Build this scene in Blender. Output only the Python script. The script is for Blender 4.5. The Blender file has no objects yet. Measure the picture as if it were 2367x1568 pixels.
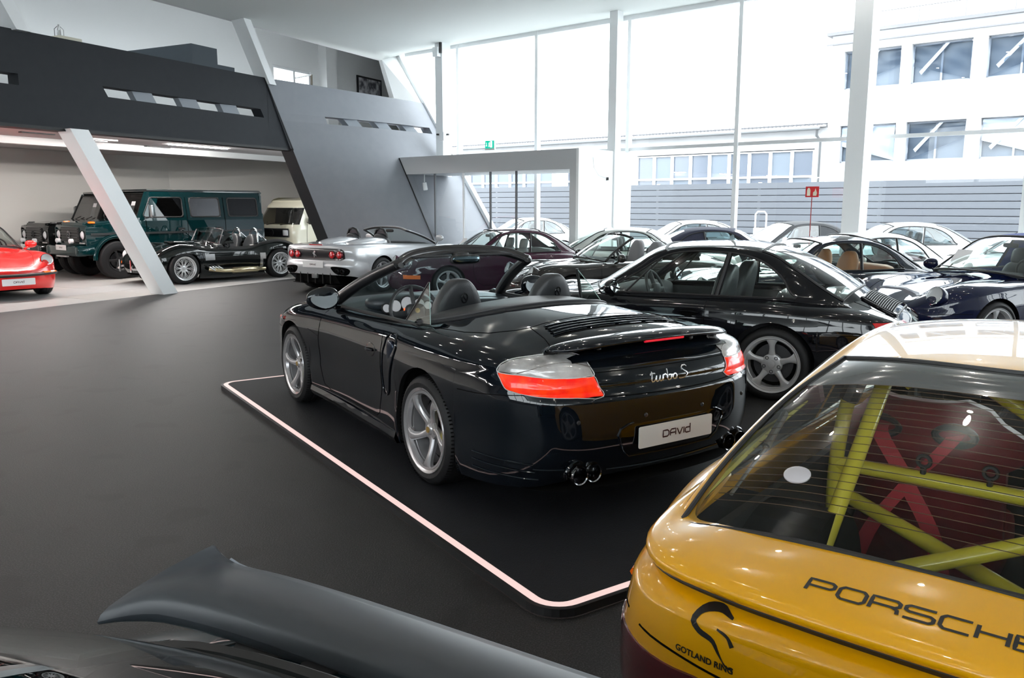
import bpy, bmesh, math, random
import numpy as np
from mathutils import Vector, Matrix
from mathutils.bvhtree import BVHTree
random.seed(4)
C = bpy.context.scene.collection
SC = bpy.context.scene
rad = math.radians
# ------------------------------------------------------------------ camera
cam = bpy.data.cameras.new('camera'); camo = bpy.data.objects.new('camera', cam); C.objects.link(camo)
cam.sensor_width = 36; cam.lens = 1880/2367*36; cam.clip_start = .05; cam.clip_end = 400
camo.location = (0, 0, 1.63); camo.rotation_euler = (math.pi/2-.163, 0, 0)
SC.camera = camo
# ------------------------------------------------------------------ light
SC.view_settings.view_transform = 'Standard'; SC.view_settings.look = 'None'
SC.view_settings.gamma = 1; SC.view_settings.use_curve_mapping = False
SC.view_settings.exposure = 1.85
wd = bpy.data.worlds.new('sky'); SC.world = wd; wd.use_nodes = True
bg = wd.node_tree.nodes['Background']; bg.inputs[0].default_value = (.90, .965, 1, 1); bg.inputs[1].default_value = 2.3
SC.cycles.max_bounces = 9; SC.cycles.diffuse_bounces = 4; SC.cycles.glossy_bounces = 4
SC.cycles.transmission_bounces = 6; SC.cycles.transparent_max_bounces = 24
SC.cycles.sample_clamp_indirect = 8; SC.cycles.caustics_reflective = False; SC.cycles.caustics_refractive = False

# ------------------------------------------------------------------ materials
_m = {}
def mat(name, col, rough=.5, metal=0, coat=0, spec=.5, emit=None, es=1, noise=None, bump=None, sheen=0):
    if name in _m: return _m[name]
    m = bpy.data.materials.new(name); m.use_nodes = True; nt = m.node_tree; b = nt.nodes['Principled BSDF']
    b.inputs['Base Color'].default_value = (*col, 1); b.inputs['Roughness'].default_value = rough
    b.inputs['Metallic'].default_value = metal; b.inputs['Coat Weight'].default_value = coat
    b.inputs['Coat Roughness'].default_value = .02; b.inputs['Specular IOR Level'].default_value = spec
    b.inputs['Sheen Weight'].default_value = sheen
    if emit: b.inputs['Emission Color'].default_value = (*emit, 1); b.inputs['Emission Strength'].default_value = es
    if noise:     # (scale, amount, second colour[, detail])
        tc = nt.nodes.new('ShaderNodeTexCoord'); n = nt.nodes.new('ShaderNodeTexNoise'); r = nt.nodes.new('ShaderNodeValToRGB')
        nt.links.new(tc.outputs['Object'], n.inputs['Vector']); n.inputs['Scale'].default_value = noise[0]; n.inputs['Detail'].default_value = 5
        r.color_ramp.elements[0].position = .5-noise[1]; r.color_ramp.elements[1].position = .5+noise[1]
        r.color_ramp.elements[0].color = (*col, 1); r.color_ramp.elements[1].color = (*noise[2], 1)
        nt.links.new(n.outputs['Fac'], r.inputs[0]); nt.links.new(r.outputs[0], b.inputs['Base Color'])
    if bump:
        tc = nt.nodes.new('ShaderNodeTexCoord'); n = nt.nodes.new('ShaderNodeTexNoise'); bp = nt.nodes.new('ShaderNodeBump')
        nt.links.new(tc.outputs['Object'], n.inputs['Vector']); n.inputs['Scale'].default_value = bump[0]; n.inputs['Detail'].default_value = 3
        bp.inputs['Strength'].default_value = bump[1]; bp.inputs['Distance'].default_value = .01
        nt.links.new(n.outputs['Fac'], bp.inputs['Height']); nt.links.new(bp.outputs[0], b.inputs['Normal'])
    _m[name] = m; return m
def glass(name, tint=(1, 1, 1), refl=.05, edge=.75, power=3.5, gcol=(1, 1, 1), rough=.0):
    if name in _m: return _m[name]
    m = bpy.data.materials.new(name); m.use_nodes = True; nt = m.node_tree; nt.nodes.clear()
    o = nt.nodes.new('ShaderNodeOutputMaterial'); mx = nt.nodes.new('ShaderNodeMixShader'); t = nt.nodes.new('ShaderNodeBsdfTransparent')
    g = nt.nodes.new('ShaderNodeBsdfGlossy'); lw = nt.nodes.new('ShaderNodeLayerWeight'); pw = nt.nodes.new('ShaderNodeMath'); ma = nt.nodes.new('ShaderNodeMath')
    lw.inputs[0].default_value = .5; pw.operation = 'POWER'; pw.inputs[1].default_value = power
    ma.operation = 'MULTIPLY_ADD'; ma.inputs[1].default_value = edge; ma.inputs[2].default_value = refl; ma.use_clamp = True
    nt.links.new(lw.outputs['Facing'], pw.inputs[0]); nt.links.new(pw.outputs[0], ma.inputs[0]); nt.links.new(ma.outputs[0], mx.inputs[0])
    t.inputs[0].default_value = (*tint, 1); g.inputs[0].default_value = (*gcol, 1); g.inputs['Roughness'].default_value = rough
    nt.links.new(t.outputs[0], mx.inputs[1]); nt.links.new(g.outputs[0], mx.inputs[2]); nt.links.new(mx.outputs[0], o.inputs[0])
    _m[name] = m; return m
def paint(name, col, rough=.35, metal=0, **k):
    if max(col) < .06: k['spec'] = .0; metal = 0
    return mat(name, col, rough, metal, coat=1, **k)

RUBBER = mat('tyre rubber', (.010, .010, .011), .6, spec=.3, bump=(60, .15)); BLACKP = mat('black plastic', (.012, .012, .013), .45)
TRIM = mat('black rubber trim', (.010, .010, .011), .5); GAP = mat('panel gap', (.001, .001, .001), .9, spec=.1); WELL = mat('wheel well', (.006, .006, .006), .95, spec=.1)
CHROME = mat('chrome', (.75, .76, .78), .08, 1); ALLOY = mat('silver alloy', (.50, .50, .51), .32, .35, coat=.5); ALLOYD = mat('bright alloy', (.66, .67, .68), .25, .5, coat=.4)
STEEL = mat('brake steel', (.09, .09, .095), .5, 1); DARKMETAL = mat('dark metal', (.03, .03, .032), .45, .6)
CGLASS = glass('car window glass', (.86, .93, .90), .045, .8, 3.5); CGLASSD = glass('smoked window glass', (.03, .035, .035), .05, .8, 3.5)
CGLASSW = glass('sunlit window glass', (.70, .80, .82), .08, .8, 2.5); LENS = glass('clear lens', (.93, .95, .95), .04, .25, 3)
LEATHER = mat('black leather', (.022, .024, .027), .42, bump=(220, .15)); LEATHERG = mat('grey leather', (.16, .16, .17), .5, bump=(220, .12)); TAN = mat('tan leather', (.42, .17, .06), .5, bump=(200, .1))
REDL = mat('dark red leather', (.22, .012, .02), .5); SOFT = mat('dark soft interior', (.018, .019, .022), .8)
HEADREF = mat('headlight reflector', (.70, .72, .74), .5, .0); REDLENS = mat('red lamp lens', (.62, .008, .012), .12, coat=1, emit=(1, .01, .01), es=.0)
AMBER = mat('amber lens', (.85, .17, .01), .15, coat=1); PLATE = mat('number plate white', (.72, .72, .72), .4); PLATEINK = mat('plate lettering', (.045, .010, .012), .5)
MIRROR = mat('mirror glass', (.72, .76, .80), .02, 1); PAPER = mat('white paper card', (.75, .75, .76), .6); SILVERB = mat('silver badge', (.8, .8, .82), .2, .8); GOLD = mat('gold badge', (.62, .42, .13), .3, .9)

# ------------------------------------------------------------------ mesh helpers
def link(o, parent=None):
    C.objects.link(o)
    if parent is not None: o.parent = parent
    return o
def mesh_obj(name, V, F, m, parent=None, smooth=True, angle=38, normals=None, loc=None):
    me = bpy.data.meshes.new(name); me.from_pydata([tuple(map(float, v)) for v in V], [], [tuple(map(int, f)) for f in F])
    me.materials.append(m)
    if smooth:
        me.shade_smooth()
        if normals is None:
            if angle: me.set_sharp_from_angle(angle=rad(angle))
        else: me.normals_split_custom_set_from_vertices([tuple(map(float, n)) for n in normals])
    me.update()
    o = bpy.data.objects.new(name, me)
    if loc is not None: o.location = loc
    return link(o, parent)
def empty(name, loc=(0, 0, 0), rz=0, parent=None):
    o = bpy.data.objects.new(name, None); o.location = loc; o.rotation_euler = (0, 0, rz); o.empty_display_size = .1
    return link(o, parent)
def tag(o, label, cat, group=None):
    o['label'] = label; o['category'] = cat
    if group: o['group'] = group
    return o
def struct(o): o['kind'] = 'structure'; return o
def herm(t, T, P):
    """non-uniform Catmull-Rom through points P (n,d) at parameters T, evaluated at t"""
    T = np.asarray(T, float); P = np.asarray(P, float)
    if P.ndim == 1: P = P[:, None]; one = True
    else: one = False
    d = np.diff(P, axis=0)/np.diff(T)[:, None]; m = np.zeros_like(P); h = np.diff(T)
    m[0] = d[0]; m[-1] = d[-1]
    if len(T) > 2: m[1:-1] = (d[:-1]*h[1:, None]+d[1:]*h[:-1, None])/(h[1:]+h[:-1])[:, None]
    t = np.atleast_1d(np.clip(t, T[0], T[-1])).astype(float); k = np.clip(np.searchsorted(T, t, side='right')-1, 0, len(T)-2)
    hh = h[k]; s = ((t-T[k])/hh)[:, None]; hh = hh[:, None]
    r = (2*s**3-3*s**2+1)*P[k]+(s**3-2*s**2+s)*hh*m[k]+(-2*s**3+3*s**2)*P[k+1]+(s**3-s**2)*hh*m[k+1]
    return r[:, 0] if one else r
def sp(pairs):
    a = np.array(sorted(pairs), float)
    return lambda x: herm(x, a[:, 0], a[:, 1])
def curve(P, n, closed=False):
    P = np.asarray(P, float)
    if closed: P = np.vstack([P[-2:], P, P[:3]])
    T = np.r_[0, np.cumsum(np.maximum(np.linalg.norm(np.diff(P, axis=0), axis=1), 1e-6)**.5)]
    if closed: return herm(np.linspace(T[2], T[len(P)-3], n, endpoint=False), T, P)
    return herm(np.linspace(0, T[-1], n), T, P)
class M:
    def __init__(s): s.V = []; s.F = []
    def add(s, V, F):
        n = len(s.V); s.V += [tuple(v) for v in V]; s.F += [tuple(i+n for i in f) for f in F]; return s
    def box(s, c, d, rz=0, b=0):
        """centre, full size"""
        x, y, z = [v/2 for v in d]; cr, sr = math.cos(rz), math.sin(rz)
        if b <= 0:
            P = [(i*x, j*y, k*z) for k in (-1, 1) for j in (-1, 1) for i in (-1, 1)]
            F = [(0, 2, 3, 1), (4, 5, 7, 6), (0, 1, 5, 4), (2, 6, 7, 3), (0, 4, 6, 2), (1, 3, 7, 5)]
        else:
            bm = bmesh.new(); bmesh.ops.create_cube(bm, size=2)
            for v in bm.verts: v.co = Vector((v.co.x*x, v.co.y*y, v.co.z*z))
            bmesh.ops.bevel(bm, geom=bm.edges[:], offset=b, segments=2, profile=.5, affect='EDGES')
            bm.verts.index_update(); P = [tuple(v.co) for v in bm.verts]; F = [tuple(v.index for v in f.verts) for f in bm.faces]; bm.free()
        return s.add([(c[0]+p[0]*cr-p[1]*sr, c[1]+p[0]*sr+p[1]*cr, c[2]+p[2]) for p in P], F)
    def hexa(s, P):
        """8 points: bottom quad then top quad"""
        return s.add(P, [(3, 2, 1, 0), (4, 5, 6, 7), (0, 1, 5, 4), (1, 2, 6, 5), (2, 3, 7, 6), (3, 0, 4, 7)])
    def tube(s, P, r, n=8, closed=False, flat=1, up=None, caps=True):
        P = np.asarray(P, float); N = len(P); r = np.broadcast_to(r, (N,)); V = []; prev = None
        for i in range(N):
            a = P[(i-1) % N] if (closed or i > 0) else P[i]; b = P[(i+1) % N] if (closed or i < N-1) else P[i]
            t = b-a; t = t/(np.linalg.norm(t)+1e-12)
            if up is not None: u = np.array(up, float)
            elif prev is None: u = np.array([0, 0, 1.]) if abs(t[2]) < .9 else np.array([1., 0, 0])
            else: u = prev
            u = u-t*u.dot(t); u /= np.linalg.norm(u)+1e-12; prev = u; w = np.cross(t, u)
            for k in range(n):
                a_ = 2*math.pi*(k+.5)/n; V.append(P[i]+r[i]*(math.cos(a_)*u*flat+math.sin(a_)*w))
        F = []
        for i in range(N if closed else N-1):
            for k in range(n):
                j = (i+1) % N; F.append((i*n+k, i*n+(k+1) % n, j*n+(k+1) % n, j*n+k))
        if not closed and caps: F += [tuple(range(n-1, -1, -1)), tuple((N-1)*n+k for k in range(n))]
        return s.add(V, F)
    def sq(s, c, r, e=(.4, .4), nu=16, nv=12, f=None):
        """superellipsoid, e small = boxy"""
        def pw(v, p): return math.copysign(abs(v)**p, v)
        V = []
        for j in range(nv+1):
            ph = -math.pi/2+math.pi*j/nv
            for i in range(nu):
                th = 2*math.pi*i/nu
                V.append([r[0]*pw(math.cos(ph), e[0])*pw(math.cos(th), e[1]), r[1]*pw(math.cos(ph), e[0])*pw(math.sin(th), e[1]), r[2]*pw(math.sin(ph), e[0])])
        F = [(j*nu+i, j*nu+(i+1) % nu, (j+1)*nu+(i+1) % nu, (j+1)*nu+i) for j in range(nv) for i in range(nu)]
        if f: V = [f(v) for v in V]
        return s.add([(v[0]+c[0], v[1]+c[1], v[2]+c[2]) for v in V], F)
    def lathe(s, prof, c=(0, 0, 0), axis=(0, 1, 0), n=32, close=False):
        """prof: (along axis, radius)"""
        a = np.array(axis, float); a /= np.linalg.norm(a); u = np.cross(a, (0, 0, 1) if abs(a[2]) < .9 else (1, 0, 0)); u /= np.linalg.norm(u); w = np.cross(a, u)
        V = []
        for (t, r) in prof:
            for k in range(n):
                q = 2*math.pi*k/n; V.append(np.array(c)+a*t+r*(math.cos(q)*u+math.sin(q)*w))
        N = len(prof); F = [(j*n+k, j*n+(k+1) % n, (j+1)*n+(k+1) % n, (j+1)*n+k) for j in range(N-1) for k in range(n)]
        if close: F += [((N-1)*n+k, (N-1)*n+(k+1) % n, (k+1) % n, k) for k in range(n)]
        return s.add(V, F)
    def disc(s, c, axis, r, h, n=20):
        return s.lathe([(-h, 1e-4), (-h, r), (0, r), (0, 1e-4)], c, axis, n)
    def grid(s, G, mask=None, closed_u=False):
        G = np.asarray(G, float); a, b = G.shape[:2]; F = []
        for i in range(a-1 if not closed_u else a):
            for j in range(b-1):
                if mask is None or mask(i, j): i2 = (i+1) % a; F.append((i*b+j, i2*b+j, i2*b+j+1, i*b+j+1))
        return s.add(G.reshape(-1, 3), F)
    def prism(s, P, d):
        """polygon P (3d) extruded by vector d"""
        n = len(P); d = np.array(d, float); P = [np.array(p, float) for p in P]
        return s.add(P+[p+d for p in P], [tuple(range(n-1, -1, -1)), tuple(range(n, 2*n))]+[(i, (i+1) % n, n+(i+1) % n, n+i) for i in range(n)])
    def build(s, name, m, parent=None, smooth=True, angle=38, loc=None): return mesh_obj(name, s.V, s.F, m, parent, smooth, angle, None, loc)
def twosided(F): return F
# ------------------------------------------------------------------ car kit (local frame: x forward from the rear axle, y left, z up)
class Body:
    def __init__(s, plan, zs, z0, z1, z2, zb, side, front, rear, wheels, xcols=(), qc=(), step=.05, nrow=15, flare=.0, zfl=.45, p=10, rl=.4, rm=.78):
        s.wheels = wheels
        pl = np.array(plan, float); P = np.vstack([pl[1]*[1, -1], pl, pl[-2]*[1, -1]])
        T = np.r_[0, np.cumsum(np.linalg.norm(np.diff(P, axis=0), axis=1)**.7)]
        tt = np.linspace(T[1], T[-2], 1600); D = herm(tt, T, P); D[:, 1] = np.maximum(D[:, 1], 0)
        L = np.r_[0, np.cumsum(np.linalg.norm(np.diff(D, axis=0), axis=1))]
        want = []; xs = list(xcols)
        for (xw, zw, R) in wheels:
            xs += [xw+R*math.cos(a) for a in np.linspace(0, math.pi, 23)]+[xw+R+.003, xw-R-.003]
        mid = (D[:, 0] > D[:, 0].min()+.12) & (D[:, 0] < D[:, 0].max()-.12)
        for x in xs:
            k = np.where(mid & (np.abs(D[:, 0]-x) < .02))[0]
            if len(k): want.append(np.interp(x, D[k, 0], L[k]) if D[k[-1], 0] > D[k[0], 0] else L[k[np.argmin(abs(D[k, 0]-x))]])
        u = list(np.linspace(0, L[-1], int(L[-1]/step)+1)); want = sorted(want)
        u = [a for a in u if all(abs(a-b) > .022 for b in want)]
        u = np.array(sorted(u+want)); u[0] = 0
        bx = np.interp(u, L, D[:, 0]); by = np.interp(u, L, D[:, 1]); by[0] = by[-1] = 0
        e = .004; tx = np.interp(u+e, L, D[:, 0])-np.interp(u-e, L, D[:, 0]); ty = np.interp(u+e, L, D[:, 1])-np.interp(u-e, L, D[:, 1])
        tx[0] = 0; tx[-1] = 0; ty[0] = 1; ty[-1] = -1
        ln = np.hypot(tx, ty); nx, ny = -ty/ln, tx/ln
        nx = np.where(u < 1e-6, -1, nx); ny[0] = 0; nx[-1] = 1; ny[-1] = 0
        s.bx, s.by, s.nx, s.ny = bx, by, nx, ny
        fs, ff, fr = sp(side), sp(front), sp(rear); zsF, zbF = sp(zs), sp(zb); s.zsF = zsF
        wf = np.maximum(nx, 0)**1.5; wr = np.maximum(-nx, 0)**1.5; ws = 1-wf-wr
        zS = zsF(bx); zB = zbF(bx).copy(); s.zarch = zB.copy()
        for (xw, zw, R) in wheels:
            dx = np.abs(bx-xw); a = zw+np.sqrt(np.maximum(R*R-dx*dx, 0)); zB = np.where((dx <= R+1e-4) & (ws > .5), np.maximum(zB, a), zB)
        v = np.linspace(0, 1, nrow+1); rows = []
        def inset(z):
            i = ws*fs(z)+wf*ff(z)+wr*fr(z)
            for (xw, zw, R) in wheels: i = i-flare*np.exp(-((bx-xw)/(R*1.15))**4)*np.exp(-((z-zfl)/.22)**2)*ws
            return i
        for vv in v:
            z = zB+(zS-zB)*vv; i = inset(z); rows.append(np.c_[bx-nx*i, np.maximum(by-ny*i, 0), z])
        E = rows[-1]; s.E = E; s.f0, s.f1, s.f2 = sp(z0), sp(z1), sp(z2); s.p = p; s.rl, s.rm = rl, rm
        q = sorted(set([1-1e-9, .997, .99, .975, .955, .93, .90, .86, .82, .78, .72, .64, .54, .42, .30, .18, .08, 0]+list(qc)), reverse=True)[1:]
        for qq in q: rows.append(np.c_[E[:, 0], E[:, 1]*qq, s.zlid(E[:, 0], qq, E[:, 2])])
        s.G = np.stack(rows, 1); s.q = np.array([2]*nrow+[1.]+q); s.v = np.r_[v, np.full(len(q), 2.)]; s.nrow = nrow   # (cols, rows, 3)
        ey = E[:, 1]; o = np.argsort(E[:, 0]); s.yedge = lambda x: np.interp(x, E[o, 0], ey[o])
        G = s.G; du = np.gradient(G, axis=0); dv = np.gradient(G, axis=1)
        # mirror-aware gradients at the ends and the centreline
        G1 = G[1]*[1, -1, 1]; du[0] = (G[1]-G1)/2; G2 = G[-2]*[1, -1, 1]; du[-1] = (G2-G[-2])/2
        mv = G[:, -2]*[1, -1, 1]; dv[:, -1] = (mv-G[:, -2])/2
        N = np.cross(du, dv); ln = np.linalg.norm(N, axis=2); 
        for i in (0, len(u)-1): N[i] = np.cross(np.tile([0, 1., 0] if i == 0 else [0, -1., 0], (G.shape[1], 1)), dv[i]+1e-9)
        ln = np.linalg.norm(N, axis=2, keepdims=True); N = N/np.maximum(ln, 1e-12)
        if N[len(u)//2, -1, 2] < 0: N = -N; s.flip = True
        else: s.flip = False
        if N[0, 3, 0] > 0: N[0] = -N[0]
        if N[-1, 3, 0] < 0: N[-1] = -N[-1]
        bad = (ln[..., 0] < 1e-10)
        for i, j in zip(*np.where(bad)): N[i, j] = N[i, j-1] if j else N[i, j+1]
        s.N = N; s.ws = ws; s.wf = wf; s.wr = wr
        V = G.reshape(-1, 3); n, r = G.shape[:2]; F = [(i*r+j, (i+1)*r+j, (i+1)*r+j+1, i*r+j+1) for i in range(n-1) for j in range(r-1)]
        V2 = V*[1, -1, 1]; s.bvh = BVHTree.FromPolygons([Vector(a) for a in V]+[Vector(a) for a in V2], F+[tuple(k+len(V) for k in f) for f in F])
    def zlid(s, x, q, zS):
        z0, z1, z2 = s.f0(x), s.f1(x), s.f2(x); z3 = z2-.35*(1-s.rm)*np.abs(z2-z1)-.004
        K = np.stack([z1, z0, z1, z2, z3], 1); Q = np.array([-s.rl, 0, s.rl, s.rm, 1.0]); o = np.empty(len(x))
        qa = np.broadcast_to(q, x.shape)
        for i in range(len(x)): o[i] = herm(qa[i], Q, K[i])[0]
        return zS+(np.maximum(o, zS)-zS)*np.sqrt(np.maximum(1-qa**s.p, 0))
    def z(s, x, y):
        """height of the upper surface at (x, y)"""
        h = s.bvh.ray_cast(Vector((x, y, 3)), Vector((0, 0, -1)))
        return h[0].z if h[0] else 0
    def parts(s, fn, mats, parent, side_split=('door', 'front_wing', 'rear_wing')):
        """fn(x, y, z, q, v, k) -> part name or None; builds each part on both sides"""
        n, r = s.G.shape[:2]; acc = {}
        for i in range(n-1):
            for j in range(r-1):
                c = (s.G[i, j]+s.G[i+1, j]+s.G[i+1, j+1]+s.G[i, j+1])/4; q = (s.q[j]+s.q[j+1])/2 if j >= s.nrow else 2; v = (s.v[j]+s.v[j+1])/2 if j < s.nrow else 2
                nm = fn(c[0], c[1], c[2], q, v, (s.wf[i]+s.wf[i+1])/2, (s.wr[i]+s.wr[i+1])/2)
                if nm: acc.setdefault(nm, []).append((i, j))
        out = {}
        for nm, cells in acc.items():
            sides = [(1,), (-1,)] if nm in side_split else [(1, -1)]
            for sd in sides:
                V = []; F = []; NN = []; idx = {}
                for sg in sd:
                    for (i, j) in cells:
                        f = []
                        for (a, b) in ((i, j), (i+1, j), (i+1, j+1), (i, j+1)):
                            g = s.G[a, b]; key = (a, b, 0 if g[1] < 1e-6 else sg)
                            if key not in idx:
                                idx[key] = len(V); V.append(g*[1, sg, 1]); nn = s.N[a, b]*[1, sg, 1]
                                if g[1] < 1e-6: nn = nn*[1, 0, 1]
                                NN.append(nn/(np.linalg.norm(nn)+1e-9))
                            f.append(idx[key])
                        f2 = []
                        for k in f:
                            if k not in f2: f2.append(k)
                        if len(f2) < 3: continue
                        a, b, c_ = [np.array(V[k]) for k in f2[:3]]; nr = np.cross(b-a, c_-a)
                        if nr.dot(NN[f2[0]]+NN[f2[1]]+NN[f2[2]]) < 0: f2 = f2[::-1]
                        F.append(f2)
                o = mesh_obj(nm, V, F, mats.get(nm, mats['*']), parent, normals=NN); out.setdefault(nm, []).append(o)
        return out
    def col(s, x): return int(np.argmin(abs(s.bx-x)+np.where(s.ws > .3, 0, 5)))
    def colline(s, x, j0=0, j1=None): return s.G[s.col(x), j0:j1]
    def rowline(s, j, i0=0, i1=None): return s.G[i0:i1, j]
    def qrow(s, q): return s.nrow+int(np.argmin(abs(s.q[s.nrow:]-q)))
    def pr(s, p, view, h=.0):
        """project a 2d point of a view onto the body, raised by h along the normal"""
        if view == 'rear': o, d = Vector((-6, p[0], p[1])), Vector((1, 0, 0))
        elif view == 'front': o, d = Vector((8, p[0], p[1])), Vector((-1, 0, 0))
        elif view == 'left': o, d = Vector((p[0], 5, p[1])), Vector((0, -1, 0))
        elif view == 'right': o, d = Vector((p[0], -5, p[1])), Vector((0, 1, 0))
        else: o, d = Vector((p[0], p[1], 5)), Vector((0, 0, -1))
        hit = s.bvh.ray_cast(o, d)
        if hit[0] is None:
            hit = s.bvh.find_nearest(o+d*5)
        n = hit[1]
        if n.dot(d) > 0: n = -n
        return np.array(hit[0]+n*h)
    def seam(s, m, P, view, r=.0022, n=None, h=0, dens=.03):
        P = np.array(P, float); Q = []
        for a, b in zip(P[:-1], P[1:]):
            k = max(2, int(np.linalg.norm(b-a)/dens)); Q += [a+(b-a)*t for t in np.linspace(0, 1, k, endpoint=False)]
        Q.append(P[-1]); m.tube([s.pr(p, view, h) for p in Q], r, 6); return m
    def patch(s, outline, view, h=.004, bulge=.0, n=40, rings=6, closed=True, smooth=True, skirt=.02, centre=None, dirpush=None):
        """a raised plate following the body inside a star-shaped outline"""
        O = curve(outline, n, closed=True) if smooth else np.array([np.array(outline[i])+(np.array(outline[(i+1) % len(outline)])-np.array(outline[i]))*t for i in range(len(outline)) for t in np.linspace(0, 1, max(2, n//len(outline)), endpoint=False)], float)
        c = np.array(centre) if centre is not None else O.mean(0); V = []; n = len(O)
        R = [('s', 1, -skirt), ('t', 1, h*.35)]+[('t', 1-.02-.98*(k/rings)**1.1, h+bulge*(1-(1-(k/rings))**2)) for k in range(rings)]
        for kind, f, hh in R: V += [s.pr(c+(o-c)*f, view, hh) for o in O]
        V.append(s.pr(c, view, h+bulge)); m = len(R)
        F = [(i*n+k, i*n+(k+1) % n, (i+1)*n+(k+1) % n, (i+1)*n+k) for i in range(m-1) for k in range(n)]+[((m-1)*n+k, (m-1)*n+(k+1) % n, m*n) for k in range(n)]
        return V, F
def glyph_strokes(text, sx=1., gap=.28):
    """squared wide letters as strokes in a unit-high box"""
    g = {'P': (1.5, [[(0, 0), (0, 1), (1.3, 1), (1.5, .85), (1.5, .6), (1.3, .45), (0, .45)]]), 'O': (1.5, [[(.2, 0), (0, .2), (0, .8), (.2, 1), (1.3, 1), (1.5, .8), (1.5, .2), (1.3, 0), (.2, 0)]]),
         'R': (1.5, [[(0, 0), (0, 1), (1.3, 1), (1.5, .85), (1.5, .6), (1.3, .45), (0, .45)], [(1.1, .45), (1.45, .3), (1.5, 0)]]), 'S': (1.5, [[(1.5, 1), (.2, 1), (0, .88), (0, .62), (.2, .52), (1.3, .52), (1.5, .4), (1.5, .12), (1.3, 0), (0, 0)]]),
         'C': (1.45, [[(1.45, 1), (.2, 1), (0, .8), (0, .2), (.2, 0), (1.45, 0)]]), 'H': (1.45, [[(0, 0), (0, 1)], [(1.45, 0), (1.45, 1)], [(0, .52), (1.45, .52)]]), 'E': (1.4, [[(1.4, 1), (0, 1), (0, 0), (1.4, 0)], [(0, .52), (1.3, .52)]]),
         'D': (1.0, [[(0, 0), (0, .82), (.75, .82), (1, .62), (1, .2), (.75, 0), (-.06, 0)]]), 'A': (.95, [[(0, 0), (0, .6), (.2, .82), (.95, .82), (.95, 0)], [(0, .34), (.95, .34)]]), 'V': (.95, [[(0, .82), (.42, 0), (.5, 0), (.95, .82)]]),
         'I': (.0, [[(0, 0), (0, .82)]]), 'd': (.85, [[(.85, 1.15), (.85, 0), (.15, 0), (0, .14), (0, .55), (.15, .66), (.85, .66)]])}
    out = []; x = 0
    for ch in text:
        w, st = g[ch]
        for q in st: out.append([((x+a)*sx, b) for a, b in q])
        x += w+gap
    W = (x-gap)*sx
    return [[(a-W/2, b) for a, b in q] for q in out], W
def ribbon(strokes, w, place, h0=.0, sub=4, wv=None):
    """flat strokes of width w in 2d, each vertex mapped by place(x, y) -> 3d"""
    V = []; F = []
    for q in strokes:
        q = np.array(q, float); P = []
        for a, b in zip(q[:-1], q[1:]): P += [a+(b-a)*t for t in np.linspace(0, 1, sub, endpoint=False)]
        P.append(q[-1]); P = np.array(P); t = np.gradient(P, axis=0); t /= np.linalg.norm(t, axis=1, keepdims=True)+1e-9
        nn = np.c_[-t[:, 1], t[:, 0]]; b = len(V)
        for i in range(len(P)):
            ww = w if wv is None else w*wv(i/(len(P)-1))
            V += [place(*(P[i]+nn[i]*ww/2)), place(*(P[i]-nn[i]*ww/2))]
        F += [(b+2*i, b+2*i+1, b+2*i+3, b+2*i+2) for i in range(len(P)-1)]
    return V, F
def text_mesh(txt, size, place, bold=.0, shear=0, sub=2):
    cu = bpy.data.curves.new('t', 'FONT'); cu.body = txt; cu.size = size; cu.align_x = 'CENTER'; cu.align_y = 'CENTER'; cu.offset = bold; cu.shear = shear; cu.resolution_u = 3
    o = bpy.data.objects.new('t', cu); me = bpy.data.meshes.new_from_object(o); V = [place(v.co.x, v.co.y) for v in me.vertices]; F = [tuple(p.vertices) for p in me.polygons]
    bpy.data.objects.remove(o); bpy.data.curves.remove(cu); bpy.data.meshes.remove(me); return V, F

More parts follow.
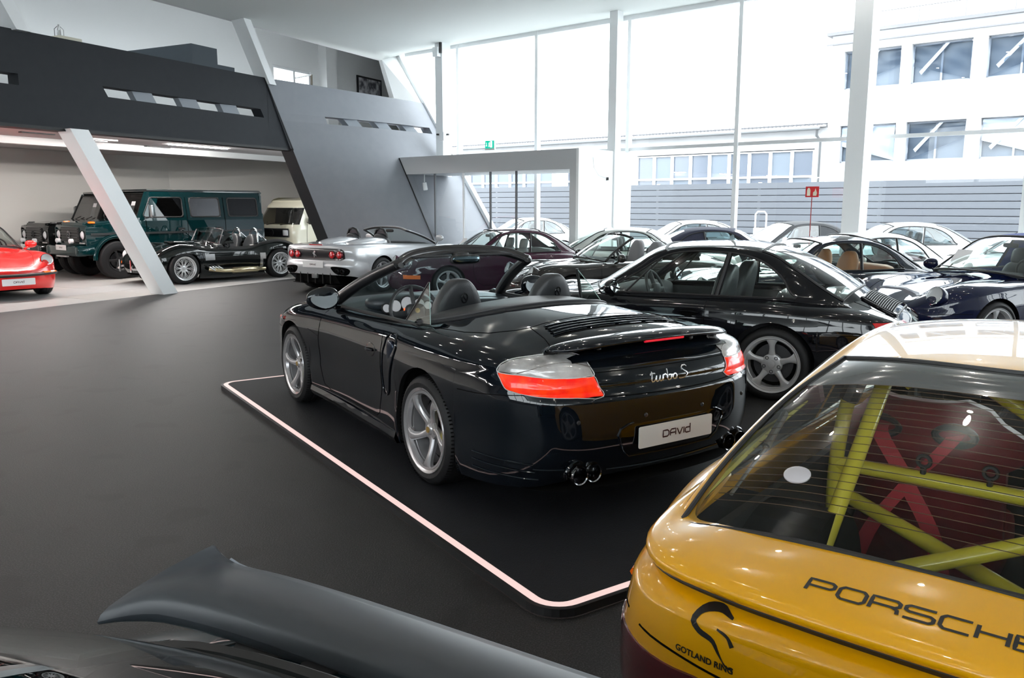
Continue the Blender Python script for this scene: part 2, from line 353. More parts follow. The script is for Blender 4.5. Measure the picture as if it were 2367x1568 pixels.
class House:
    """greenhouse: net[station][line] -> smooth shell; lines: 0 base 1 glass foot 2 glass top 3 roof edge 4 mid 5 centre"""
    def __init__(s, net, us=None, vs=None, nu=7, nv=5):
        s.net = np.array(net, float); S, K = s.net.shape[:2]
        us = sorted(set(list(np.round(np.linspace(0, S-1, (S-1)*nu+1), 4))+list(us or []))); vs = sorted(set(list(np.round(np.linspace(0, K-1, (K-1)*nv+1), 4))+list(vs or [])))
        s.us, s.vs = np.array(us), np.array(vs)
        A = np.stack([herm(s.us, np.arange(S), s.net[:, k]) for k in range(K)], 1)   # u,K,3
        ext = A[:, -2:-1]*[1, -1, 1]; A2 = np.concatenate([A, ext], 1)
        s.G = np.stack([herm(s.vs, np.arange(K+1), A2[i]) for i in range(len(us))], 0); s.G[:, -1, 1] = 0
        G = s.G; du = np.gradient(G, axis=0); dv = np.gradient(G, axis=1); dv[:, -1] = (G[:, -2]*[1, -1, 1]-G[:, -2])/2
        N = np.cross(du, dv); N /= np.linalg.norm(N, axis=2, keepdims=True)+1e-12
        if N[len(us)//2, -1, 2] < 0: N = -N
        s.N = N
    def at(s, u, v):
        i = int(np.argmin(abs(s.us-u))); j = int(np.argmin(abs(s.vs-v))); return s.G[i, j]
    def line(s, P, side=1, h=0):
        return [s.G[i, j]*[1, side, 1]+s.N[i, j]*[1, side, 1]*h for i, j in ((int(np.argmin(abs(s.us-u))), int(np.argmin(abs(s.vs-v)))) for u, v in P)]
    def path(s, u0, v0, u1, v1):
        if abs(u1-u0) > 1e-6:
            q = s.us[(s.us >= min(u0, u1)-1e-6) & (s.us <= max(u0, u1)+1e-6)]; q = q if u1 > u0 else q[::-1]; return [(u, v0+(v1-v0)*(u-u0)/(u1-u0)) for u in q]
        q = s.vs[(s.vs >= min(v0, v1)-1e-6) & (s.vs <= max(v0, v1)+1e-6)]; q = q if v1 > v0 else q[::-1]; return [(u0, v) for v in q]
    def parts(s, fn, mats, parent):
        acc = {}; r = len(s.vs)
        for i in range(len(s.us)-1):
            for j in range(r-1):
                nm = fn((s.us[i]+s.us[i+1])/2, (s.vs[j]+s.vs[j+1])/2)
                if nm: acc.setdefault(nm, []).append((i, j))
        out = {}
        for nm, cells in acc.items():
            sides = [(1,), (-1,)] if nm in ('side_window', 'quarter_window', 'vent_window', 'pillar') else [(1, -1)]
            for sd in sides:
                V = []; F = []; NN = []; idx = {}
                for sg in sd:
                    for (i, j) in cells:
                        f = []
                        for (a, b) in ((i, j), (i+1, j), (i+1, j+1), (i, j+1)):
                            g = s.G[a, b]; key = (a, b, 0 if abs(g[1]) < 1e-6 else sg)
                            if key not in idx: idx[key] = len(V); V.append(g*[1, sg, 1]); NN.append(s.N[a, b]*[1, sg if abs(g[1]) > 1e-6 else 0, 1])
                            if idx[key] not in f: f.append(idx[key])
                        if len(f) < 3: continue
                        a, b, c_ = [np.array(V[k]) for k in f[:3]]
                        if np.cross(b-a, c_-a).dot(NN[f[0]]+NN[f[1]]) < 0: f = f[::-1]
                        F.append(f)
                out.setdefault(nm, []).append(mesh_obj(nm, V, F, mats.get(nm, mats['*']), parent, normals=NN))
        return out

# ------------------------------------------------------------------ wheels
_wm = {}
def wheel_mesh(key, fn):
    if key not in _wm:
        m = M(); fn(m); me = bpy.data.meshes.new(key[0]); me.from_pydata([tuple(map(float, v)) for v in m.V], [], m.F); me.materials.append(key[-1]); me.shade_smooth(); me.set_sharp_from_angle(angle=rad(36)); _wm[key] = me
    return _wm[key]
def spokes(m, n, r, phi, hw, y, th=.02, bulge=.008, ph0=0, cs=6):
    rr = np.linspace(0, 1, 12); T = np.linspace(0, 1, len(r)); r, phi, hw, y = [herm(rr, T, np.array(a, float)) for a in (r, phi, hw, y)]
    for k in range(n):
        a0 = ph0+2*math.pi*k/n; V = []
        for i in range(len(rr)):
            a = a0+phi[i]
            for u in np.linspace(-1, 1, cs):
                yy = y[i]+bulge*(1-u**4)-bulge; V.append((r[i]*math.cos(a)-hw[i]*u*math.sin(a), yy, r[i]*math.sin(a)+hw[i]*u*math.cos(a)))
            for u in (1, -1): V.append((r[i]*math.cos(a)-hw[i]*u*.9*math.sin(a), y[i]-th, r[i]*math.sin(a)+hw[i]*u*.9*math.cos(a)))
        c = cs+2; F = [(i*c+j, i*c+(j+1) % c, (i+1)*c+(j+1) % c, (i+1)*c+j) for i in range(len(rr)-1) for j in range(c)]
        m.add(V, F)
def wheel(parent, x, y, side, style, R=.32, rr=.228, w=.24, z=None, rimmat=None, caliper=None, steer=0, near=False, spin=0):
    """y = outer face of the tyre"""
    z = R if z is None else z
    E = empty('wheel', (x, side*(y-w/2), z), (0 if side > 0 else math.pi)+steer, parent); rm = rimmat or ALLOY; k = (round(R, 3), round(rr, 3), round(w, 3))
    def ob(nm, key, fn, mt):
        o = bpy.data.objects.new(nm, wheel_mesh((nm,)+key+(mt,), fn)); link(o, E); o.rotation_euler = (0, spin if nm not in ('caliper',) else 0, 0); return o
    n = 56 if near else 30
    def tyre(m):
        h = w/2; m.lathe([(-h+.02, rr-.012), (-h+.004, rr+.004), (-h, rr+.02), (-h-.004, (rr+R)/2), (-h+.006, R-.022), (-h+.02, R-.008), (-h+.04, R), (-.02, R+.002), (-.02, R-.006), (-.012, R-.006), (-.012, R+.002), (.028, R+.002), (.028, R-.006), (.036, R-.006), (.036, R+.002),
                 (h-.04, R), (h-.02, R-.008), (h-.006, R-.022), (h+.004, (rr+R)/2), (h+.001, rr+.026), (h-.003, rr+.02), (h-.004, rr+.012), (h-.012, rr-.006)], n=n)
        if near:
            for i in range(90):
                a = 2*math.pi*i/90
                for (y0, y1) in ((h-.034, h-.008), (-h+.008, -h+.034)): m.box((0, 0, 0), (.001, .001, .001)); m.V[-8:] = [((R+.0022-((.006 if abs(yy) > h-.02 else 0)))*math.cos(a+da), yy, (R+.0022-((.006 if abs(yy) > h-.02 else 0)))*math.sin(a+da)) for da in (0, .026) for yy in (y0, y1) for _ in (0, 1)]
    ob('tyre', k, tyre, RUBBER)
    def barrel(m):
        h = w/2; m.lathe([(h-.006, rr-.004), (h+.002, rr+.010), (h+.003, rr+.013), (h-.002, rr+.015), (h+.0, rr+.008), (h-.004, rr-.0), (h-.012, rr-.006), (h-.035, rr-.012), (h-.045, rr-.026), (-h+.03, rr-.03), (-h, rr)], n=n)
    ob('rim', k, barrel, rm)
    h = w/2
    if style == 'twist':
        def f(m):
            spokes(m, 5, [.02, .06, .11, .16, .20, rr-.006], [0, .0, .04, .12, .20, .27], [.030, .024, .021, .024, .036, .058], [h-.045, h-.040, h-.028, h-.012, h-.006, h-.010], .035, .014, cs=8)
            m.lathe([(h-.06, .066), (h-.046, .062), (h-.042, .034), (h-.036, .030), (h-.032, .022), (h-.031, .001)], n=24)
            m.lathe([(h-.012, rr-.001), (h-.006, rr-.006), (h-.008, rr-.02), (h-.03, rr-.026)], n=n)
        ob('spokes', k, f, rm)
        ob('wheel_badge', k, lambda m: m.disc((0, h-.027, 0), (0, 1, 0), .018, .004), GOLD)
    elif style == 'cup':
        def f(m):
            spokes(m, 5, [.02, .06, .10, .14, .175, rr-.004], [0]*6, [.034, .034, .026, .022, .029, .060], [h-.030, h-.030, h-.026, h-.020, h-.012, h-.012], .03, .012, ph0=.3, cs=8)
            m.lathe([(h-.06, .09), (h-.034, .086), (h-.029, .075), (h-.028, .034), (h-.022, .031), (h-.020, .001)], n=30)
            m.lathe([(h-.004, rr-.001), (h-.004, rr-.008), (h-.012, rr-.016), (h-.035, rr-.022)], n=n)
        ob('spokes', k, f, rm)
        def lugs(m):
            for i in range(5): a = .3+math.pi/5+2*math.pi*i/5; m.lathe([(h-.03, .0001), (h-.03, .0095), (h-.0255, .0115), (h-.0255, .0145), (h-.028, .0155)], (math.cos(a)*.064, 0, math.sin(a)*.064), n=12)
        ob('lug_holes', k, lugs, DARKMETAL)['kind'] = 'stuff'
    elif style == 'mesh':
        def f(m):
            for s_ in (-1, 1):
                for dp in (0, .16): spokes(m, 10, [.04, .09, .14, rr-.022], [-s_*.16+dp, -s_*.05+dp, s_*.08+dp, s_*.2+dp], [.008, .006, .0055, .007], [h-.075, h-.068, h-.064, h-.06], .016, .003, cs=4)
            m.lathe([(h-.10, .05), (h-.07, .05), (h-.066, .03), (h-.055, .028), (h-.053, .001)], n=20)
            m.lathe([(h-.002, rr+.004), (h-.004, rr-.002), (h-.05, rr-.014), (h-.055, rr-.026)], n=n)
        ob('spokes', k, f, rm)
    elif style == 'star':
        def f(m):
            spokes(m, 5, [.02, .08, .15, rr-.006], [0]*4, [.030, .026, .021, .030], [h-.03, h-.024, h-.014, h-.012], .03, .006)
            m.lathe([(h-.06, .07), (h-.034, .066), (h-.03, .03), (h-.022, .028), (h-.021, .001)], n=20)
        ob('spokes', k, f, rm)
    ob('brake_disc', k, lambda m: m.lathe([(h-.10, .05), (h-.10, min(.165, rr-.05)), (h-.125, min(.165, rr-.05)), (h-.125, .05)], n=28), STEEL if style != 'mesh' else DARKMETAL)
    ob('back_plate', k, lambda m: m.lathe([(h-.13, .0001), (h-.13, rr-.028)], n=24), WELL)
    if caliper:
        def cal(m):
            V = []
            for i in range(9):
                a = caliper[1]+(i/8-.5)*1.0
                for (r_, yy) in ((.10, h-.085), (.178, h-.085), (.186, h-.11), (.10, h-.14)): V.append((r_*math.cos(a), yy, r_*math.sin(a)))
            m.add(V, [(i*4+j, i*4+(j+1) % 4, (i+1)*4+(j+1) % 4, (i+1)*4+j) for i in range(8) for j in range(4)]+[(0, 1, 2, 3), (32, 33, 34, 35)])
        ob('caliper', k+(caliper[1],), cal, caliper[0])
    return E
def wheel_well(B, parent):
    for (xw, zw, R) in B.wheels:
        for sd in (1, -1):
            m = M()
            Rr = R; yo = None; G = []
            for a in np.linspace(-.32, math.pi+.32, 22):
                x = xw+Rr*math.cos(a); z = zw+Rr*math.sin(a); c = B.G[B.col(np.clip(x, xw-R, xw+R)), 0]; yy = c[1]
                G.append([(x, sd*(yy-.001), z if z > .16 else .16), (x*1.0, sd*(yy-.03), z+.004 if z > .16 else .16), (xw+(Rr+.02)*math.cos(a), sd*(yy-.06), max(.16, zw+(Rr+.02)*math.sin(a))), (xw+(Rr+.02)*math.cos(a), sd*.42, max(.16, zw+(Rr+.02)*math.sin(a))), (xw, sd*.42, zw)])
            m.grid(G); m.build('wheel_arch_liner', WELL, parent, smooth=False)
def underside(B, parent, z=.17):
    n = len(B.bx); V = []; F = []
    pts = [(B.bx[i]-B.nx[i]*.09, max(B.by[i]-B.ny[i]*.09, 0)) for i in range(n)]
    pts = [(x, (min(y, .50) if any(abs(x-w[0]) < w[2]+.06 for w in B.wheels) else y)) for x, y in pts]
    for i, (x, y) in enumerate(pts): V += [(x, y, z), (x, -y, z)]
    F = [(2*i, 2*i+1, 2*i+3, 2*i+2) for i in range(n-1)]
    mesh_obj('underbody', V, F, WELL, parent, smooth=False)
def seat(parent, x, y, m, s=1., top=1.05, z0=.30, w=.25, lean=.32, kind='std', hw=.13, name='seat'):
    """upright car seat; top = headrest height"""
    q = M(); q.sq((x+.10, y, z0), (.27, w, .09), (.35, .35), 14, 8)
    hb = top-.17 if kind == 'std' else top
    def f(v):
        t = (v[2]+.5*(hb-z0))/(hb-z0); ww = 1-(.22*max(0, t-.45)/.55) if kind == 'std' else math.sqrt(max(.03, 1-(max(0, t-.52)/.50)**2)); return [v[0]-lean*(t)*(hb-z0), v[1]*ww, v[2]]
    q.sq((x-.14, y, (hb+z0)/2), (.075, w, (hb-z0)/2), (.45, .45) if kind == 'std' else (.30, .55), 20, 18, f); o = q.build(name, m, parent, angle=0)
    if kind == 'std':
        q = M(); xx = x-.14-lean*(hb-z0)-.01; q.sq((xx, y, top-.10), (.055, hw, .105), (.55, .6), 16, 10, lambda v: [v[0]-.02*v[2]/.1, v[1], v[2]]); h = q.build('headrest', m, o, angle=0)
    return o
def steering(parent, x, y, z, R=.185, tilt=.42, m=None):
    c = np.array([x, y, z]); a = np.array([-math.cos(tilt), 0, math.sin(tilt)]); u = np.array([math.sin(tilt), 0, math.cos(tilt)]); v = np.array([0, 1., 0]); m = m or LEATHER
    q = M(); q.tube([c+R*(math.cos(t)*u+math.sin(t)*v) for t in np.linspace(0, 2*math.pi, 32, endpoint=False)], .0145, 8, closed=True)
    o = q.build('steering_wheel', m, parent)
    q = M(); q.sq(c, (.035, .075, .06), (.6, .6), 14, 8)
    for t in (0, 1.5, 3.14159, 4.78): q.tube([c+.04*(math.sin(t)*v-math.cos(t)*u*1), c+R*(math.sin(t)*v-math.cos(t)*u)], .012, 6, flat=2)
    q.build('wheel_hub', m, o); return o
def dash(parent, xf, xr, hw, z, m):
    q = M(); q.sq(((xf+xr)/2, 0, z-.14), ((xf-xr)/2, hw, .15), (.45, .3), 20, 10); o = q.build('dashboard', m, parent, angle=0); return o
def tubpart(parent, x0, x1, hw, z=.26, ztop=.80, m=None):
    q = M(); q.box(((x0+x1)/2, 0, z), (x1-x0, 2*hw, .02))
    for sd in (1, -1): q.box(((x0+x1)/2, sd*(hw-.01), (z+ztop)/2), (x1-x0, .03, ztop-z))
    q.box((x0, 0, (z+ztop)/2), (.02, 2*hw, ztop-z)); q.box((x1, 0, (z+ztop)/2), (.02, 2*hw, ztop-z)); q.build('cabin_tub', m or SOFT, parent, smooth=False)
def door_mirror(parent, base, out, m, glassface=True, s=1., back=-1):
    """shell mirror; base on the door, out = centre of the shell"""
    c = np.array(out, float); sd = 1 if c[1] > 0 else -1
    q = M(); q.sq(c, (.055*s, .095*s, .066*s), (.75, .75), 18, 12, lambda v: [v[0]*(1 if v[0]*back < 0 else .35), v[1], v[2]*(1-.25*max(0, sd*v[1]/(.1*s)))])
    q.tube([base, (np.array(base)+c*1.0)/2+[0, 0, -.01], c-[0, sd*.03, .03]], [.028*s, .022*s, .02*s], 8, flat=.7); o = q.build('door_mirror', m, parent, angle=0)
    if glassface:
        q = M(); q.add([c+[back*(.0215*s+.0008-.012*s*math.sin(a)), .080*s*math.cos(a), .053*s*math.sin(a)*(1-.25*max(0, sd*math.cos(a)))] for a in np.linspace(0, 2*math.pi, 24, endpoint=False)], [tuple(range(24))]); q.build('mirror_glass', MIRROR, o, smooth=False)
    return o
def plate(parent, c, nrm, w=.52, h=.112, text='DAVId', ts=.028, lab=None, tilt=0, name='number_plate'):
    """plate centred at c facing the local direction nrm (angle in the xy plane)"""
    a = nrm; r = np.array([-math.sin(a), math.cos(a), 0]); n = np.array([math.cos(a)*math.cos(tilt), math.sin(a)*math.cos(tilt), math.sin(tilt)]); u = np.cross(n, r); c = np.array(c, float)
    O = [(sx*(w/2-.01)+.01*math.cos(t), sy*(h/2-.01)+.01*math.sin(t)) for sx, sy, t0 in ((1, 1, 0), (-1, 1, math.pi/2), (-1, -1, math.pi), (1, -1, 1.5*math.pi)) for t in np.linspace(t0, t0+math.pi/2, 4)]
    q = M(); q.prism([c+r*x+u*y for x, y in O], n*.004); o = q.build(name, PLATE, parent, smooth=False)
    if lab: o['label'] = lab
    st, W = glyph_strokes(text, 1, .26); k = ts
    V, F = ribbon([[(x*k, (y-.45)*k) for x, y in s_] for s_ in st], .0055*ts/.028, lambda x, y: c+r*x+u*y+n*.0052, sub=2); mesh_obj('plate_lettering', V, F, PLATEINK, o, smooth=False)
    return o
# ------------------------------------------------------------------ the hall
U = np.array([.447, .894]); UN = np.array([-.894, .447])          # along the gallery / into the gallery bay
WD = np.array([.776, -.631]); WI = np.array([-.631, -.776])       # along the window wall (towards the right) / into the hall
T0 = np.array([-7.83, 12.49]); W0 = np.array([2.55, 18.2]); HC = 5.62
def TP(s, o=0, z=0): p = T0+U*s+UN*o; return np.array([p[0], p[1], z])
def WP(t, o=0, z=0): p = W0+WD*t+WI*o; return np.array([p[0], p[1], z])
UN3 = np.array([UN[0], UN[1], 0])
def bar(m, f, s0, s1, o0, o1, z0, z1):
    return m.hexa([f(s0, o0, z0), f(s1, o0, z0), f(s1, o1, z0), f(s0, o1, z0), f(s0, o0, z1), f(s1, o0, z1), f(s1, o1, z1), f(s0, o1, z1)])
CARPET = mat('charcoal carpet', (.0046, .0048, .0055), .54, spec=.46, noise=(2.2, .42, (.0070, .0070, .0074)), sheen=.0)
def carpet_nodes():
    nt = CARPET.node_tree; b = nt.nodes['Principled BSDF']; src = b.inputs['Base Color'].links[0].from_socket
    tc = nt.nodes.new('ShaderNodeTexCoord'); n = nt.nodes.new('ShaderNodeTexNoise'); n.inputs['Scale'].default_value = 150; n.inputs['Detail'].default_value = 2
    r = nt.nodes.new('ShaderNodeValToRGB'); r.color_ramp.elements[0].position = .45; r.color_ramp.elements[1].position = .78; r.color_ramp.elements[0].color = (.72, .72, .72, 1); r.color_ramp.elements[1].color = (9.0, 8.6, 8.0, 1)
    mx = nt.nodes.new('ShaderNodeMix'); mx.data_type = 'RGBA'; mx.blend_type = 'MULTIPLY'; mx.inputs[0].default_value = 1
    v = nt.nodes.new('ShaderNodeTexNoise'); v.inputs['Scale'].default_value = 2.6; v.inputs['Detail'].default_value = 1; vr = nt.nodes.new('ShaderNodeValToRGB')
    vr.color_ramp.elements[0].position = .33; vr.color_ramp.elements[1].position = .37; vr.color_ramp.elements[0].color = (.55, .55, .55, 1); vr.color_ramp.elements[1].color = (1, 1, 1, 1)
    m2 = nt.nodes.new('ShaderNodeMix'); m2.data_type = 'RGBA'; m2.blend_type = 'MULTIPLY'; m2.inputs[0].default_value = 1
    L = nt.links; L.new(tc.outputs['Object'], n.inputs['Vector']); L.new(tc.outputs['Object'], v.inputs['Vector']); L.new(n.outputs['Fac'], r.inputs[0]); L.new(v.outputs['Fac'], vr.inputs[0])
    L.new(src, mx.inputs['A']); L.new(r.outputs[0], mx.inputs['B']); L.new(mx.outputs['Result'], m2.inputs['A']); L.new(vr.outputs[0], m2.inputs['B']); L.new(m2.outputs['Result'], b.inputs['Base Color'])
    bp = nt.nodes.new('ShaderNodeBump'); bp.inputs['Strength'].default_value = .35; bp.inputs['Distance'].default_value = .004; L.new(n.outputs['Fac'], bp.inputs['Height']); L.new(bp.outputs[0], b.inputs['Normal'])
carpet_nodes()
WHITE = mat('white plaster', (.78, .79, .79), .85, bump=(25, .03)); CEIL = mat('white ceiling paint', (.80, .83, .81), .9); FRAMEW = mat('white powder coated metal', (.80, .82, .83), .35)
DGREY = mat('dark grey wall coating', (.019, .022, .027), .7, spec=.3, noise=(7, .4, (.024, .027, .032)), bump=(90, .12)); MGREY = mat('inclined wall grey coating', (.22, .232, .26), .62, spec=.45, noise=(5, .4, (.25, .262, .29)), bump=(90, .10))
EDGE = mat('near black edge', (.012, .013, .015), .6); TILE = mat('light stone tile', (.40, .39, .385), .35, noise=(3, .3, (.46, .45, .44))); BEIGE = mat('warm white wall', (.74, .72, .68), .85)
LCEIL = mat('pale grey lower ceiling', (.50, .47, .47), .8); PGLASS = glass('hall window glass', (.97, .985, .985), .035, .6, 4); DOWN = mat('lamp glow', (1, 1, 1), .5, emit=(1, .93, .86), es=300); TUBEL = mat('linear lamp glow', (1, 1, 1), .5, emit=(1, .96, .92), es=80)
fl = mesh_obj('floor', [(-14, -12, 0), tuple(WP(28)), tuple(WP(-2.6)), (-1.4, 18.95, 0), (-3.6, 18.35, 0), tuple(TP(6.9)), tuple(TP(-16))][0:0] or [tuple(TP(-18)), tuple(TP(6.9)), (-4.08, 19.55, 0), (-1.45, 18.93, 0), tuple(WP(-3.2)), tuple(WP(30)), (14, -14, 0)], [tuple(range(7))], CARPET, smooth=False); struct(fl)
# tiled floor under the gallery
tiles = struct(empty('floor_tiles'))
rnd = random.Random(3); sub = M(); bar(sub, TP, -18, 13, 0, 8.4, -.05, -.006); sub.build('tile_bed', mat('tile joint', (.16, .155, .15), .8), tiles, smooth=False)
TM = [TILE, mat('light stone tile warm', (.42, .405, .39), .33, noise=(3, .3, (.46, .45, .43))), mat('light stone tile cool', (.385, .385, .385), .38, noise=(3, .3, (.43, .43, .43)))]
tme = []
for k in range(3):
    m_ = M().box((.595, .595, -.02), (1.19, 1.19, .04)); me = bpy.data.meshes.new('tile'); me.from_pydata(m_.V, [], m_.F); me.materials.append(TM[k]); tme.append(me)
for i in range(26):
    for j in range(7):
        p = TP(-17.5+1.2*i, 1.2*j); o = bpy.data.objects.new('tile', tme[rnd.randrange(3)]); o.location = (p[0], p[1], rnd.uniform(-.001, .001)); o.rotation_euler = (0, 0, math.atan2(U[1], U[0])); link(o, tiles)
m = M(); bar(m, TP, -18, 7.0, -.012, .0, -.01, .004); struct(m.build('trim_1', mat('floor edge strip', (.3, .3, .31), .4, .6), smooth=False))
# ceiling of the hall
ce = M(); GE, GZ = .2, 5.33
ga = [TP(s, GE, GZ) for s in np.linspace(-18, 10.4, 15)]; gb = [np.array([14, -14, HC])*(1-k)+WP(24, -.1, HC)*k for k in (0, .5)]+[WP(t, -.1, HC) for t in np.linspace(24, -7.3, 13)]; ce.grid([[a*(1-t)+b*t for t in np.linspace(0, 1, 5)] for a, b in zip(ga, gb)]); 
m_ = M(); m_.add([gb[0], gb[2], WP(31, -.1, HC), (16, -16, HC)], [(0, 1, 2, 3)]); ce.add(m_.V, m_.F); ceiling = struct(ce.build('ceiling', CEIL, smooth=True, angle=30)); m = M(); m.grid([[p+[0, 0, 0], p+[0, 0, 2.1]] for p in ga]); m.grid([[p+UN3*.12, p+UN3*.12+[0, 0, 2.1]] for p in ga]); m.grid([[p, p+UN3*.12] for p in ga]); struct(m.build('wall_ceiling_step', WHITE, smooth=False))
m = M(); bar(m, TP, -18, 18, 1.6, 4.6, 7.4, 7.6); bar(m, TP, -18, 13, .2, .9, 7.4, 7.6); struct(m.build('ceiling_gallery', WHITE, smooth=False))
sk = struct(empty('window_2_added'))  # skylight strip added out of view to brighten the gallery
for k in range(15):
    q = M(); bar(q, TP, -18+2.07*k, -18+2.07*k+.1, .9, 1.6, 7.4, 7.6); q.build('added_skylight_bar', FRAMEW, sk, smooth=False); q = M(); q.add([TP(-17.9+2.07*k, .9, 7.5), TP(-16+2.07*k, .9, 7.5), TP(-16+2.07*k, 1.6, 7.5), TP(-17.9+2.07*k, 1.6, 7.5)], [(0, 1, 2, 3)]); q.build('added_skylight_pane', PGLASS, sk, smooth=False)
# upper back wall with its small window
m = M()
for (a, b, z0, z1) in ((-18, 10.97, 2.9, 7.5), (12.6, 18.0, 2.9, 7.5), (10.97, 12.6, 2.9, 4.75), (10.97, 12.6, 5.62, 7.5)): bar(m, TP, a, b, 4.4, 4.6, z0, z1)
struct(m.build('wall_gallery_back', WHITE, smooth=False))
w1 = struct(empty('window_1')); m = M()
for (a, b, z0, z1) in ((10.97, 12.6, 4.75, 4.80), (10.97, 12.6, 5.55, 5.62), (10.97, 11.03, 4.8, 5.55), (12.54, 12.6, 4.8, 5.55), (11.85, 11.93, 4.8, 5.55)): bar(m, TP, a, b, 4.42, 4.5, z0, z1)
m.build('window_frame', FRAMEW, w1, smooth=False); m = M(); bar(m, TP, 11.03, 12.54, 4.46, 4.47, 4.8, 5.55); m.build('window_pane', PGLASS, w1, smooth=False)
m = M(); bar(m, TP, 13.0, 13.5, 4.1, 4.4, 3, 7.4); struct(m.build('wall_pier_white', WHITE, smooth=False))
# gallery deck, lower ceiling, lower back wall
m = M(); m.prism([TP(-18, .26, 3.05), TP(6.6, .26, 3.05), TP(9.6, .75, 3.05), np.array([-1.5, 22.6, 3.05]), np.array([-3.0, 31.2, 3.05]), TP(11, 8.6, 3.05), TP(-18, 8.6, 3.05)], (0, 0, .10)); struct(m.build('ceiling_lower', LCEIL, smooth=False))
m = M(); bar(m, TP, -18, 10.2, 8.0, 8.2, 0, 3.05); struct(m.build('wall_back', BEIGE, smooth=False)); m = M(); p = [TP(10.2, 8.0), TP(10.2, 8.2), (-3.6, 30.6, 0), (-3.4, 30.4, 0)]; m.hexa([(q[0], q[1], 0) for q in p]+[(q[0], q[1], 3.05) for q in p]); struct(m.build('wall_back_corner', BEIGE, smooth=False))
m = M(); m.hexa([(x, y, z) for z in (0, 3.05) for x, y in ((-3.5, 30.5), (-3.3, 30.5), (-1.6, 22.5), (-1.8, 22.5))]); struct(m.build('wall_far_end', BEIGE, smooth=False))
# dark parapet with four light slots per row
par = struct(empty('wall_gallery_parapet')); zt, zb_ = 4.28, 2.84; so, sc_ = 3.455, 3.625
def slot_row(m, rows, s0, s1):
    bar(m, TP, s0, s1, 0, .26, zb_+.03, so); bar(m, TP, s0, s1, 0, .26, sc_, zt); e = s0
    for (a, b) in rows:
        d = .10
        m.hexa([TP(e, 0, so), TP(a+d, 0, so), TP(a+d, .26, so), TP(e, .26, so), TP(e, 0, sc_), TP(a, 0, sc_), TP(a, .26, sc_), TP(e, .26, sc_)]); e = b
    m.hexa([TP(e+.10, 0, so), TP(s1, 0, so), TP(s1, .26, so), TP(e+.10, .26, so), TP(e, 0, sc_), TP(s1, 0, sc_), TP(s1, .26, sc_), TP(e, .26, sc_)])
ROWS = [(-2.2, .55), (2.0, 5.72)]
slot_row(m := M(), [], 0, 0); m = M(); slot_row(m, ROWS, -18, 5.95)
m.prism([TP(5.95, 0, zb_+.03), TP(6.62, 0, zb_+.03), TP(5.92, 0, zt), TP(5.95, 0, zt)], np.array([UN[0], UN[1], 0])*.26); m.build('parapet_panel', DGREY, par, smooth=False)
m = M(); bar(m, TP, -18, 6.62, -.004, .30, zb_-.02, zb_+.03); m.build('parapet_edge', EDGE, par, smooth=False)
SG = mat('slot fin grey', (.30, .33, .37), .6); SW = mat('slot pane', (.8, .84, .88), .5)
for (a, b) in ROWS:
    n = 4 if a > 0 else 3; L = (b-a)/(n*1.0+ (n-1)*.55)
    for k in range(n-1):
        s0 = a+L*(1+1.55*k); s1 = s0+.55*L; q = M(); q.hexa([TP(s0+.10, .10, so), TP(s1+.10, .03, so), TP(s1+.10, .24, so), TP(s0+.10, .24, so), TP(s0, .10, sc_), TP(s1, .03, sc_), TP(s1, .24, sc_), TP(s0, .24, sc_)]); q.build('slot_fin', SG, par, smooth=False)
# inclined grey wall beyond the seam
A_, B_ = np.array([-5.2, 17.74, 4.28]), np.array([-2.3, 22.15, 4.28]); Mid = np.array([-3.39, 20.45, 4.28]); D_, E_, F_ = np.array([-4.08, 19.55, 0]), np.array([-1.47, 18.9, 0]), np.array([.04, 20.24, 0])
def wallpt(u, v):
    """u 0..1 left to right, v 0 top .. 1 bottom"""
    top = herm(u, [0, .6, 1], np.array([A_, Mid, B_]))[0]; bot = herm(u, [0, .6, 1], np.array([D_, E_, F_]))[0]; return top*(1-v)+bot*v
iw = struct(empty('wall_inclined')); NB = np.array([-.835, .549, 0])
def slab(m, u0, u1, v0, v1, nu=8, nv=6, back=.3):
    us, vs = np.linspace(u0, u1, nu), np.linspace(v0, v1, nv); G = np.array([[wallpt(a, b) for b in vs] for a in us]); m.grid(G); m.grid(G+NB*back)
    for e in (G[0], G[-1], G[:, 0], G[:, -1]): m.grid(np.stack([e, e+NB*back], 1))
v0, v1 = (4.28-3.60)/4.28, (4.28-3.44)/4.28; ua, ub = .245, .93
def ush(u, v): return u
m = M(); slab(m, 0, 1, 0, v0); slab(m, 0, 1, v1, 1, 12, 10); slab(m, 0, ua, v0, v1, 3, 2); slab(m, ub, 1, v0, v1, 3, 2); m.build('inclined_panel', MGREY, iw, smooth=True, angle=30)
L = (ub-ua)/(4+3*.55)
for k in range(3):
    s0 = ua+L*(1+1.55*k); s1 = s0+.55*L; q = M(); P = [wallpt(s0+.02, v1)+NB*.10, wallpt(s1+.02, v1)+NB*.03, wallpt(s1+.02, v1)+NB*.28, wallpt(s0+.02, v1)+NB*.28, wallpt(s0, v0)+NB*.10, wallpt(s1, v0)+NB*.03, wallpt(s1, v0)+NB*.28, wallpt(s0, v0)+NB*.28]; q.hexa(P); q.build('slot_fin', SG, iw, smooth=False)
q = M(); q.tube([wallpt(0, v)-NB*.004 for v in np.linspace(0, .34, 6)], .013, 4); q.build('seam', EDGE, iw)
q = M(); vs = np.linspace((4.28-2.86)/4.28, 1, 8); q.grid([[wallpt(0, v)+np.array([-.006, -.004, 0]), wallpt(0, v)+np.array([-.30, .12, 0]), wallpt(0, v)+np.array([-.24, .50, 0])] for v in vs]); q.build('panel_edge', EDGE, iw, smooth=False)
q = M(); q.tube([wallpt(.6, v)*1.0+np.array([.004, -.012, 0]) for v in np.linspace(.36, 1, 8)], .014, 4); q.build('joint_line', EDGE, iw)
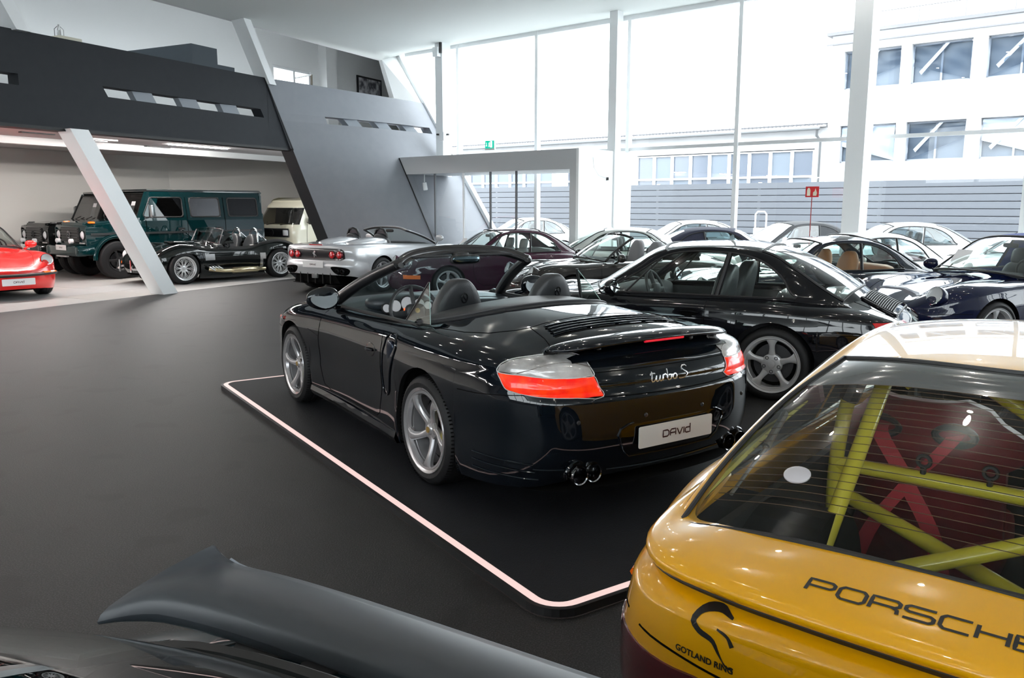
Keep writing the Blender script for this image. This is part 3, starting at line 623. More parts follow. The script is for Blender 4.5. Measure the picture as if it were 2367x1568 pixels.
# white wall corner between gallery and window frame
cw = M(); P1_, P2_, P3_, P4_ = TP(10.4, .2, 5.34), WP(-7.28, .04, HC+.02), WP(-6.05, .04, 3.95), np.array([-2.92, 21.75, 3.95])
cw.grid([[P1_*(1-t)+P2_*t, P4_*(1-t)+P3_*t] for t in (0, 1)]); struct(cw.build('wall_corner_white', WHITE, smooth=False))
cw = M(); up = P1_+(P1_-P4_)*1.5; dn = P4_+(P4_-P1_)*.7; cw.grid([[up, dn], [TP(18.0, 4.5, 7.5), TP(18.0, 4.5, 3)]]); struct(cw.build('wall_gallery_end', WHITE, smooth=False))
# other hall walls, out of frame
m = M(); bar(m, TP, -18, -17.8, -.2, 8.4, 0, 7.5); ra, rb = TP(-18), np.array([14, -14, 0.]); rn = np.array([-.1, -.2, 0])
def rbar(m, t0, t1, z0, z1): a, b = ra+(rb-ra)*t0, ra+(rb-ra)*t1; m.hexa([a+[0, 0, z0], b+[0, 0, z0], b+rn+[0, 0, z0], a+rn+[0, 0, z0], a+[0, 0, z1], b+[0, 0, z1], b+rn+[0, 0, z1], a+rn+[0, 0, z1]])
rbar(m, 0, 1, 0, 2.7); rbar(m, 0, 1, 5.3, 5.7); struct(m.build('wall_rear', mat('rear wall grey', (.30, .30, .31), .8), smooth=False))
w3 = struct(empty('window_3_added'))  # high rear windows added behind the camera to bring in daylight
for k in range(13): q = M(); rbar(q, k/12-.002, k/12+.002, 2.7, 5.3); q.build('mullion', FRAMEW, w3, smooth=False)
for k in range(12): a, b = ra+(rb-ra)*(k/12+.002), ra+(rb-ra)*((k+1)/12-.002); q = M(); q.add([a+[0, 0, 2.7], b+[0, 0, 2.7], b+[0, 0, 5.3], a+[0, 0, 5.3]], [(0, 1, 2, 3)]); q.build('pane', PGLASS, w3, smooth=False)
p = WP(30); m = M(); m.hexa([(14, -14, z) if k == 0 else ((p[0], p[1], z) if k == 1 else ((p[0]+.2, p[1], z) if k == 2 else (14.2, -14.1, z))) for z in (0, HC) for k in range(4)]); struct(m.build('wall_right', mat('right wall grey', (.7, .7, .7), .8), smooth=False))
# window wall: mullions, transom, panes
ww = struct(empty('window_wall')); G_ = M()
for t in [-5+2.5*k for k in range(15)]:
    q = M(); bar(q, WP, t-.04, t+.04, -.06, .08, 0, HC); q.build('mullion', FRAMEW, ww, smooth=False)
q = M(); bar(q, WP, -6.9, 30, -.06, .07, HC-.10, HC); q.build('head_rail', FRAMEW, ww, smooth=False)
q = M(); bar(q, WP, -2.46, 30, -.02, .05, 2.80, 2.865); q.build('transom', mat('transom grey', (.7, .72, .73), .35, .3), ww, smooth=False)
q = M(); bar(q, WP, 0, 30, -.05, .06, 0, .10); q.build('sill_rail', FRAMEW, ww, smooth=False)
q = M(); a, b = WP(-7.26, 0, HC), WP(-3.2, 0, 0); dv = np.array([WD[0], WD[1], 0])*.11; bk = np.array([WI[0], WI[1], 0])*.14; q.hexa([b-bk/2, b+dv-bk/2, b+dv+bk/2, b+bk/2, a-bk/2, a+dv-bk/2, a+dv+bk/2, a+bk/2]); q.build('slanted_mullion', FRAMEW, ww, smooth=False)
q = M(); dv2 = dv*1.9; q.hexa([b-dv2-bk/2, b-dv*.2-bk/2, b-dv*.2+bk/2, b-dv2+bk/2, a-dv2-bk/2, a-dv*.2-bk/2, a-dv*.2+bk/2, a-dv2+bk/2]); q.build('slanted_reveal', WHITE, ww, smooth=False)
for t in [-5+2.5*k for k in range(14)]:
    for (z0, z1) in (((.1, 2.8), (2.865, HC-.1)) if t >= 0 else ((2.865, HC-.1),)):
        if t == -5: pass
        q = M().add([WP(t+.04, .01, z0), WP(t+2.46, .01, z0), WP(t+2.46, .01, z1), WP(t+.04, .01, z1)], [(0, 1, 2, 3)]); q.build('pane', PGLASS, ww, smooth=False)
q = M().add([WP(-7.0, .01, HC-.1), WP(-5.04, .01, HC-.1), WP(-5.04, .01, 2.9)], [(0, 1, 2)]); q.build('pane', PGLASS, ww, smooth=False)
# steel columns inside the glass
def column(name, label, t, z0=0, w=.27, d=.30):
    c = WP(t, .6); q = M(); q.hexa([c+WD3*(-w/2)+WI3*(-d/2), c+WD3*(w/2)+WI3*(-d/2), c+WD3*(w/2)+WI3*(d/2), c+WD3*(-w/2)+WI3*(d/2)]+[v+np.array([0, 0, HC]) for v in (c+WD3*(-w/2)+WI3*(-d/2), c+WD3*(w/2)+WI3*(-d/2), c+WD3*(w/2)+WI3*(d/2), c+WD3*(-w/2)+WI3*(d/2))])
    for i in range(4): q.V[i] = (q.V[i][0], q.V[i][1], z0+(0 if i in (1, 2) else .0))
    o = q.build(name, FRAMEW, smooth=False); return o
WD3, WI3 = np.array([WD[0], WD[1], 0]), np.array([WI[0], WI[1], 0])
c1 = tag(column('steel_column', '', -5, 1.68, .24), 'white steel column by the window that stops in a slanted end behind the doorway header', 'column')
for i in (0, 3): c1.data.vertices[i].co.z = 2.15
for i in (1, 2): c1.data.vertices[i].co.z = 1.62
cb = M(); c = WP(-5, .6); cb.box((c[0]-.12, c[1]-.16, 5.32), (.16, .16, .22), rz=-.68); k_ = cb.build('bracket', FRAMEW, c1, smooth=False); cb = M(); cb.box((c[0]-.03, c[1]-.22, 5.42), (.05, .05, .26), rz=-.68); cb.build('clamp', BLACKP, c1, smooth=False)
cb = M(); cb.box((c[0]-.02, c[1]-.17, 3.32), (.20, .12, .20), rz=-.68); cb.build('junction_box', FRAMEW, c1, smooth=False); cb = M(); cb.box((c[0]-.13, c[1]-.2, 3.36), (.05, .05, .04), rz=-.68); cb.box((c[0]+.12, c[1]-.2, 3.36), (.05, .05, .04), rz=-.68); cb.build('spot_head', BLACKP, c1, smooth=False)
c2 = tag(column('steel_column', '', 0, 0, .19, .22), 'white vertical steel column at the right end of the doorway box', 'column'); c3 = tag(column('steel_column', '', 5, 0, .30, .34), 'wide white steel column beside the red fire sign', 'column')
for t in (10, 15, 20): struct(column('trim_%d' % (t//5+2), '', t))
for cc, t in ((c2, 0),): c = WP(t, .6); q = M(); q.box((c[0]-.06, c[1]-.19, .95), (.04, .02, .06), rz=-.68); q.build('wall_socket', FRAMEW, cc, smooth=False)
# slanted columns along the gallery edge
def slant(s, z0, z1, label, w=.33, o=-.0, cap=True):
    lean = .557; q = M(); f = lambda ss, oo, z: TP(ss-lean*z, oo, z); a = s
    q.hexa([f(a-w/2, o-.14, z0), f(a+w/2, o-.14, z0), f(a+w/2, o+.20, z0), f(a-w/2, o+.20, z0), f(a-w/2, o-.14, z1), f(a+w/2, o-.14, z1), f(a+w/2, o+.20, z1), f(a-w/2, o+.20, z1)])
    return tag(q.build('slanted_column', FRAMEW, smooth=False), label, 'column')
slant(3.0, 0, 2.86, 'white slanted column standing at the tile edge in front of the green off-roader', o=.0)
slant(3.0, 4.26, 5.36, 'white slanted column above the dark parapet at the upper left corner', w=.22, o=.02); slant(8.35, 4.15, 5.36, 'white slanted column above the dark parapet near its seam', w=.20, o=.05)
# doorway box
dz = 2.755; od = 2.0; db = tag(empty('doorway_portal'), 'grey portal header and white side wall around the glass entrance', 'doorway'); PG = mat('portal grey', (.50, .52, .535), .5)
def dl(t, z): return t
q = M(); P = lambda t, o, z: WP(t, o, z)
q.hexa([P(-4.93, od, dz-.40), P(0, od, dz-.40), P(0, .1, dz-.40), P(-4.93, .6, dz-.40), P(-5.16, od, dz), P(0, od, dz), P(0, .1, dz), P(-5.16, .6, dz)]); q.build('portal_header', PG, db, smooth=False)
q = M(); bar(q, WP, -.16, 0, od-.10, od, 0, dz-.40); q.build('portal_jamb', PG, db, smooth=False)
q = M(); bar(q, WP, .0, .06, .05, od+.002, 0, dz+.004); q.build('portal_side_wall', FRAMEW, db, smooth=False)
q = M(); c = WP(.07, .95, 2.18); q.box(c, (.05, .05, .06)); q.build('door_sensor', BLACKP, db, smooth=False)
q = M(); q.tube([WP(.07, 1.5, 2.6), WP(.075, 1.48, 2.4), WP(.075, 1.3, 2.25), WP(.07, .97, 2.19)], .005, 5); q.build('cable', mat('grey cable', (.5, .5, .5), .5), db)
for t in (-4.05, -3.15, -2.35, -1.62): 
    q = M(); bar(q, WP, t-.018, t+.018, od-.12, od-.08, 0, dz-.4); q.build('door_stile', mat('door stile grey', (.12, .13, .14), .4, .3) if t != -3.15 else FRAMEW, db, smooth=False)
for a, b in ((-4.9, -4.07), (-4.03, -3.17), (-3.13, -2.37), (-2.33, -1.64), (-1.6, -.16)): q = M().add([WP(a, od-.1, 0), WP(b, od-.1, 0), WP(b, od-.1, dz-.4), WP(a, od-.1, dz-.4)], [(0, 1, 2, 3)]); q.build('door_pane', PGLASS, db, smooth=False)
ex = tag(M().box(WP(-2.28, od-.02, dz+.16), (.26, .05, .20), rz=-.68).build('exit_sign', mat('exit sign white', (.8, .85, .83), .4), smooth=False), 'green and white emergency exit sign standing on the grey doorway header', 'sign')
EG = mat('exit green', (.0, .28, .20), .4, emit=(0, .6, .42), es=.25); c = WP(-2.28, od+.015, dz+.17)
q = M(); q.add([c+WD3*x+WI3*.002+np.array([0, 0, z]) for x, z in ((-.12, -.075), (.12, -.075), (.12, .085), (-.12, .085))], [(0, 1, 2, 3)]); q.build('sign_face', EG, ex, smooth=False)
q = M(); cc = c+WI3*.006; pt = lambda x, z: cc+WD3*x+np.array([0, 0, z])
q.add([pt(-.085, .05), pt(-.07, .05), pt(-.07, -.01), pt(-.055, -.01), pt(-.0775, -.04), pt(-.10, -.01), pt(-.085, -.01)], [(0, 1, 2, 3, 4, 5, 6)]); q.add([pt(.03, -.06), pt(.085, -.06), pt(.085, .075), pt(.03, .075)], [(0, 1, 2, 3)]); q.add([pt(.0, .06), pt(.014, .06), pt(.014, .045), pt(0, .045)], [(0, 1, 2, 3)]); q.add([pt(-.015, .04), pt(.02, .035), pt(.012, 0), pt(.022, -.05), pt(.008, -.05), pt(.0, -.01), pt(-.02, -.05), pt(-.03, -.045), pt(-.01, .0), pt(-.02, .02)], [tuple(range(10))]); q.build('sign_pictogram', mat('pictogram white', (.85, .9, .88), .4, emit=(1, 1, 1), es=.3), ex, smooth=False)
for k, (t, o_) in enumerate(((-4.98, 2.18), (-4.55, 1.75))):
    c = WP(t, o_, 2.16); q = M(); q.lathe([(0, .0001), (0, .05), (.17, .055), (.18, .04), (.17, .0001)], c, (.15, -.1, -1), 20); q2 = M(); 
    o = tag(q.build('wall_spotlight', FRAMEW), ('small white spotlight at the left end of the doorway header, outside it', 'small white spotlight under the doorway header behind the dark joint line')[k], 'spotlight', 'doorway spotlights'); q2.tube([c+[0, 0, .02], c+[0, .05, .26]], .012, 6); q2.build('bracket', FRAMEW, o)
# downlights
def downlight(x, y, vis=None):
    o = empty('downlight', (x, y, HC)); q = M(); q.lathe([(-.004, .06), (-.008, .095), (0, .10)], (0, 0, 0), (0, 0, 1), 20); q.build('lamp_ring', FRAMEW, o); q = M(); q.disc((0, 0, -.001), (0, 0, 1), .055, .003, 16); q.build('lamp_glow', DOWN, o, smooth=False)
    return tag(o, vis or 'small round ceiling downlight', 'ceiling light', 'ceiling downlights')
k = 0
for (u, v) in ((1014, 42), (1239, 16), (1548, 8)):
    a = u-1183.5; b = v-784; dy = 1880*math.cos(.163)-b*math.sin(.163); dzz = -b*math.cos(.163)-1880*math.sin(.163); t_ = (HC-1.63)/dzz; downlight(a*t_, dy*t_, ['leftmost of the three round downlights in the white ceiling', 'middle round downlight at the top edge of the picture', 'rightmost downlight near the window wall, cut by the top edge'][k]); k += 1
ceil_o = bpy.data.objects['ceiling']; DOWN2 = mat('added lamp glow', (1, 1, 1), .5, emit=(1, .93, .86), es=48)  # unseen lamps added for more light and glints on the paint
for (x, y) in [(a+1.1*(j % 2), b) for j, b in enumerate(np.arange(-3, 15, 1.9)) for a in np.arange(-7.5, 9, 2.4) if (b-18.2)*.776+(a-2.55)*.631 < -1.5 and (a+7.83)*.894-(b-12.49)*.447 > .5 and b > -12-.0*a]: q = M(); q.disc((x, y, HC-.30), (0, 0, 1), .045, .004, 14); q.lathe([(0, .045), (.0, .07), (.3, .07)], (x, y, HC-.30), (0, 0, 1), 14); lo_ = M(); q2 = M(); q2.disc((x, y, HC-.31), (0, 0, 1), .038, .004, 14); q2.build('added_lamp', DOWN2, ceil_o, smooth=False)
# ceiling of the lower bay: linear lamps, vents
for k in range(8): q = M(); bar(q, TP, -3.5-1.8*k, -2.3-1.8*k, 3.0+1.2*(k % 2), 3.06+1.2*(k % 2), 3.03, 3.049); q.build('linear_lamp', TUBEL, bpy.data.objects['ceiling_lower'], smooth=False)  # further lamps added out of view to brighten the bay
for (s, o_, L_) in ((-.4, 2.6, 1.3), (3.9, 2.4, 1.9), (1.3, 2.0, 1.9), (6.2, 3.3, 1.8)):
    q = M(); bar(q, TP, s, s+L_, o_, o_+.05, 3.03, 3.049); o = q.build('linear_lamp', TUBEL, smooth=False); tag(o, {-.4: 'linear ceiling lamp at the far left edge under the gallery', 3.9: 'linear ceiling lamp right of the slanted column, next to the air outlet', 1.3: 'linear ceiling lamp passing behind the top of the slanted column', 6.2: 'linear ceiling lamp nearest the dark inclined edge'}[s], 'ceiling light', 'linear lamps under the gallery')
q = M(); bar(q, TP, 4.3, 4.9, 3.4, 4.0, 3.02, 3.05); o = tag(q.build('air_outlet', FRAMEW, smooth=False), 'square white ceiling air outlet under the gallery', 'air vent'); q = M(); bar(q, TP, 4.45, 4.75, 3.55, 3.85, 3.0, 3.02); q.build('outlet_cover', FRAMEW, o, smooth=False)
for (s, o_) in ((2.6, 3.2), (6.4, 4.3), (3.6, 4.6)): q = M(); bar(q, TP, s, s+.7, o_, o_+.10, 3.03, 3.049); tag(q.build('slot_diffuser', DARKMETAL, smooth=False), {2.6: 'thin dark slot diffuser just right of the slanted column top', 6.4: 'thin dark slot diffuser beside the lamp near the dark edge', 3.6: 'thin dark slot diffuser left of the square air outlet'}[s], 'air vent', 'slot diffusers under the gallery')
# things on the gallery
q = M(); bar(q, TP, 1.55, 1.95, .35, .95, 3.16, 4.40); o = tag(q.build('plinth', mat('cream plinth', (.62, .6, .5), .6), smooth=False), 'cream plinth rising behind the dark parapet under the lantern', 'plinth')
c = TP(1.72, .6, 4.40); q = M()
for dx, dy in ((-.05, -.05), (.05, -.05), (.05, .05), (-.05, .05)): q.tube([c+[dx, dy, 0], c+[dx, dy, .14], c+[dx*.3, dy*.3, .19]], .006, 5)
q.box(c+np.array([0, 0, .006]), (.12, .12, .012)); q.tube([c+[0, 0, .19], c+[0, 0, .22]], .012, 6); l = tag(q.build('lantern', mat('pewter', (.25, .25, .25), .35, .8)), 'small glass and metal lantern standing on the cream plinth', 'lantern'); q = M(); q.lathe([(0, .03), (.10, .03), (.12, .015)], c+[0, 0, .01], (0, 0, 1), 14); q.build('glass_cylinder', mat('lantern glass', (.5, .52, .52), .1, coat=1), l)
DK = mat('dark teal grey casing', (.045, .06, .075), .6); q = M(); bar(q, TP, 4.25, 4.9, .30, 3.2, 4.2, 4.72); tag(q.build('ventilation_casing', DK, smooth=False), 'dark box shaped casing rising over the parapet beside the slanted column', 'casing'); q = M(); bar(q, TP, 4.9, 5.35, .30, .9, 4.2, 4.42); tag(q.build('low_casing', DK, smooth=False), 'low dark block at the right foot of the taller dark casing', 'casing')
q = M(); bar(q, TP, 14.85, 16.2, 4.34, 4.38, 4.9, 5.85); o = tag(q.build('picture_frame', BLACKP, smooth=False), 'black framed picture on the white wall above the grey parapet', 'picture'); q = M(); bar(q, TP, 14.92, 16.13, 4.33, 4.345, 4.96, 5.79); q.build('picture_print', mat('picture print', (.7, .7, .72), .5, noise=(5, .12, (.08, .08, .10))), o, smooth=False)
q = M(); q.tube([TP(10.25, 2.4, 3.1), TP(10.25, 2.4, 5.1)], .03, 8); o = tag(q.build('pole_stand', mat('bronze pole', (.18, .16, .13), .4, .5)), 'thin dark pole with a cross bar before the small gallery window', 'stand'); q = M(); q.tube([TP(9.6, 2.4, 4.92), TP(10.28, 2.4, 5.10)], .02, 6); q.build('cross_bar', FRAMEW, o)
# fire sign
c = WP(4.3, .75, 1.87); q = M(); q.add([c+WD3*x+np.array([0, 0, z]) for x, z in ((-.10, -.13), (.10, -.13), (.10, .10), (-.10, .10))], [(0, 1, 2, 3)]); q = M(); q.prism([c+WD3*x+np.array([0, 0, z]) for x, z in ((-.12, -.095), (.12, -.095), (.12, .095), (-.12, .095))], -WI3*.006); fs = tag(q.build('fire_sign', mat('sign red', (.62, .01, .015), .4), smooth=False), 'small red fire equipment sign on a thin red rod left of the wide column', 'sign')
pt = lambda x, z: c+WD3*x+WI3*.008+np.array([0, 0, z]); q = M(); q.add([pt(-.09, -.07), pt(-.03, -.07), pt(-.03, .03), pt(-.045, .07), pt(-.075, .07), pt(-.09, .03)], [(0, 1, 2, 3, 4, 5)]); q.add([pt(.02, -.07), pt(.08, -.07), pt(.09, -.02), pt(.06, .065), pt(.045, .01), pt(.02, -.01)], [(0, 1, 2, 3, 4, 5)]); q.build('sign_pictogram', mat('sign cream', (.8, .75, .6), .5), fs, smooth=False)
q = M(); q.tube([c+[0, 0, -.09], [c[0], c[1], 0]], .008, 5); q.build('sign_rod', mat('rod red', (.35, .02, .02), .5), fs)
# ------------------------------------------------------------------ platform
P0 = np.array([.145, 2.965]); pu = np.array([-.552, .834]); pv = np.array([.834, .552])
pf = tag(empty('display_platform', (P0[0], P0[1], 0), math.atan2(pu[1], pu[0])), 'low dark carpeted platform with a glowing pinkish light line, under the open black car', 'platform')
def rrect(L, W, r, inset=0, n=8):
    P = []
    for (cx, cy, a0) in ((L-r, -r, 0), (L-r, -(W-r), -math.pi/2), (r, -(W-r), -math.pi), (r, -r, -1.5*math.pi)):
        for k in range(n+1): a = a0-math.pi/2*k/n+math.pi/2; P.append((cx+(r-inset)*math.cos(a), cy+(r-inset)*math.sin(a)))
    return P
Lp, Wp, rp = 5.13, 2.36, .16
R0, R1, R2 = rrect(Lp, Wp, rp), rrect(Lp, Wp, rp, .022), rrect(Lp, Wp, rp, .062)
def ring(m, A, Bq, za, zb2): n = len(A); return m.add([(x, y, za) for x, y in A]+[(x, y, zb2) for x, y in Bq], [(i, (i+1) % n, n+(i+1) % n, n+i) for i in range(n)])
q = M(); ring(q, R0, R0, .002, .038); ring(q, R0, R1, .038, .038); q.build('platform_rim', BLACKP, pf, smooth=False)
q = M(); ring(q, R1, R2, .0385, .0385); q.build('light_strip', mat('pink white light strip', (.25, .19, .18), .5, emit=(1, .72, .68), es=.24), pf, smooth=False)
q = M(); q.add([(x, y, .0395) for x, y in R2], [tuple(range(len(R2)))]); q.build('platform_top', mat('platform carpet', (.0075, .0082, .0105), .6, spec=.3, noise=(3, .4, (.011, .012, .015)), bump=(160, .3)), pf, smooth=False)
# ------------------------------------------------------------------ outside
q = M(); q.add([WP(-40, -.08, -.03), WP(45, -.08, -.03), WP(45, -40, -.03), WP(-40, -40, -.03)], [(0, 1, 2, 3)]); gr = tag(q.build('yard_ground', mat('pale yard paving', (.38, .38, .38), .8, noise=(1.5, .3, (.43, .43, .43))), smooth=False), 'pale paved yard outside the window wall', 'ground'); gr['kind'] = 'structure'
fe = tag(empty('metal_fence'), 'pale grey fence of wide horizontal metal boards across the yard', 'fence'); FB = mat('fence board grey', (.125, .135, .155), .6)
nb = 11; hb = 2.42/nb
for k in range(nb):
    q = M(); q.hexa([WP(-30, -12-.03, hb*k), WP(14, -12-.03, hb*k), WP(14, -12-.09, hb*k), WP(-30, -12-.09, hb*k), WP(-30, -12.0, hb*(k+1)-.022), WP(14, -12.0, hb*(k+1)-.022), WP(14, -12.09, hb*(k+1)-.022), WP(-30, -12.09, hb*(k+1)-.022)]); q.build('fence_board', FB, fe, smooth=False)
q = M(); bar(q, WP, -30, 14, -12.12, -12.16, 0, 2.40); q.build('fence_backing', mat('fence backing', (.10, .10, .115), .8), fe, smooth=False)
for t in range(-30, 15, 4): q = M(); bar(q, WP, t-.05, t+.05, -12.2, -12.10, 0, 2.42); q.build('fence_post', FRAMEW, fe, smooth=False)
# long low shed
OW = mat('rendered white facade', (.50, .50, .51), .9, noise=(1.2, .3, (.44, .44, .45))); WG = mat('far window glass', (.10, .12, .16), .15, .0, spec=.8); WG2 = mat('far window with blind', (.16, .19, .23), .4)
sh = tag(empty('low_shed'), 'long low white shed with a ribbon of panes behind the fence', 'building'); OB = -17.0
q = M(); bar(q, WP, -34, -1.5, OB-.3, OB-.12, 0, 2.35); bar(q, WP, -34, -1.5, OB-.3, OB-.12, 3.83, 4.7); bar(q, WP, -34, -1.5, OB-8, OB-7.8, 0, 4.7); q.build('shed_wall', OW, sh, smooth=False)
q = M(); q.hexa([WP(-34, OB+.25, 4.62), WP(-1.5, OB+.25, 4.62), WP(-1.5, OB-8, 5.3), WP(-34, OB-8, 5.3), WP(-34, OB+.25, 4.70), WP(-1.5, OB+.25, 4.70), WP(-1.5, OB-8, 5.4), WP(-34, OB-8, 5.4)]); rf = q.build('shed_roof', mat('corrugated roof', (.42, .42, .43), .7), sh, smooth=False)
q = M()
for k in range(200): t = -34+k*.163; q.tube([WP(t, OB+.27, 4.72), WP(t, OB-.5, 4.78)], .045, 6)
cr = q.build('roof_corrugation', mat('corrugated roof edge', (.11, .11, .12), .7), rf); cr['kind'] = 'stuff'
q = M(); q.tube([WP(-34, OB+.33, 4.55), WP(-1.6, OB+.33, 4.55)], .06, 8); q.tube([WP(-1.7, OB+.33, 4.5), WP(-1.75, OB+.2, 4.3), WP(-1.65, OB+.05, 4.1), WP(-1.65, OB+.05, 0)], .05, 8); q.build('gutter', mat('zinc gutter', (.14, .145, .15), .5, .4), sh)
seg = [(-1.9, -9.9), (-10.7, -13.8), (-14.6, -33)]
for (b_, a_) in seg:
    n = int(round((b_-a_)/.92)); w_ = (b_-a_)/n
    for k in range(n):
        s0 = a_+k*w_
        for (z0, z1) in ((2.42, 2.72), (2.80, 3.74)):
            f = M(); 
            for (x0, x1, y0, y1) in ((s0, s0+w_, z0-.04, z0), (s0, s0+w_, z1, z1+.05), (s0, s0+.06, z0, z1), (s0+w_-.06, s0+w_, z0, z1)): bar(f, WP, x0, x1, OB-.22, OB-.1, y0, y1)
            fo = f.build('window', FRAMEW, sh, smooth=False); f = M(); bar(f, WP, s0+.06, s0+w_-.06, OB-.20, OB-.19, z0, z1); f.build('pane', (WG, WG2)[(k*7+int(z0*3)) % 3 == 0], fo, smooth=False)
q = M(); bar(q, WP, -10.7, -9.9, OB-.25, OB-.1, 2.35, 3.83); bar(q, WP, -1.9, -1.1, OB-.3, OB-.1, 0, 4.6); bar(q, WP, -14.6, -13.8, OB-.25, OB-.1, 2.35, 3.83); q.build('pier', OW, sh, smooth=False)
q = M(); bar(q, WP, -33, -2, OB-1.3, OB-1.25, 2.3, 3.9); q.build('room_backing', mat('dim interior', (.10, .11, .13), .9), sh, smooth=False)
# white office block with sheeted windows
ob = tag(empty('office_block'), 'white three storey block with plastic sheeted window openings', 'building')
cols = [(-.95, 1.05), (1.4, 3.35), (3.8, 5.85), (6.3, 8.3), (8.8, 10.8)]; rowsz = [(.4, 2.0), (3.23, 4.62), (5.95, 7.34)]; ztop = 7.95
q = M(); e = -1.42; ed = []
for (a, b) in cols: ed.append((e, a)); e = b
ed.append((e, 13))
for (a, b) in ed: bar(q, WP, a, b, OB-.4, OB, 0, ztop)
for (a, b) in cols:
    z = 0
    for (z0, z1) in rowsz: bar(q, WP, a, b, OB-.4, OB, z, z0); z = z1
    bar(q, WP, a, b, OB-.4, OB, z, ztop)
bar(q, WP, -1.42, -1.1, OB-9, OB-.4, 0, ztop); q.build('block_wall', OW, ob, smooth=False)
q = M(); bar(q, WP, -1.6, 13, OB-9, OB+.15, ztop, ztop+.12); bar(q, WP, -1.6, 13, OB+.05, OB+.13, ztop-.35, ztop-.30); rr_ = q.build('block_roof', mat('roof edge', (.16, .16, .17), .8), ob, smooth=False)
q = M(); [q.tube([WP(t, OB-.2, ztop+.1), WP(t, OB-.2, ztop+.75)], .02, 5) for t in np.arange(0, 13, 1.5)]; q.tube([WP(0, OB-.2, ztop+.72), WP(13, OB-.2, ztop+.72)], .02, 5); q.build('roof_rail', mat('rail grey', (.15, .15, .16), .5), rr_)
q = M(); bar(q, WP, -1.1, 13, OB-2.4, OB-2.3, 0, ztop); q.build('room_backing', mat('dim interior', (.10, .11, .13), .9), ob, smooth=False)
SHT = glass('plastic sheeting', (.50, .56, .63), .05, .12, 2, (.6, .65, .7), .5); SHM = mat('milky sheeting', (.28, .33, .40), .5); FOLD = mat('sheet fold', (.26, .29, .33), .5)
rd = random.Random(11)
for ci, (a, b) in enumerate(cols):
    for ri, (z0, z1) in enumerate(rowsz[1:]):
        f = M()
        for (x0, x1, y0, y1) in ((a, b, z0, z0+.07), (a, b, z1-.07, z1), (a, a+.06, z0, z1), (b-.06, b, z0, z1), ((a+b)/2-.03, (a+b)/2+.03, z0, z1)): bar(f, WP, x0, x1, OB-.30, OB-.22, y0, y1)
        fo = f.build('window', mat('weathered frame', (.30, .32, .36), .6), ob, smooth=False); f = M(); bar(f, WP, a+.06, b-.06, OB-.36, OB-.34, z0+.06, z1-.06); f.build('pane', mat('far dusty glass', (.10, .13, .17), .35), fo, smooth=False)
        # loose sheet
        nx_, nz_ = 14, 9; G = []; cut = rd.uniform(.45, .95)
        for i in range(nx_):
            u_ = i/(nx_-1); G.append([WP(a+.05+(b-a-.1)*u_*(1 if ri else 1), OB-.16+.06*math.sin(7*u_+5*v_+ci)+.03*math.sin(15*v_-9*u_), z1-.05-(z1-z0-.1)*v_*(1-(.55*u_ if (ci+ri) % 2 else .45*(1-u_)))) for v_ in np.linspace(0, 1, nz_)])
        M().grid(G).build('plastic_sheet', SHM if (ri == 0 and ci != 1) else SHT, fo)
        f = M(); f.add([WP(a+(b-a)*x, OB-.10, z0+(z1-z0)*y) for x, y in ((.62, .95), (.18, .22), (.14, .30), (.55, .95))], [(0, 1, 2, 3)]); f.build('sheet_fold', FOLD, fo, smooth=False)
# charging post outside
c = WP(1.75, -3.2); q = M(); q.box((c[0], c[1], .55), (.30, .18, 1.1), b=.02); o = tag(q.build('service_post', FRAMEW, smooth=False), 'white post with a hooped top standing outside the window', 'post'); q = M(); q.tube([(c[0]-.13, c[1], 1.1), (c[0]-.13, c[1], 1.42), (c[0]-.08, c[1], 1.48), (c[0]+.08, c[1], 1.48), (c[0]+.13, c[1], 1.42), (c[0]+.13, c[1], 1.1)], .02, 8); q.build('post_hoop', FRAMEW, o)
# ------------------------------------------------------------------ the open black car on the platform
def angpt(B, a, s_, z, h=0):
    n = np.array([math.cos(a), math.sin(a)]); r = np.array([-n[1], n[0]]); o = r*s_+n*5
    hit = B.bvh.ray_cast(Vector((o[0], o[1], z)), Vector((-n[0], -n[1], 0)))
    if hit[0] is None: hit = B.bvh.find_nearest(Vector((r[0]*s_+n[0]*.9, r[1]*s_+n[1]*.9, z)))
    nn = hit[1]
    if nn.dot(Vector((-n[0], -n[1], 0))) > 0: nn = -nn
    return np.array(hit[0]+nn*h)
_pr0 = Body.pr
def _pr(s, p, view, h=0):
    if isinstance(view, (int, float)): return angpt(s, view, p[0], p[1], h)
    return _pr0(s, p, view, h)
Body.pr = _pr
def add_patch(B, name, outline, view, m, parent, **k):
    V, F = B.patch(outline, view, **k); return mesh_obj(name, V, F, m, parent, angle=50)
def mirror_outline(O): return [(-a, b) for a, b in O]

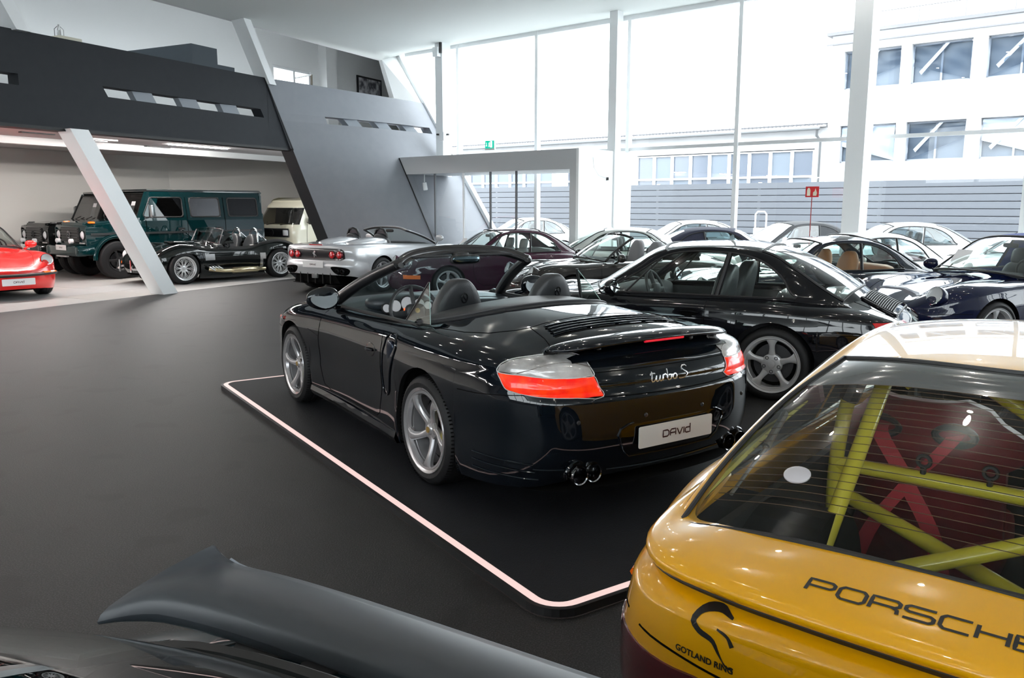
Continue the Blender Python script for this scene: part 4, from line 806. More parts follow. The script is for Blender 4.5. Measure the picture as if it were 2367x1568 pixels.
def turbo_cabriolet(loc, rz):
    T = tag(empty('sports_car', loc, rz), 'glossy black open convertible on the low platform with silver script on its tail', 'car')
    BL = paint('blue black metallic paint', (.0035, .0055, .0085), .35, .25, spec=.2)
    B = Body(plan=[(-1.085, 0), (-1.075, .30), (-1.03, .55), (-.93, .73), (-.72, .85), (-.4, .905), (0, .915), (.35, .905), (.7, .878), (1.1, .86), (1.6, .85), (2.0, .862), (2.35, .88), (2.65, .865), (2.9, .80), (3.08, .68), (3.2, .48), (3.3, .2), (3.32, 0)],
             zs=[(-1.085, .78), (-.8, .785), (-.5, .76), (0, .74), (.6, .74), (1.2, .72), (1.8, .70), (2.35, .68), (2.8, .60), (3.1, .50), (3.32, .44)],
             z0=[(-1.085, .785), (-.98, .80), (-.9, .85), (-.75, .91), (-.5, .955), (-.2, .985), (.1, 1.0), (.4, .99), (1.0, .93), (1.75, .885), (2.2, .81), (2.6, .74), (3.0, .62), (3.2, .52), (3.32, .45)],
             z1=[(-1.085, .785), (-.98, .80), (-.9, .845), (-.75, .90), (-.5, .94), (-.2, .965), (.1, .975), (.4, .965), (1.0, .91), (1.75, .875), (2.2, .805), (2.6, .74), (3.0, .615), (3.2, .52), (3.32, .45)],
             z2=[(-1.085, .785), (-.98, .795), (-.9, .825), (-.75, .855), (-.5, .885), (-.2, .90), (.1, .90), (.4, .89), (1.0, .865), (1.5, .855), (1.9, .85), (2.35, .825), (2.7, .765), (3.0, .63), (3.2, .51), (3.32, .445)],
             zb=[(-1.085, .24), (-.9, .20), (-.5, .17), (0, .15), (2.6, .15), (3.0, .16), (3.32, .18)],
             side=[(.10, .05), (.2, .012), (.3, .006), (.45, .012), (.6, .0), (.68, .004), (.78, .03), (1, .06)],
             rear=[(.15, .17), (.25, .07), (.33, .025), (.42, .0), (.55, .0), (.62, .008), (.66, .02), (.665, .03), (.72, .045), (.78, .085)],
             front=[(.12, .08), (.25, .01), (.4, 0), (.5, .02), (.6, .08)], wheels=[(0, .32, .362), (2.35, .32, .355)],
             xcols=[.62, .30, 1.74, 1.86, -.45, -.62, 2.9], qc=(.80,), nrow=22, flare=.006, step=.04)
    def fn(x, y, z, q, v, kf, kr):
        if q < .80 and .30 < x < 1.74: return None
        if kr > .12 and z < .664 and x < -.40: return 'rear_bumper'
        if kf > .12 and z < .56 and x > 2.6: return 'front_bumper'
        if .62 < x < 1.74 and z > .20: return 'door'
        if q < .72 and x > 1.86: return 'front_lid'
        if q < .62 and -.93 < x < -.42: return 'engine_lid'
        return 'body'
    mats = {'*': BL}; pts = B.parts(fn, mats, T)
    wheel_well(B, T); underside(B, T)
    Y = mat('yellow caliper', (.80, .62, .02), .4); SILV = mat('turbo wheel silver', (.42, .41, .42), .25, .6, coat=.5)
    for sd in (1, -1):
        wheel(T, 0, .905, sd, 'twist', .318, .234, .27, z=.318, rimmat=SILV, caliper=(Y, math.pi*.93 if sd > 0 else .2), near=True, spin=.55)
        wheel(T, 2.35, .872, sd, 'twist', .318, .234, .225, z=.318, rimmat=SILV, caliper=(Y, 0.0 if sd < 0 else math.pi), near=True, spin=.1)
    # panel gaps
    g = M()
    for v in ('left', 'right'):
        B.seam(g, [(.66, .885), (.635, .80), (.62, .65), (.625, .45), (.66, .28), (.72, .245), (1.6, .245), (1.72, .27), (1.80, .40), (1.80, .60), (1.76, .84)], v, .0028)
        B.seam(g, [(1.80, .62), (2.0, .655)], v, .0016)
    for s_ in (1, -1):
        B.seam(g, [(2.0, s_*.62), (2.4, s_*.60), (2.75, s_*.50), (3.05, s_*.35), (3.14, 0)], 'top', .0024)
        B.seam(g, [(.62, s_*.735), (.40, s_*.745), (.1, s_*.74), (-.15, s_*.715), (-.30, s_*.65), (-.40, s_*.53), (-.43, s_*.46)], 'top', .0026)
        B.seam(g, [(-.43, s_*.46), (-.62, s_*.50), (-.80, s_*.56)], 'top', .0028)
        B.seam(g, [(-.43, s_*.46), (-.41, 0)], 'top', .002)
    a145 = rad(145)
    B.seam(g, [(y, .664-.012*(1-(y/.5)**2)) for y in np.linspace(-.52, .52, 24)], 'rear', .0032)
    B.seam(g, [(y, .772) for y in np.linspace(-.50, .50, 22)], 'rear', .003)
    for s_ in (1, -1):
        B.seam(g, [(-.84+.0, .672), (-.72, .66), (-.55, .645), (-.40, .64)], 'left' if s_ > 0 else 'right', .0024)
        B.seam(g, [(2.62, .60), (2.75, .60), (2.95, .57)], 'left' if s_ > 0 else 'right', .002)
        B.seam(g, [(-1.0*0+y, .20+.14*0) for y in (0, .1)], 'rear', .001)
    g.build('panel_gap', GAP, T)
    # side skirts
    for s_ in (1, -1):
        q = M(); P = [(.40, .155, .0), (.6, .15, .008), (1.1, .15, .012), (1.7, .15, .008), (1.98, .155, 0)]
        G = []
        for x, z, o in [(a, b, c) for a, b, c in zip(np.linspace(.385, 1.98, 24), np.full(24, .14), .012*np.sin(np.linspace(0, math.pi, 24)))]:
            yb = float(B.colline(x, 3, 4)[0][1]); G.append([(x, s_*(yb-.03), z+.09), (x, s_*(yb+.004+o), z+.075), (x, s_*(yb+.014+o), z+.04), (x, s_*(yb-.002+o), z+.005), (x, s_*(yb-.06), z)])
        q.grid(G); q.build('side_skirt', BL, T)
        # side intake behind the door
        vw = 'left' if s_ > 0 else 'right'
        O = [(.575, .72), (.545, .79), (.48, .815), (.41, .805), (.385, .75), (.40, .68), (.44, .59), (.475, .50), (.50, .435), (.55, .42), (.585, .45), (.592, .54), (.585, .63)]
        I = add_patch(B, 'side_intake', O, vw, paint('intake dark blue', (.002, .004, .008), .3), T, h=.002, skirt=.0, centre=(.50, .62), n=60)
        q = M(); q.tube([B.pr(p, vw, .003) for p in curve(O, 60, closed=True)], .0055, 6, closed=True); q.build('intake_rim', BL, I)
        q = M(); q.sq(B.pr((.465, .70), vw, -.004), (.045, .012, .075), (.6, .8)); q.build('intake_vane', mat('blue vane', (.01, .018, .035), .2, .5), I)
        # door handle
        O = [(.80+.078*math.cos(a), .668+.044*math.sin(a)) for a in np.linspace(0, 2*math.pi, 16, endpoint=False)]
        H = add_patch(B, 'door_handle', O, vw, paint('handle bowl black', (.003, .003, .004), .3), T, h=.0015, skirt=0, n=28)
        q = M(); q.tube([B.pr((.85, .668), vw, .004), B.pr((.825, .670), vw, .020), B.pr((.775, .670), vw, .022), B.pr((.75, .668), vw, .004)], [.014, .017, .017, .012], 8, flat=.55); q.build('handle_grip', BL, H)
        # tail light (red lower, clear upper lens)
        an = s_*a145; k = -1 if s_ > 0 else 1
        sx = lambda L: [(k*a, b) for a, b in L]
        red = sx([(.29, .768), (.275, .735), (.258, .705), (.245, .692), (.15, .674), (.05, .666), (-.08, .662), (-.235, .664), (-.21, .71), (-.185, .757), (-.10, .752), (.02, .754), (.14, .762)])
        clr = sx([(.292, .771), (.28, .80), (.23, .826), (.12, .843), (0, .850), (-.08, .850), (-.13, .835), (-.165, .80), (-.186, .76), (-.10, .755), (.02, .757), (.14, .765)])
        R = add_patch(B, 'tail_light', red, an, mat('tail lens red', (.80, .008, .006), .25, spec=.2, coat=.6, noise=(12, .12, (.95, .06, .005)), emit=(1, .02, .01), es=.10), T, h=.006, bulge=.004, n=52, centre=(0, .71), smooth=False, skirt=.012, rings=8); R['label'] = 'red and clear tail light'
        add_patch(B, 'clear_lens', clr, an, mat('tail lens clear', (.22, .21, .205), .2, .1, coat=.8, noise=(8, .2, (.60, .59, .58))), R, h=.006, bulge=.004, n=52, centre=(k*.03, .795), smooth=False, skirt=.012, rings=8)
        q = M(); q.tube([B.pr(p, an, .005) for p in curve(clr+[], 60, closed=True)], .0026, 6, closed=True); q.tube([B.pr(p, an, .0045) for p in curve(red, 60, closed=True)], .0020, 6, closed=True); q.build('lens_edge', mat('lens edge white', (.55, .55, .55), .3), R)
        q = M(); q.tube([B.pr((k*(.19-.36*t), .772+.045*math.sin(t*2.6)), an, .008) for t in np.linspace(0, 1, 20)], .0022, 6); q.build('lens_line', mat('lens line dark', (.10, .08, .07), .3), R)
        # twin tail pipe
        E_ = M()
        for dy in (-.043, .043):
            cx = (-1.02, s_*.53+dy, .278); E_.lathe([(.16, .046), (.02, .047), (-.004, .050), (-.012, .047), (-.008, .042), (.10, .040), (.10, .0001)], cx, (1, 0, 0), 28)
        e = E_.build('tail_pipe', mat('dark chrome pipe', (.28, .28, .29), .12, 1), T)
        q = M(); q.tube([(-.995, s_*.53+.108*math.cos(a), .28+.066*math.sin(a)) for a in np.linspace(-.2, math.pi+.2, 24)], .012, 8, flat=.8); q.build('pipe_surround', BL, T)
        # parking sensors
        for yy in (.20, .58): q = M(); p = B.pr((s_*yy, .545), 'rear', .001); q.sq(p, (.006, .0115, .0115), (1, 1), 12, 8); q.build('parking_sensor', BLACKP, T)
        # headlamp
        O = [(2.86, .47), (2.74, .60), (2.72, .70), (2.80, .725), (2.94, .68), (3.06, .56), (3.10, .44), (3.02, .40)]
        h = add_patch(B, 'headlight', [(a, s_*b) for a, b in O], 'top', LENS, T, h=.006, bulge=.006); 
        q = M(); q.sq(B.pr((2.78, .66), vw, .001)+[0, 0, -.01], (.04, .008, .02), (1, 1)); q.build('turn_signal', mat('red side marker', (.5, .03, .02), .2, coat=1), T)
        # front seat, quarter window
        s_t = seat(T, .80, s_*.37, LEATHER, top=1.125, z0=.34, w=.195, lean=.20, kind='one')
        # side quarter glass with black leading strip
        y0 = .70; P = [(.57, s_*.715, .875), (.25, s_*.715, .885), (.30, s_*.69, 1.02), (.37, s_*.655, 1.125)]
        if s_ < 0: P = [(.60, -.715, .87), (.34, -.715, .885), (.47, -.69, 1.02), (.59, -.655, 1.14)]
        w = M().prism(P, (0, s_*.004, 0)).build('quarter_window', CGLASS, T, smooth=False)
        q = M(); q.tube([P[0], P[3]], .008 if s_ > 0 else .013, 6); q.build('window_seal', TRIM, w)
        q = M(); q.tube([P[1], P[2], P[3]], .0025, 6); q.build('window_edge', mat('glass edge', (.35, .5, .47), .2), w)
    # windscreen and frame
    bs = [(1.74, .735, .875), (1.86, .58, .885), (1.94, .3, .893), (1.965, 0, .897)]; hd = [(1.06, .545, 1.185), (1.13, .42, 1.232), (1.185, .22, 1.258), (1.20, 0, 1.266)]
    full = lambda L: [(x, -y, z) for x, y, z in L[:0:-1]]+[(x, y, z) for x, y, z in L[::-1]] if False else [(x, y, z) for x, y, z in L]+[(x, -y, z) for x, y, z in L[-2::-1]]
    bc = curve(full(bs), 41); hc = curve(full(hd), 41); G = []
    for i in range(41):
        r = []
        for t in np.linspace(0, 1, 14): p = bc[i]*(1-t)+hc[i]*t+np.array([.03, 0, .02])*4*t*(1-t)*.8; r.append(p)
        G.append(r)
    w = M().grid(G).build('windscreen', glass('front screen tinted', (.66, .80, .82), .06, .7, 3.5), T)
    FR = mat('windscreen frame black', (.012, .012, .014), .28, coat=.4); G = np.array(G)
    fr = M(); ring = list(G[0])+list(G[1:, -1])+list(G[-1][::-1])
    rr = np.interp(np.arange(len(ring)), [0, 10, 16, 50, 56, len(ring)-1], [.044, .040, .032, .032, .040, .044]); fr.tube(ring, rr, 12, flat=1.0)
    f_ = fr.build('windscreen_frame', FR, T)
    q = M(); q.tube([p+np.array([-.038, 0, -.012]) for p in G[2:-2, -1]], .022, 8, flat=.55); q.tube([p+np.array([.0, 0, .03]) for p in G[1:-1, -1]], .010, 6)
    for j in (0, -1): q.tube([p+np.array([-.03, (-.02 if j == 0 else .02), .0]) for p in G[j, 1:]], .028, 8, flat=.7)
    q.build('frame_seal', TRIM, f_)
    q = M(); q.sq((1.06, 0, 1.205), (.02, .125, .034), (.5, .7), 24, 12); q.tube([(1.06, 0, 1.21), (1.13, 0, 1.245)], .014, 6); rm = q.build('rear_view_mirror', BLACKP, T, angle=0)
    q = M(); q.sq((1.045, 0, 1.205), (.008, .112, .026), (.5, .7), 24, 12); q.build('mirror_glass', mat('dim mirror glass', (.10, .14, .16), .04, 1), rm, angle=0)
    q = M(); q.sq((1.13, 0, 1.236), (.04, .06, .018), (.5, .5)); q.build('roof_latch', BLACKP, T, angle=0)
    for s_ in (1, -1): q = M(); q.sq((1.10, s_*.26, 1.232), (.05, .16, .008), (.5, .4)); q.build('sun_visor', SOFT, T, angle=0)
    # cabin
    tubpart(T, .28, 1.80, .70, .24, .84); CO = mat('dark blue grey leather', (.02, .026, .032), .38, bump=(220, .1))
    q = M(); q.grid([[(x, y, z) for y in np.linspace(-.72, .72, 21) for z in [(.872 if x > 1.5 else .84+.0*y)-.035*(abs(y)/.72)**4+(.015 if x > 1.6 else 0)]] for x in np.linspace(1.40, 1.97, 10)]); q.sq((1.46, 0, .76), (.10, .66, .11), (.5, .3), 24, 10)
    D = q.build('dashboard', CO, T, angle=0)
    q = M(); q.sq((1.42, .37, .885), (.12, .245, .060), (.7, .6), 24, 12); q.build('instrument_hood', CO, D, angle=0)
    GW = mat('gauge dial', (.42, .42, .44), .4, emit=(.8, .82, .85), es=.05); gz = .875
    for (y, r, dz) in ((.37, .050, .012), (.275, .041, .002), (.465, .041, .002), (.205, .029, -.010), (.535, .029, -.010)):
        q = M(); q.disc((1.262, y, gz+dz), (-1, 0, .25), r+.009, .01, 24); o = q.build('gauge', BLACKP, D); q = M(); q.disc((1.256, y, gz+dz), (-1, 0, .25), r, .003, 24); q.build('gauge_dial', GW, o)
    q = M(); q.box((1.250, .37, gz-.030), (.006, .07, .026)); q.build('gauge_display', mat('red display', (.4, .03, .01), .4, emit=(1, .12, .02), es=.5), D)
    sw = steering(T, 1.14, .37, .84, .188, .38); q = M(); q.disc((1.098, .37, .856), (-1, 0, .3), .018, .006, 16); q.build('steering_badge', GOLD, sw)
    q = M(); q.box((1.15, 0, .42), (.7, .24, .28), b=.03); q.build('centre_console', SOFT, T)
    for s_ in (1, -1):
        q = M(); q.tube([(x, s_*.735, .862+.004*math.sin(3*x)) for x in np.linspace(.34, 1.72, 20)], .016, 8, flat=.8); q.build('door_sill_trim', TRIM, T)
        # head rest badge
        q = M(); q.tube([(.436-.2*.030*math.sin(a), s_*.37+.020*math.cos(a), 1.005+.030*math.sin(a)) for a in np.linspace(0, 2*math.pi, 20, endpoint=False)], .0055, 6, closed=True); q.tube([(.440, s_*.37-.012, .99), (.434, s_*.37+.012, 1.02)], .005, 6); q.build('seat_badge', mat('badge ring', (.012, .013, .015), .2, .4), T)
    # leather tonneau edge + soft top cover
    q = M(); G = []
    for t in np.linspace(-1, 1, 41):
        a = abs(t); y = t*.735; xr = -.07+.44*a**3.0; xf = .30+.15*a**2.2
        if a > .97: xf = xr+.05
        zc = .985-.10*a**2.2; G.append([(xf, y, zc-.07), (xf+.01, y, zc-.012), (xf-.03, y, zc+.014+.012*(1-a)), ((xf+xr)/2, y, max(zc+.016, .0)), (xr+.02, y, B.z(xr+.02, y)+.012 if B.z(xr+.02, y) > .7 else zc), (xr-.015, y, max(B.z(xr-.015, y), .8)-.004)])
    G = np.array(G); q.grid(G); tc = q.build('soft_top_cover', mat('black vinyl cover', (.02, .021, .024), .45, bump=(300, .1)), T, angle=60); q = M(); q.tube(G[:, 4]+[0, 0, .002], .006, 6); q.build('cover_piping', mat('cover piping', (.05, .05, .055), .4), tc)
    # engine lid grille
    q = M()
    GR = M()
    O = [(-.455, -.42), (-.455, .42), (-.70, .45), (-.70, -.45)]
    for k, x in enumerate((-.475, -.515, -.555, -.595, -.635)):
        L = .40+.012*k
        q.grid([[B.pr((x-dx+.006*(y/L)**2, y), 'top', hh) for dx, hh in ((-.001, .001), (.014, .001), (.018, .0012))] for y in np.linspace(-L, L, 24)])
    gr = q.build('engine_grille', GAP, T)
    for k, x in enumerate((-.495, -.535, -.575, -.615)):
        L = .40+.012*k; q = M(); q.tube([B.pr((x-.002+.006*(y/L)**2, y), 'top', .007) for y in np.linspace(-L, L, 26)], .0075, 8, flat=.7); q.build('grille_slat', BL, gr)
    q = M()
    for y in (-.2, 0, .2): q.tube([B.pr((x, y), 'top', .003) for x in np.linspace(-.475, -.64, 8)], .004, 6)
    q.build('grille_rib', BL, gr)
    # rear wing
    G = []; n = 45
    for t in np.linspace(-1, 1, n):
        a = abs(t); y = t*.62; xc = -.862+.075*a**2.5; ch = .125*(1-a**9)**.5+.012; zc = .893-.038*a**2.4; th = .032*(1-a**9)**.5+.006
        zt = B.z(xc+ch, y*.97) if a < .98 else zc
        sec = []
        for k in range(18):
            an = 2*math.pi*k/18; cx = math.cos(an); sz = math.sin(an); sec.append((xc+ch*cx, y, zc+th*sz*(1 if sz > 0 else .55)-(.012*(1-cx)/2)*(-1)+(.006 if cx < 0 else -.012*cx)))
        sec.append(sec[0]); G.append(sec)
    q = M(); q.grid(G); q.add([tuple(v) for v in G[0][:-1]]+[tuple(v) for v in G[-1][:-1]], [tuple(range(18)), tuple(range(18, 36))]); wing = q.build('rear_wing', BL, T, angle=0)
    q = M(); q.grid([[(-.96+.05*abs(t)**2.5+dx, t*.55, .84+dz-.02*abs(t)**2) for dx, dz in ((.10, .03), (.0, .012), (-.012, .0), (.02, -.03))] for t in np.linspace(-1, 1, 25)]); q.build('wing_lip', BL, wing)
    for s_ in (1, -1): q = M(); q.box((-.84, s_*.33, .87), (.05, .03, .08), b=.008); q.build('wing_strut', BLACKP, wing)
    q = M(); q.tube([(-.990, t*.135, .903) for t in np.linspace(-1, 1, 14)], .0095, 8, flat=.8); bl = q.build('brake_light', mat('brake light red', (.55, .01, .03), .15, coat=1, emit=(1, .02, .05), es=.12), wing)
    # script badge
    st = [[(0, .72), (.12, .86), (.30, .86), (.50, .84)], [(.24, 1.05), (.10, .2), (.16, .02), (.32, .06), (.46, .30), (.58, .62)], [(.58, .62), (.52, .15), (.60, .0), (.76, .12), (.92, .60)], [(.92, .62), (.86, .12), (.96, .0), (1.1, .2), (1.2, .62), (1.30, .60)], [(1.2, .62), (1.14, .0)], [(1.30, .60), (1.42, .66), (1.56, .50)],
          [(1.70, 1.15), (1.60, .1), (1.76, 0), (1.96, .2), (1.90, .55), (1.70, .5)], [(1.96, .5), (2.1, .5)], [(2.30, .58), (2.12, .42), (2.14, .1), (2.32, .02), (2.48, .25), (2.42, .55), (2.28, .58)],
          [(3.62, 1.12), (3.50, 1.28), (3.20, 1.24), (3.08, 1.0), (3.24, .76), (3.48, .58), (3.52, .28), (3.30, .04), (2.80, -.02), (2.66, .04)]]
    st = [curve([(a, b) for a, b in s_], 12)*np.array([.074, .046]) for s_ in st]
    V, F = ribbon(st, .0056, lambda a, b: B.pr((-(-.135+a)+.0, .698+b+.06*b*0), 'rear', .004), sub=1); F2 = F
    V2, _ = ribbon(st, .0056, lambda a, b: B.pr((-(-.135+a), .698+b), 'rear', .0005), sub=1)
    n = len(V); badge = mesh_obj('script_badge', V+V2, F+[(f[0], f[1], f[1]+n, f[0]+n) for f in F]+[(f[0], f[3], f[3]+n, f[0]+n) for f in F]+[(f[1], f[2], f[2]+n, f[1]+n) for f in F], SILVERB, T, smooth=False); badge['label'] = 'silver script lettering reading turbo S'
    # plate in its recess
    O = [(-.30, .51), (.30, .51), (.36, .49), (.33, .38), (.28, .345), (-.28, .345), (-.33, .38), (-.36, .49)]
    add_patch(B, 'plate_recess', O, 'rear', mat('gloss black recess', (.002, .002, .003), .12, coat=1), T, h=.001, skirt=0, smooth=False)
    q = M(); q.tube([B.pr(p, 'rear', .003) for p in [(.28, .515), (.31, .51), (.355, .49), (.37, .46), (.335, .375), (.29, .338), (.1, .335), (-.1, .335), (-.29, .338), (-.335, .375), (-.37, .46), (-.355, .49), (-.31, .51), (-.28, .515)]], .006, 8); q.build('recess_edge', BL, T)
    plate(T, (-1.098, 0, .436), math.pi, .52, .112, ts=.040, lab='white show plate reading DAVId')
    q = M(); q.tube([B.pr((y, .285-.02*math.cos(y*3)), 'rear', .002) for y in np.linspace(-.40, .40, 30)], .006, 6); q.tube([B.pr((y, .30), 'rear', .002) for y in np.linspace(.62, .75, 6)], .005, 6)
    for s_ in (1, -1):
        for zz in (.25, .29, .33): q.tube([B.pr((x, zz+.02*(x+.6)), 'left' if s_ > 0 else 'right', .003) for x in np.linspace(-.88, -.52, 12)], .0045, 6)
    q.build('bumper_rib', BL, T)
    ml = door_mirror(T, (1.58, .78, .86), (1.50, .915, .935), BL, s=1.25); mr = door_mirror(T, (1.58, -.78, .86), (1.50, -.915, .935), BL, s=1.25)
    return T
# ------------------------------------------------------------------ classic rear-engined coupes and convertibles
def classic(loc, rz, label, PM, kind='coupe', gl=None, seats=LEATHER, wstyle='cup', near=False, rimm=None, grille=False, signals=True, top=None, spoiler=None, seatkind='std', hood=True, name='sports_car', gap=True, cat='car', open_glass=False, bumper='smooth', lights=True, scale=1., card=False):
    T = tag(empty(name, loc, rz), label, cat); gl = gl or CGLASS; T.scale = (scale,)*3
    bump = lambda x: float(np.interp(x, [-.9, -.3, 1.9, 2.6], [0, 1, 1, 0])); LOW = .045; lo = lambda L, k=1: [(x, z-LOW*k*bump(x)) for x, z in L]
    B = Body(plan=[(-1.04, 0), (-1.03, .3), (-.98, .55), (-.86, .71), (-.6, .81), (-.3, .855), (0, .865), (.35, .85), (.7, .815), (1.1, .79), (1.5, .785), (1.9, .80), (2.27, .815), (2.6, .80), (2.85, .74), (3.0, .62), (3.12, .40), (3.18, .2), (3.2, 0)],
             zs=lo([(-1.04, .62), (-.9, .655), (-.5, .72), (0, .745), (.5, .75), (1.2, .75), (1.8, .735), (2.3, .69), (2.7, .62), (3.0, .54), (3.2, .50)], .7),
             z0=lo([(-1.04, .63), (-.95, .71), (-.75, .83), (-.5, .935), (-.2, .96), (.5, .93), (1.2, .92), (1.7, .915), (2.0, .855), (2.4, .79), (2.8, .695), (3.0, .61), (3.15, .535), (3.2, .505)], 1),
             z1=lo([(-1.04, .63), (-.95, .70), (-.75, .815), (-.5, .91), (-.2, .93), (.5, .91), (1.2, .90), (1.7, .90), (2.0, .84), (2.4, .775), (2.8, .68), (3.0, .60), (3.2, .505)], 1),
             z2=lo([(-1.04, .625), (-.95, .69), (-.75, .775), (-.5, .84), (-.2, .88), (0, .89), (.5, .885), (1.2, .875), (1.7, .87), (2.0, .85), (2.4, .825), (2.7, .785), (2.85, .73), (2.95, .65), (3.1, .54), (3.2, .50)], 1),
             zb=[(-1.04, .26), (-.85, .20), (-.5, .17), (0, .16), (2.6, .16), (3.0, .17), (3.2, .20)],
             side=[(.10, .06), (.2, .03), (.35, .008), (.5, 0), (.62, .004), (.75, .03)], rear=[(.2, .12), (.3, .04), (.4, .0), (.55, 0), (.6, .012), (.7, .05)],
             front=[(.15, .08), (.27, .015), (.4, 0), (.48, .006), (.56, .05)], wheels=[(0, .31, .355), (2.27, .31, .345)], xcols=[.60, 1.66, 1.78, -.32, -.5, 2.9], qc=(.80,), nrow=16 if near else 12, flare=.012, step=.045 if near else .06)
    xa = -.30 if kind != 'cab' else .05
    def fn(x, y, z, q, v, kf, kr):
        if q < .80 and xa < x < 1.66: return None
        if kr > .12 and z < .60 and x < -.40: return 'rear_bumper'
        if kf > .10 and z < .50 and x > 2.6: return 'front_bumper'
        if .60 < x < 1.66 and z > .20: return 'door'
        if q < .66 and x > 1.78 and x < 3.08: return 'front_lid'
        return 'body'
    B.parts(fn, {'*': PM}, T); wheel_well(B, T); underside(B, T)
    for sd in (1, -1):
        wheel(T, 0, .855, sd, wstyle, .315, .228, .245, z=.31, near=near, rimmat=rimm); wheel(T, 2.27, .815, sd, wstyle, .312, .228, .21, z=.31, near=near, rimmat=rimm)
    if gap:
        g = M()
        for v, s_ in (('left', 1), ('right', -1)):
            B.seam(g, [(.60, .86), (.60, .7), (.585, .5), (.60, .33), (.68, .24), (1.55, .24), (1.70, .32), (1.76, .5), (1.76, .72), (1.70, .87)], v, .0028); B.seam(g, [(2.62, .50), (2.8, .50), (2.95, .49)], v, .003); B.seam(g, [(-.40, .595), (-.6, .595), (-.78, .60)], v, .003)
            B.seam(g, [(1.80, s_*.55), (2.2, s_*.53), (2.7, s_*.44), (3.03, s_*.34), (3.07, 0)], 'top', .0026); B.seam(g, [(-.56, s_*.02), (-.56, s_*.46), (-.75, s_*.50), (-.93, s_*.50)], 'top', .0026)
        B.seam(g, [(y, .60) for y in np.linspace(-.6, .6, 24)], 'rear', .003); g.build('panel_gap', GAP, T)
    # round headlamps in their pods
    for s_ in (1, -1):
        vw = 'left' if s_ > 0 else 'right'; ax = np.array([.92, 0, .38]); ax /= np.linalg.norm(ax); c = np.array([2.935, s_*.585, .682])
        if lights:
            q = M(); q.lathe([(-.34, .03), (-.22, .088), (-.08, .108), (-.005, .110), (.004, .106), (.0, .100)], c, ax, 32); p = q.build('headlight_pod', PM, T, angle=60)
            q = M(); q.lathe([(-.012, .101), (.004, .100), (.006, .094), (-.004, .093)], c, ax, 32); q.build('headlight_ring', CHROME if not near else PM, p, angle=60)
            q = M(); q.lathe([(-.028, .0001), (-.026, .03), (-.020, .065), (-.004, .095)], c, ax, 28); q.build('headlight_reflector', HEADREF, p)
            q = M(); q.lathe([(-.002, .094), (.012, .07), (.019, .035), (.021, .0001)], c, ax, 28); q.build('headlight_glass', LENS, p)
        if signals:
            q = M(); q.grid([[B.pr((x, z), vw, .006) for z in (.405, .42, .44, .46, .475)] for x in np.linspace(2.80, 3.06, 8)]); q.build('turn_signal', AMBER, T)
        q = M(); q.grid([[B.pr((s_*y, z), 'rear', .005) for z in np.linspace(.615, .70, 5)] for y in np.linspace(.38, .74, 10)]); q.build('tail_light', REDLENS, T)
        H = M(); H.tube([B.pr((.84, .70), vw, .004), B.pr((.80, .704), vw, .022), B.pr((.70, .704), vw, .024), B.pr((.65, .70), vw, .006)], [.012, .012, .012, .012], 8, flat=.6); h = H.build('door_handle', PM, T)
        if near: add_patch(B, 'handle_recess', [(.745+.085*math.cos(a), .70+.032*math.sin(a)) for a in np.linspace(0, 2*math.pi, 14, endpoint=False)], vw, GAP, h, h=.001, skirt=0, n=24)
        door_mirror(T, (1.50, s_*.74, .81), (1.44, s_*.875, .895), PM, s=1.1)
    if bumper == 'impact':
        q = M(); L = [(2.62, .80), (2.85, .745), (3.0, .63), (3.12, .42), (3.19, .2), (3.205, 0)]; L = L+[(x, -y) for x, y in L[-2::-1]]
        c = curve([(x, y, .44) for x, y in L], 48); q.tube(c+[.012, 0, 0], .030, 8, flat=.9, up=(0, 0, 1)); q.build('bumper_strip', TRIM, T)
        for s_ in (1, -1): q = M(); q.tube([B.pr((s_*y, .455), 'front', .012) for y in np.linspace(.44, .70, 8)], .03, 8); q.build('corner_indicator', AMBER, T)
    # cabin
    if kind != 'closed':
        tubpart(T, xa-.02, 1.72, .66, .24, .79); dash(T, 1.72, 1.34, .62, .86, SOFT)
        for s_ in (1, -1): seat(T, .80, s_*.34, seats, top=1.10 if kind != 'cab' else 1.14, z0=.36, w=.235, lean=.20, kind=seatkind)
        steering(T, 1.22, .34, .84, .185, .4)
        if kind == 'coupe': q = M(); q.sq((-.02, 0, .70), (.10, .55, .20), (.4, .3), 16, 8); q.build('rear_seat', seats, T, angle=0)
    q = M(); q.tube([(1.82, .50, .875), (1.80, .25, .895), (1.78, .02, .91)], .007, 6); q.tube([(1.84, .02, .88), (1.80, -.22, .905), (1.74, -.46, .91)], .007, 6); q.build('wiper', BLACKP, T)
    if card: q = M(); q.add([(1.66, -.42, .93-.0), (1.66, -.20, .93), (1.52, -.20, 1.10), (1.52, -.42, 1.10)], [(0, 1, 2, 3)]); q.build('price_card', PAPER, T, smooth=False)
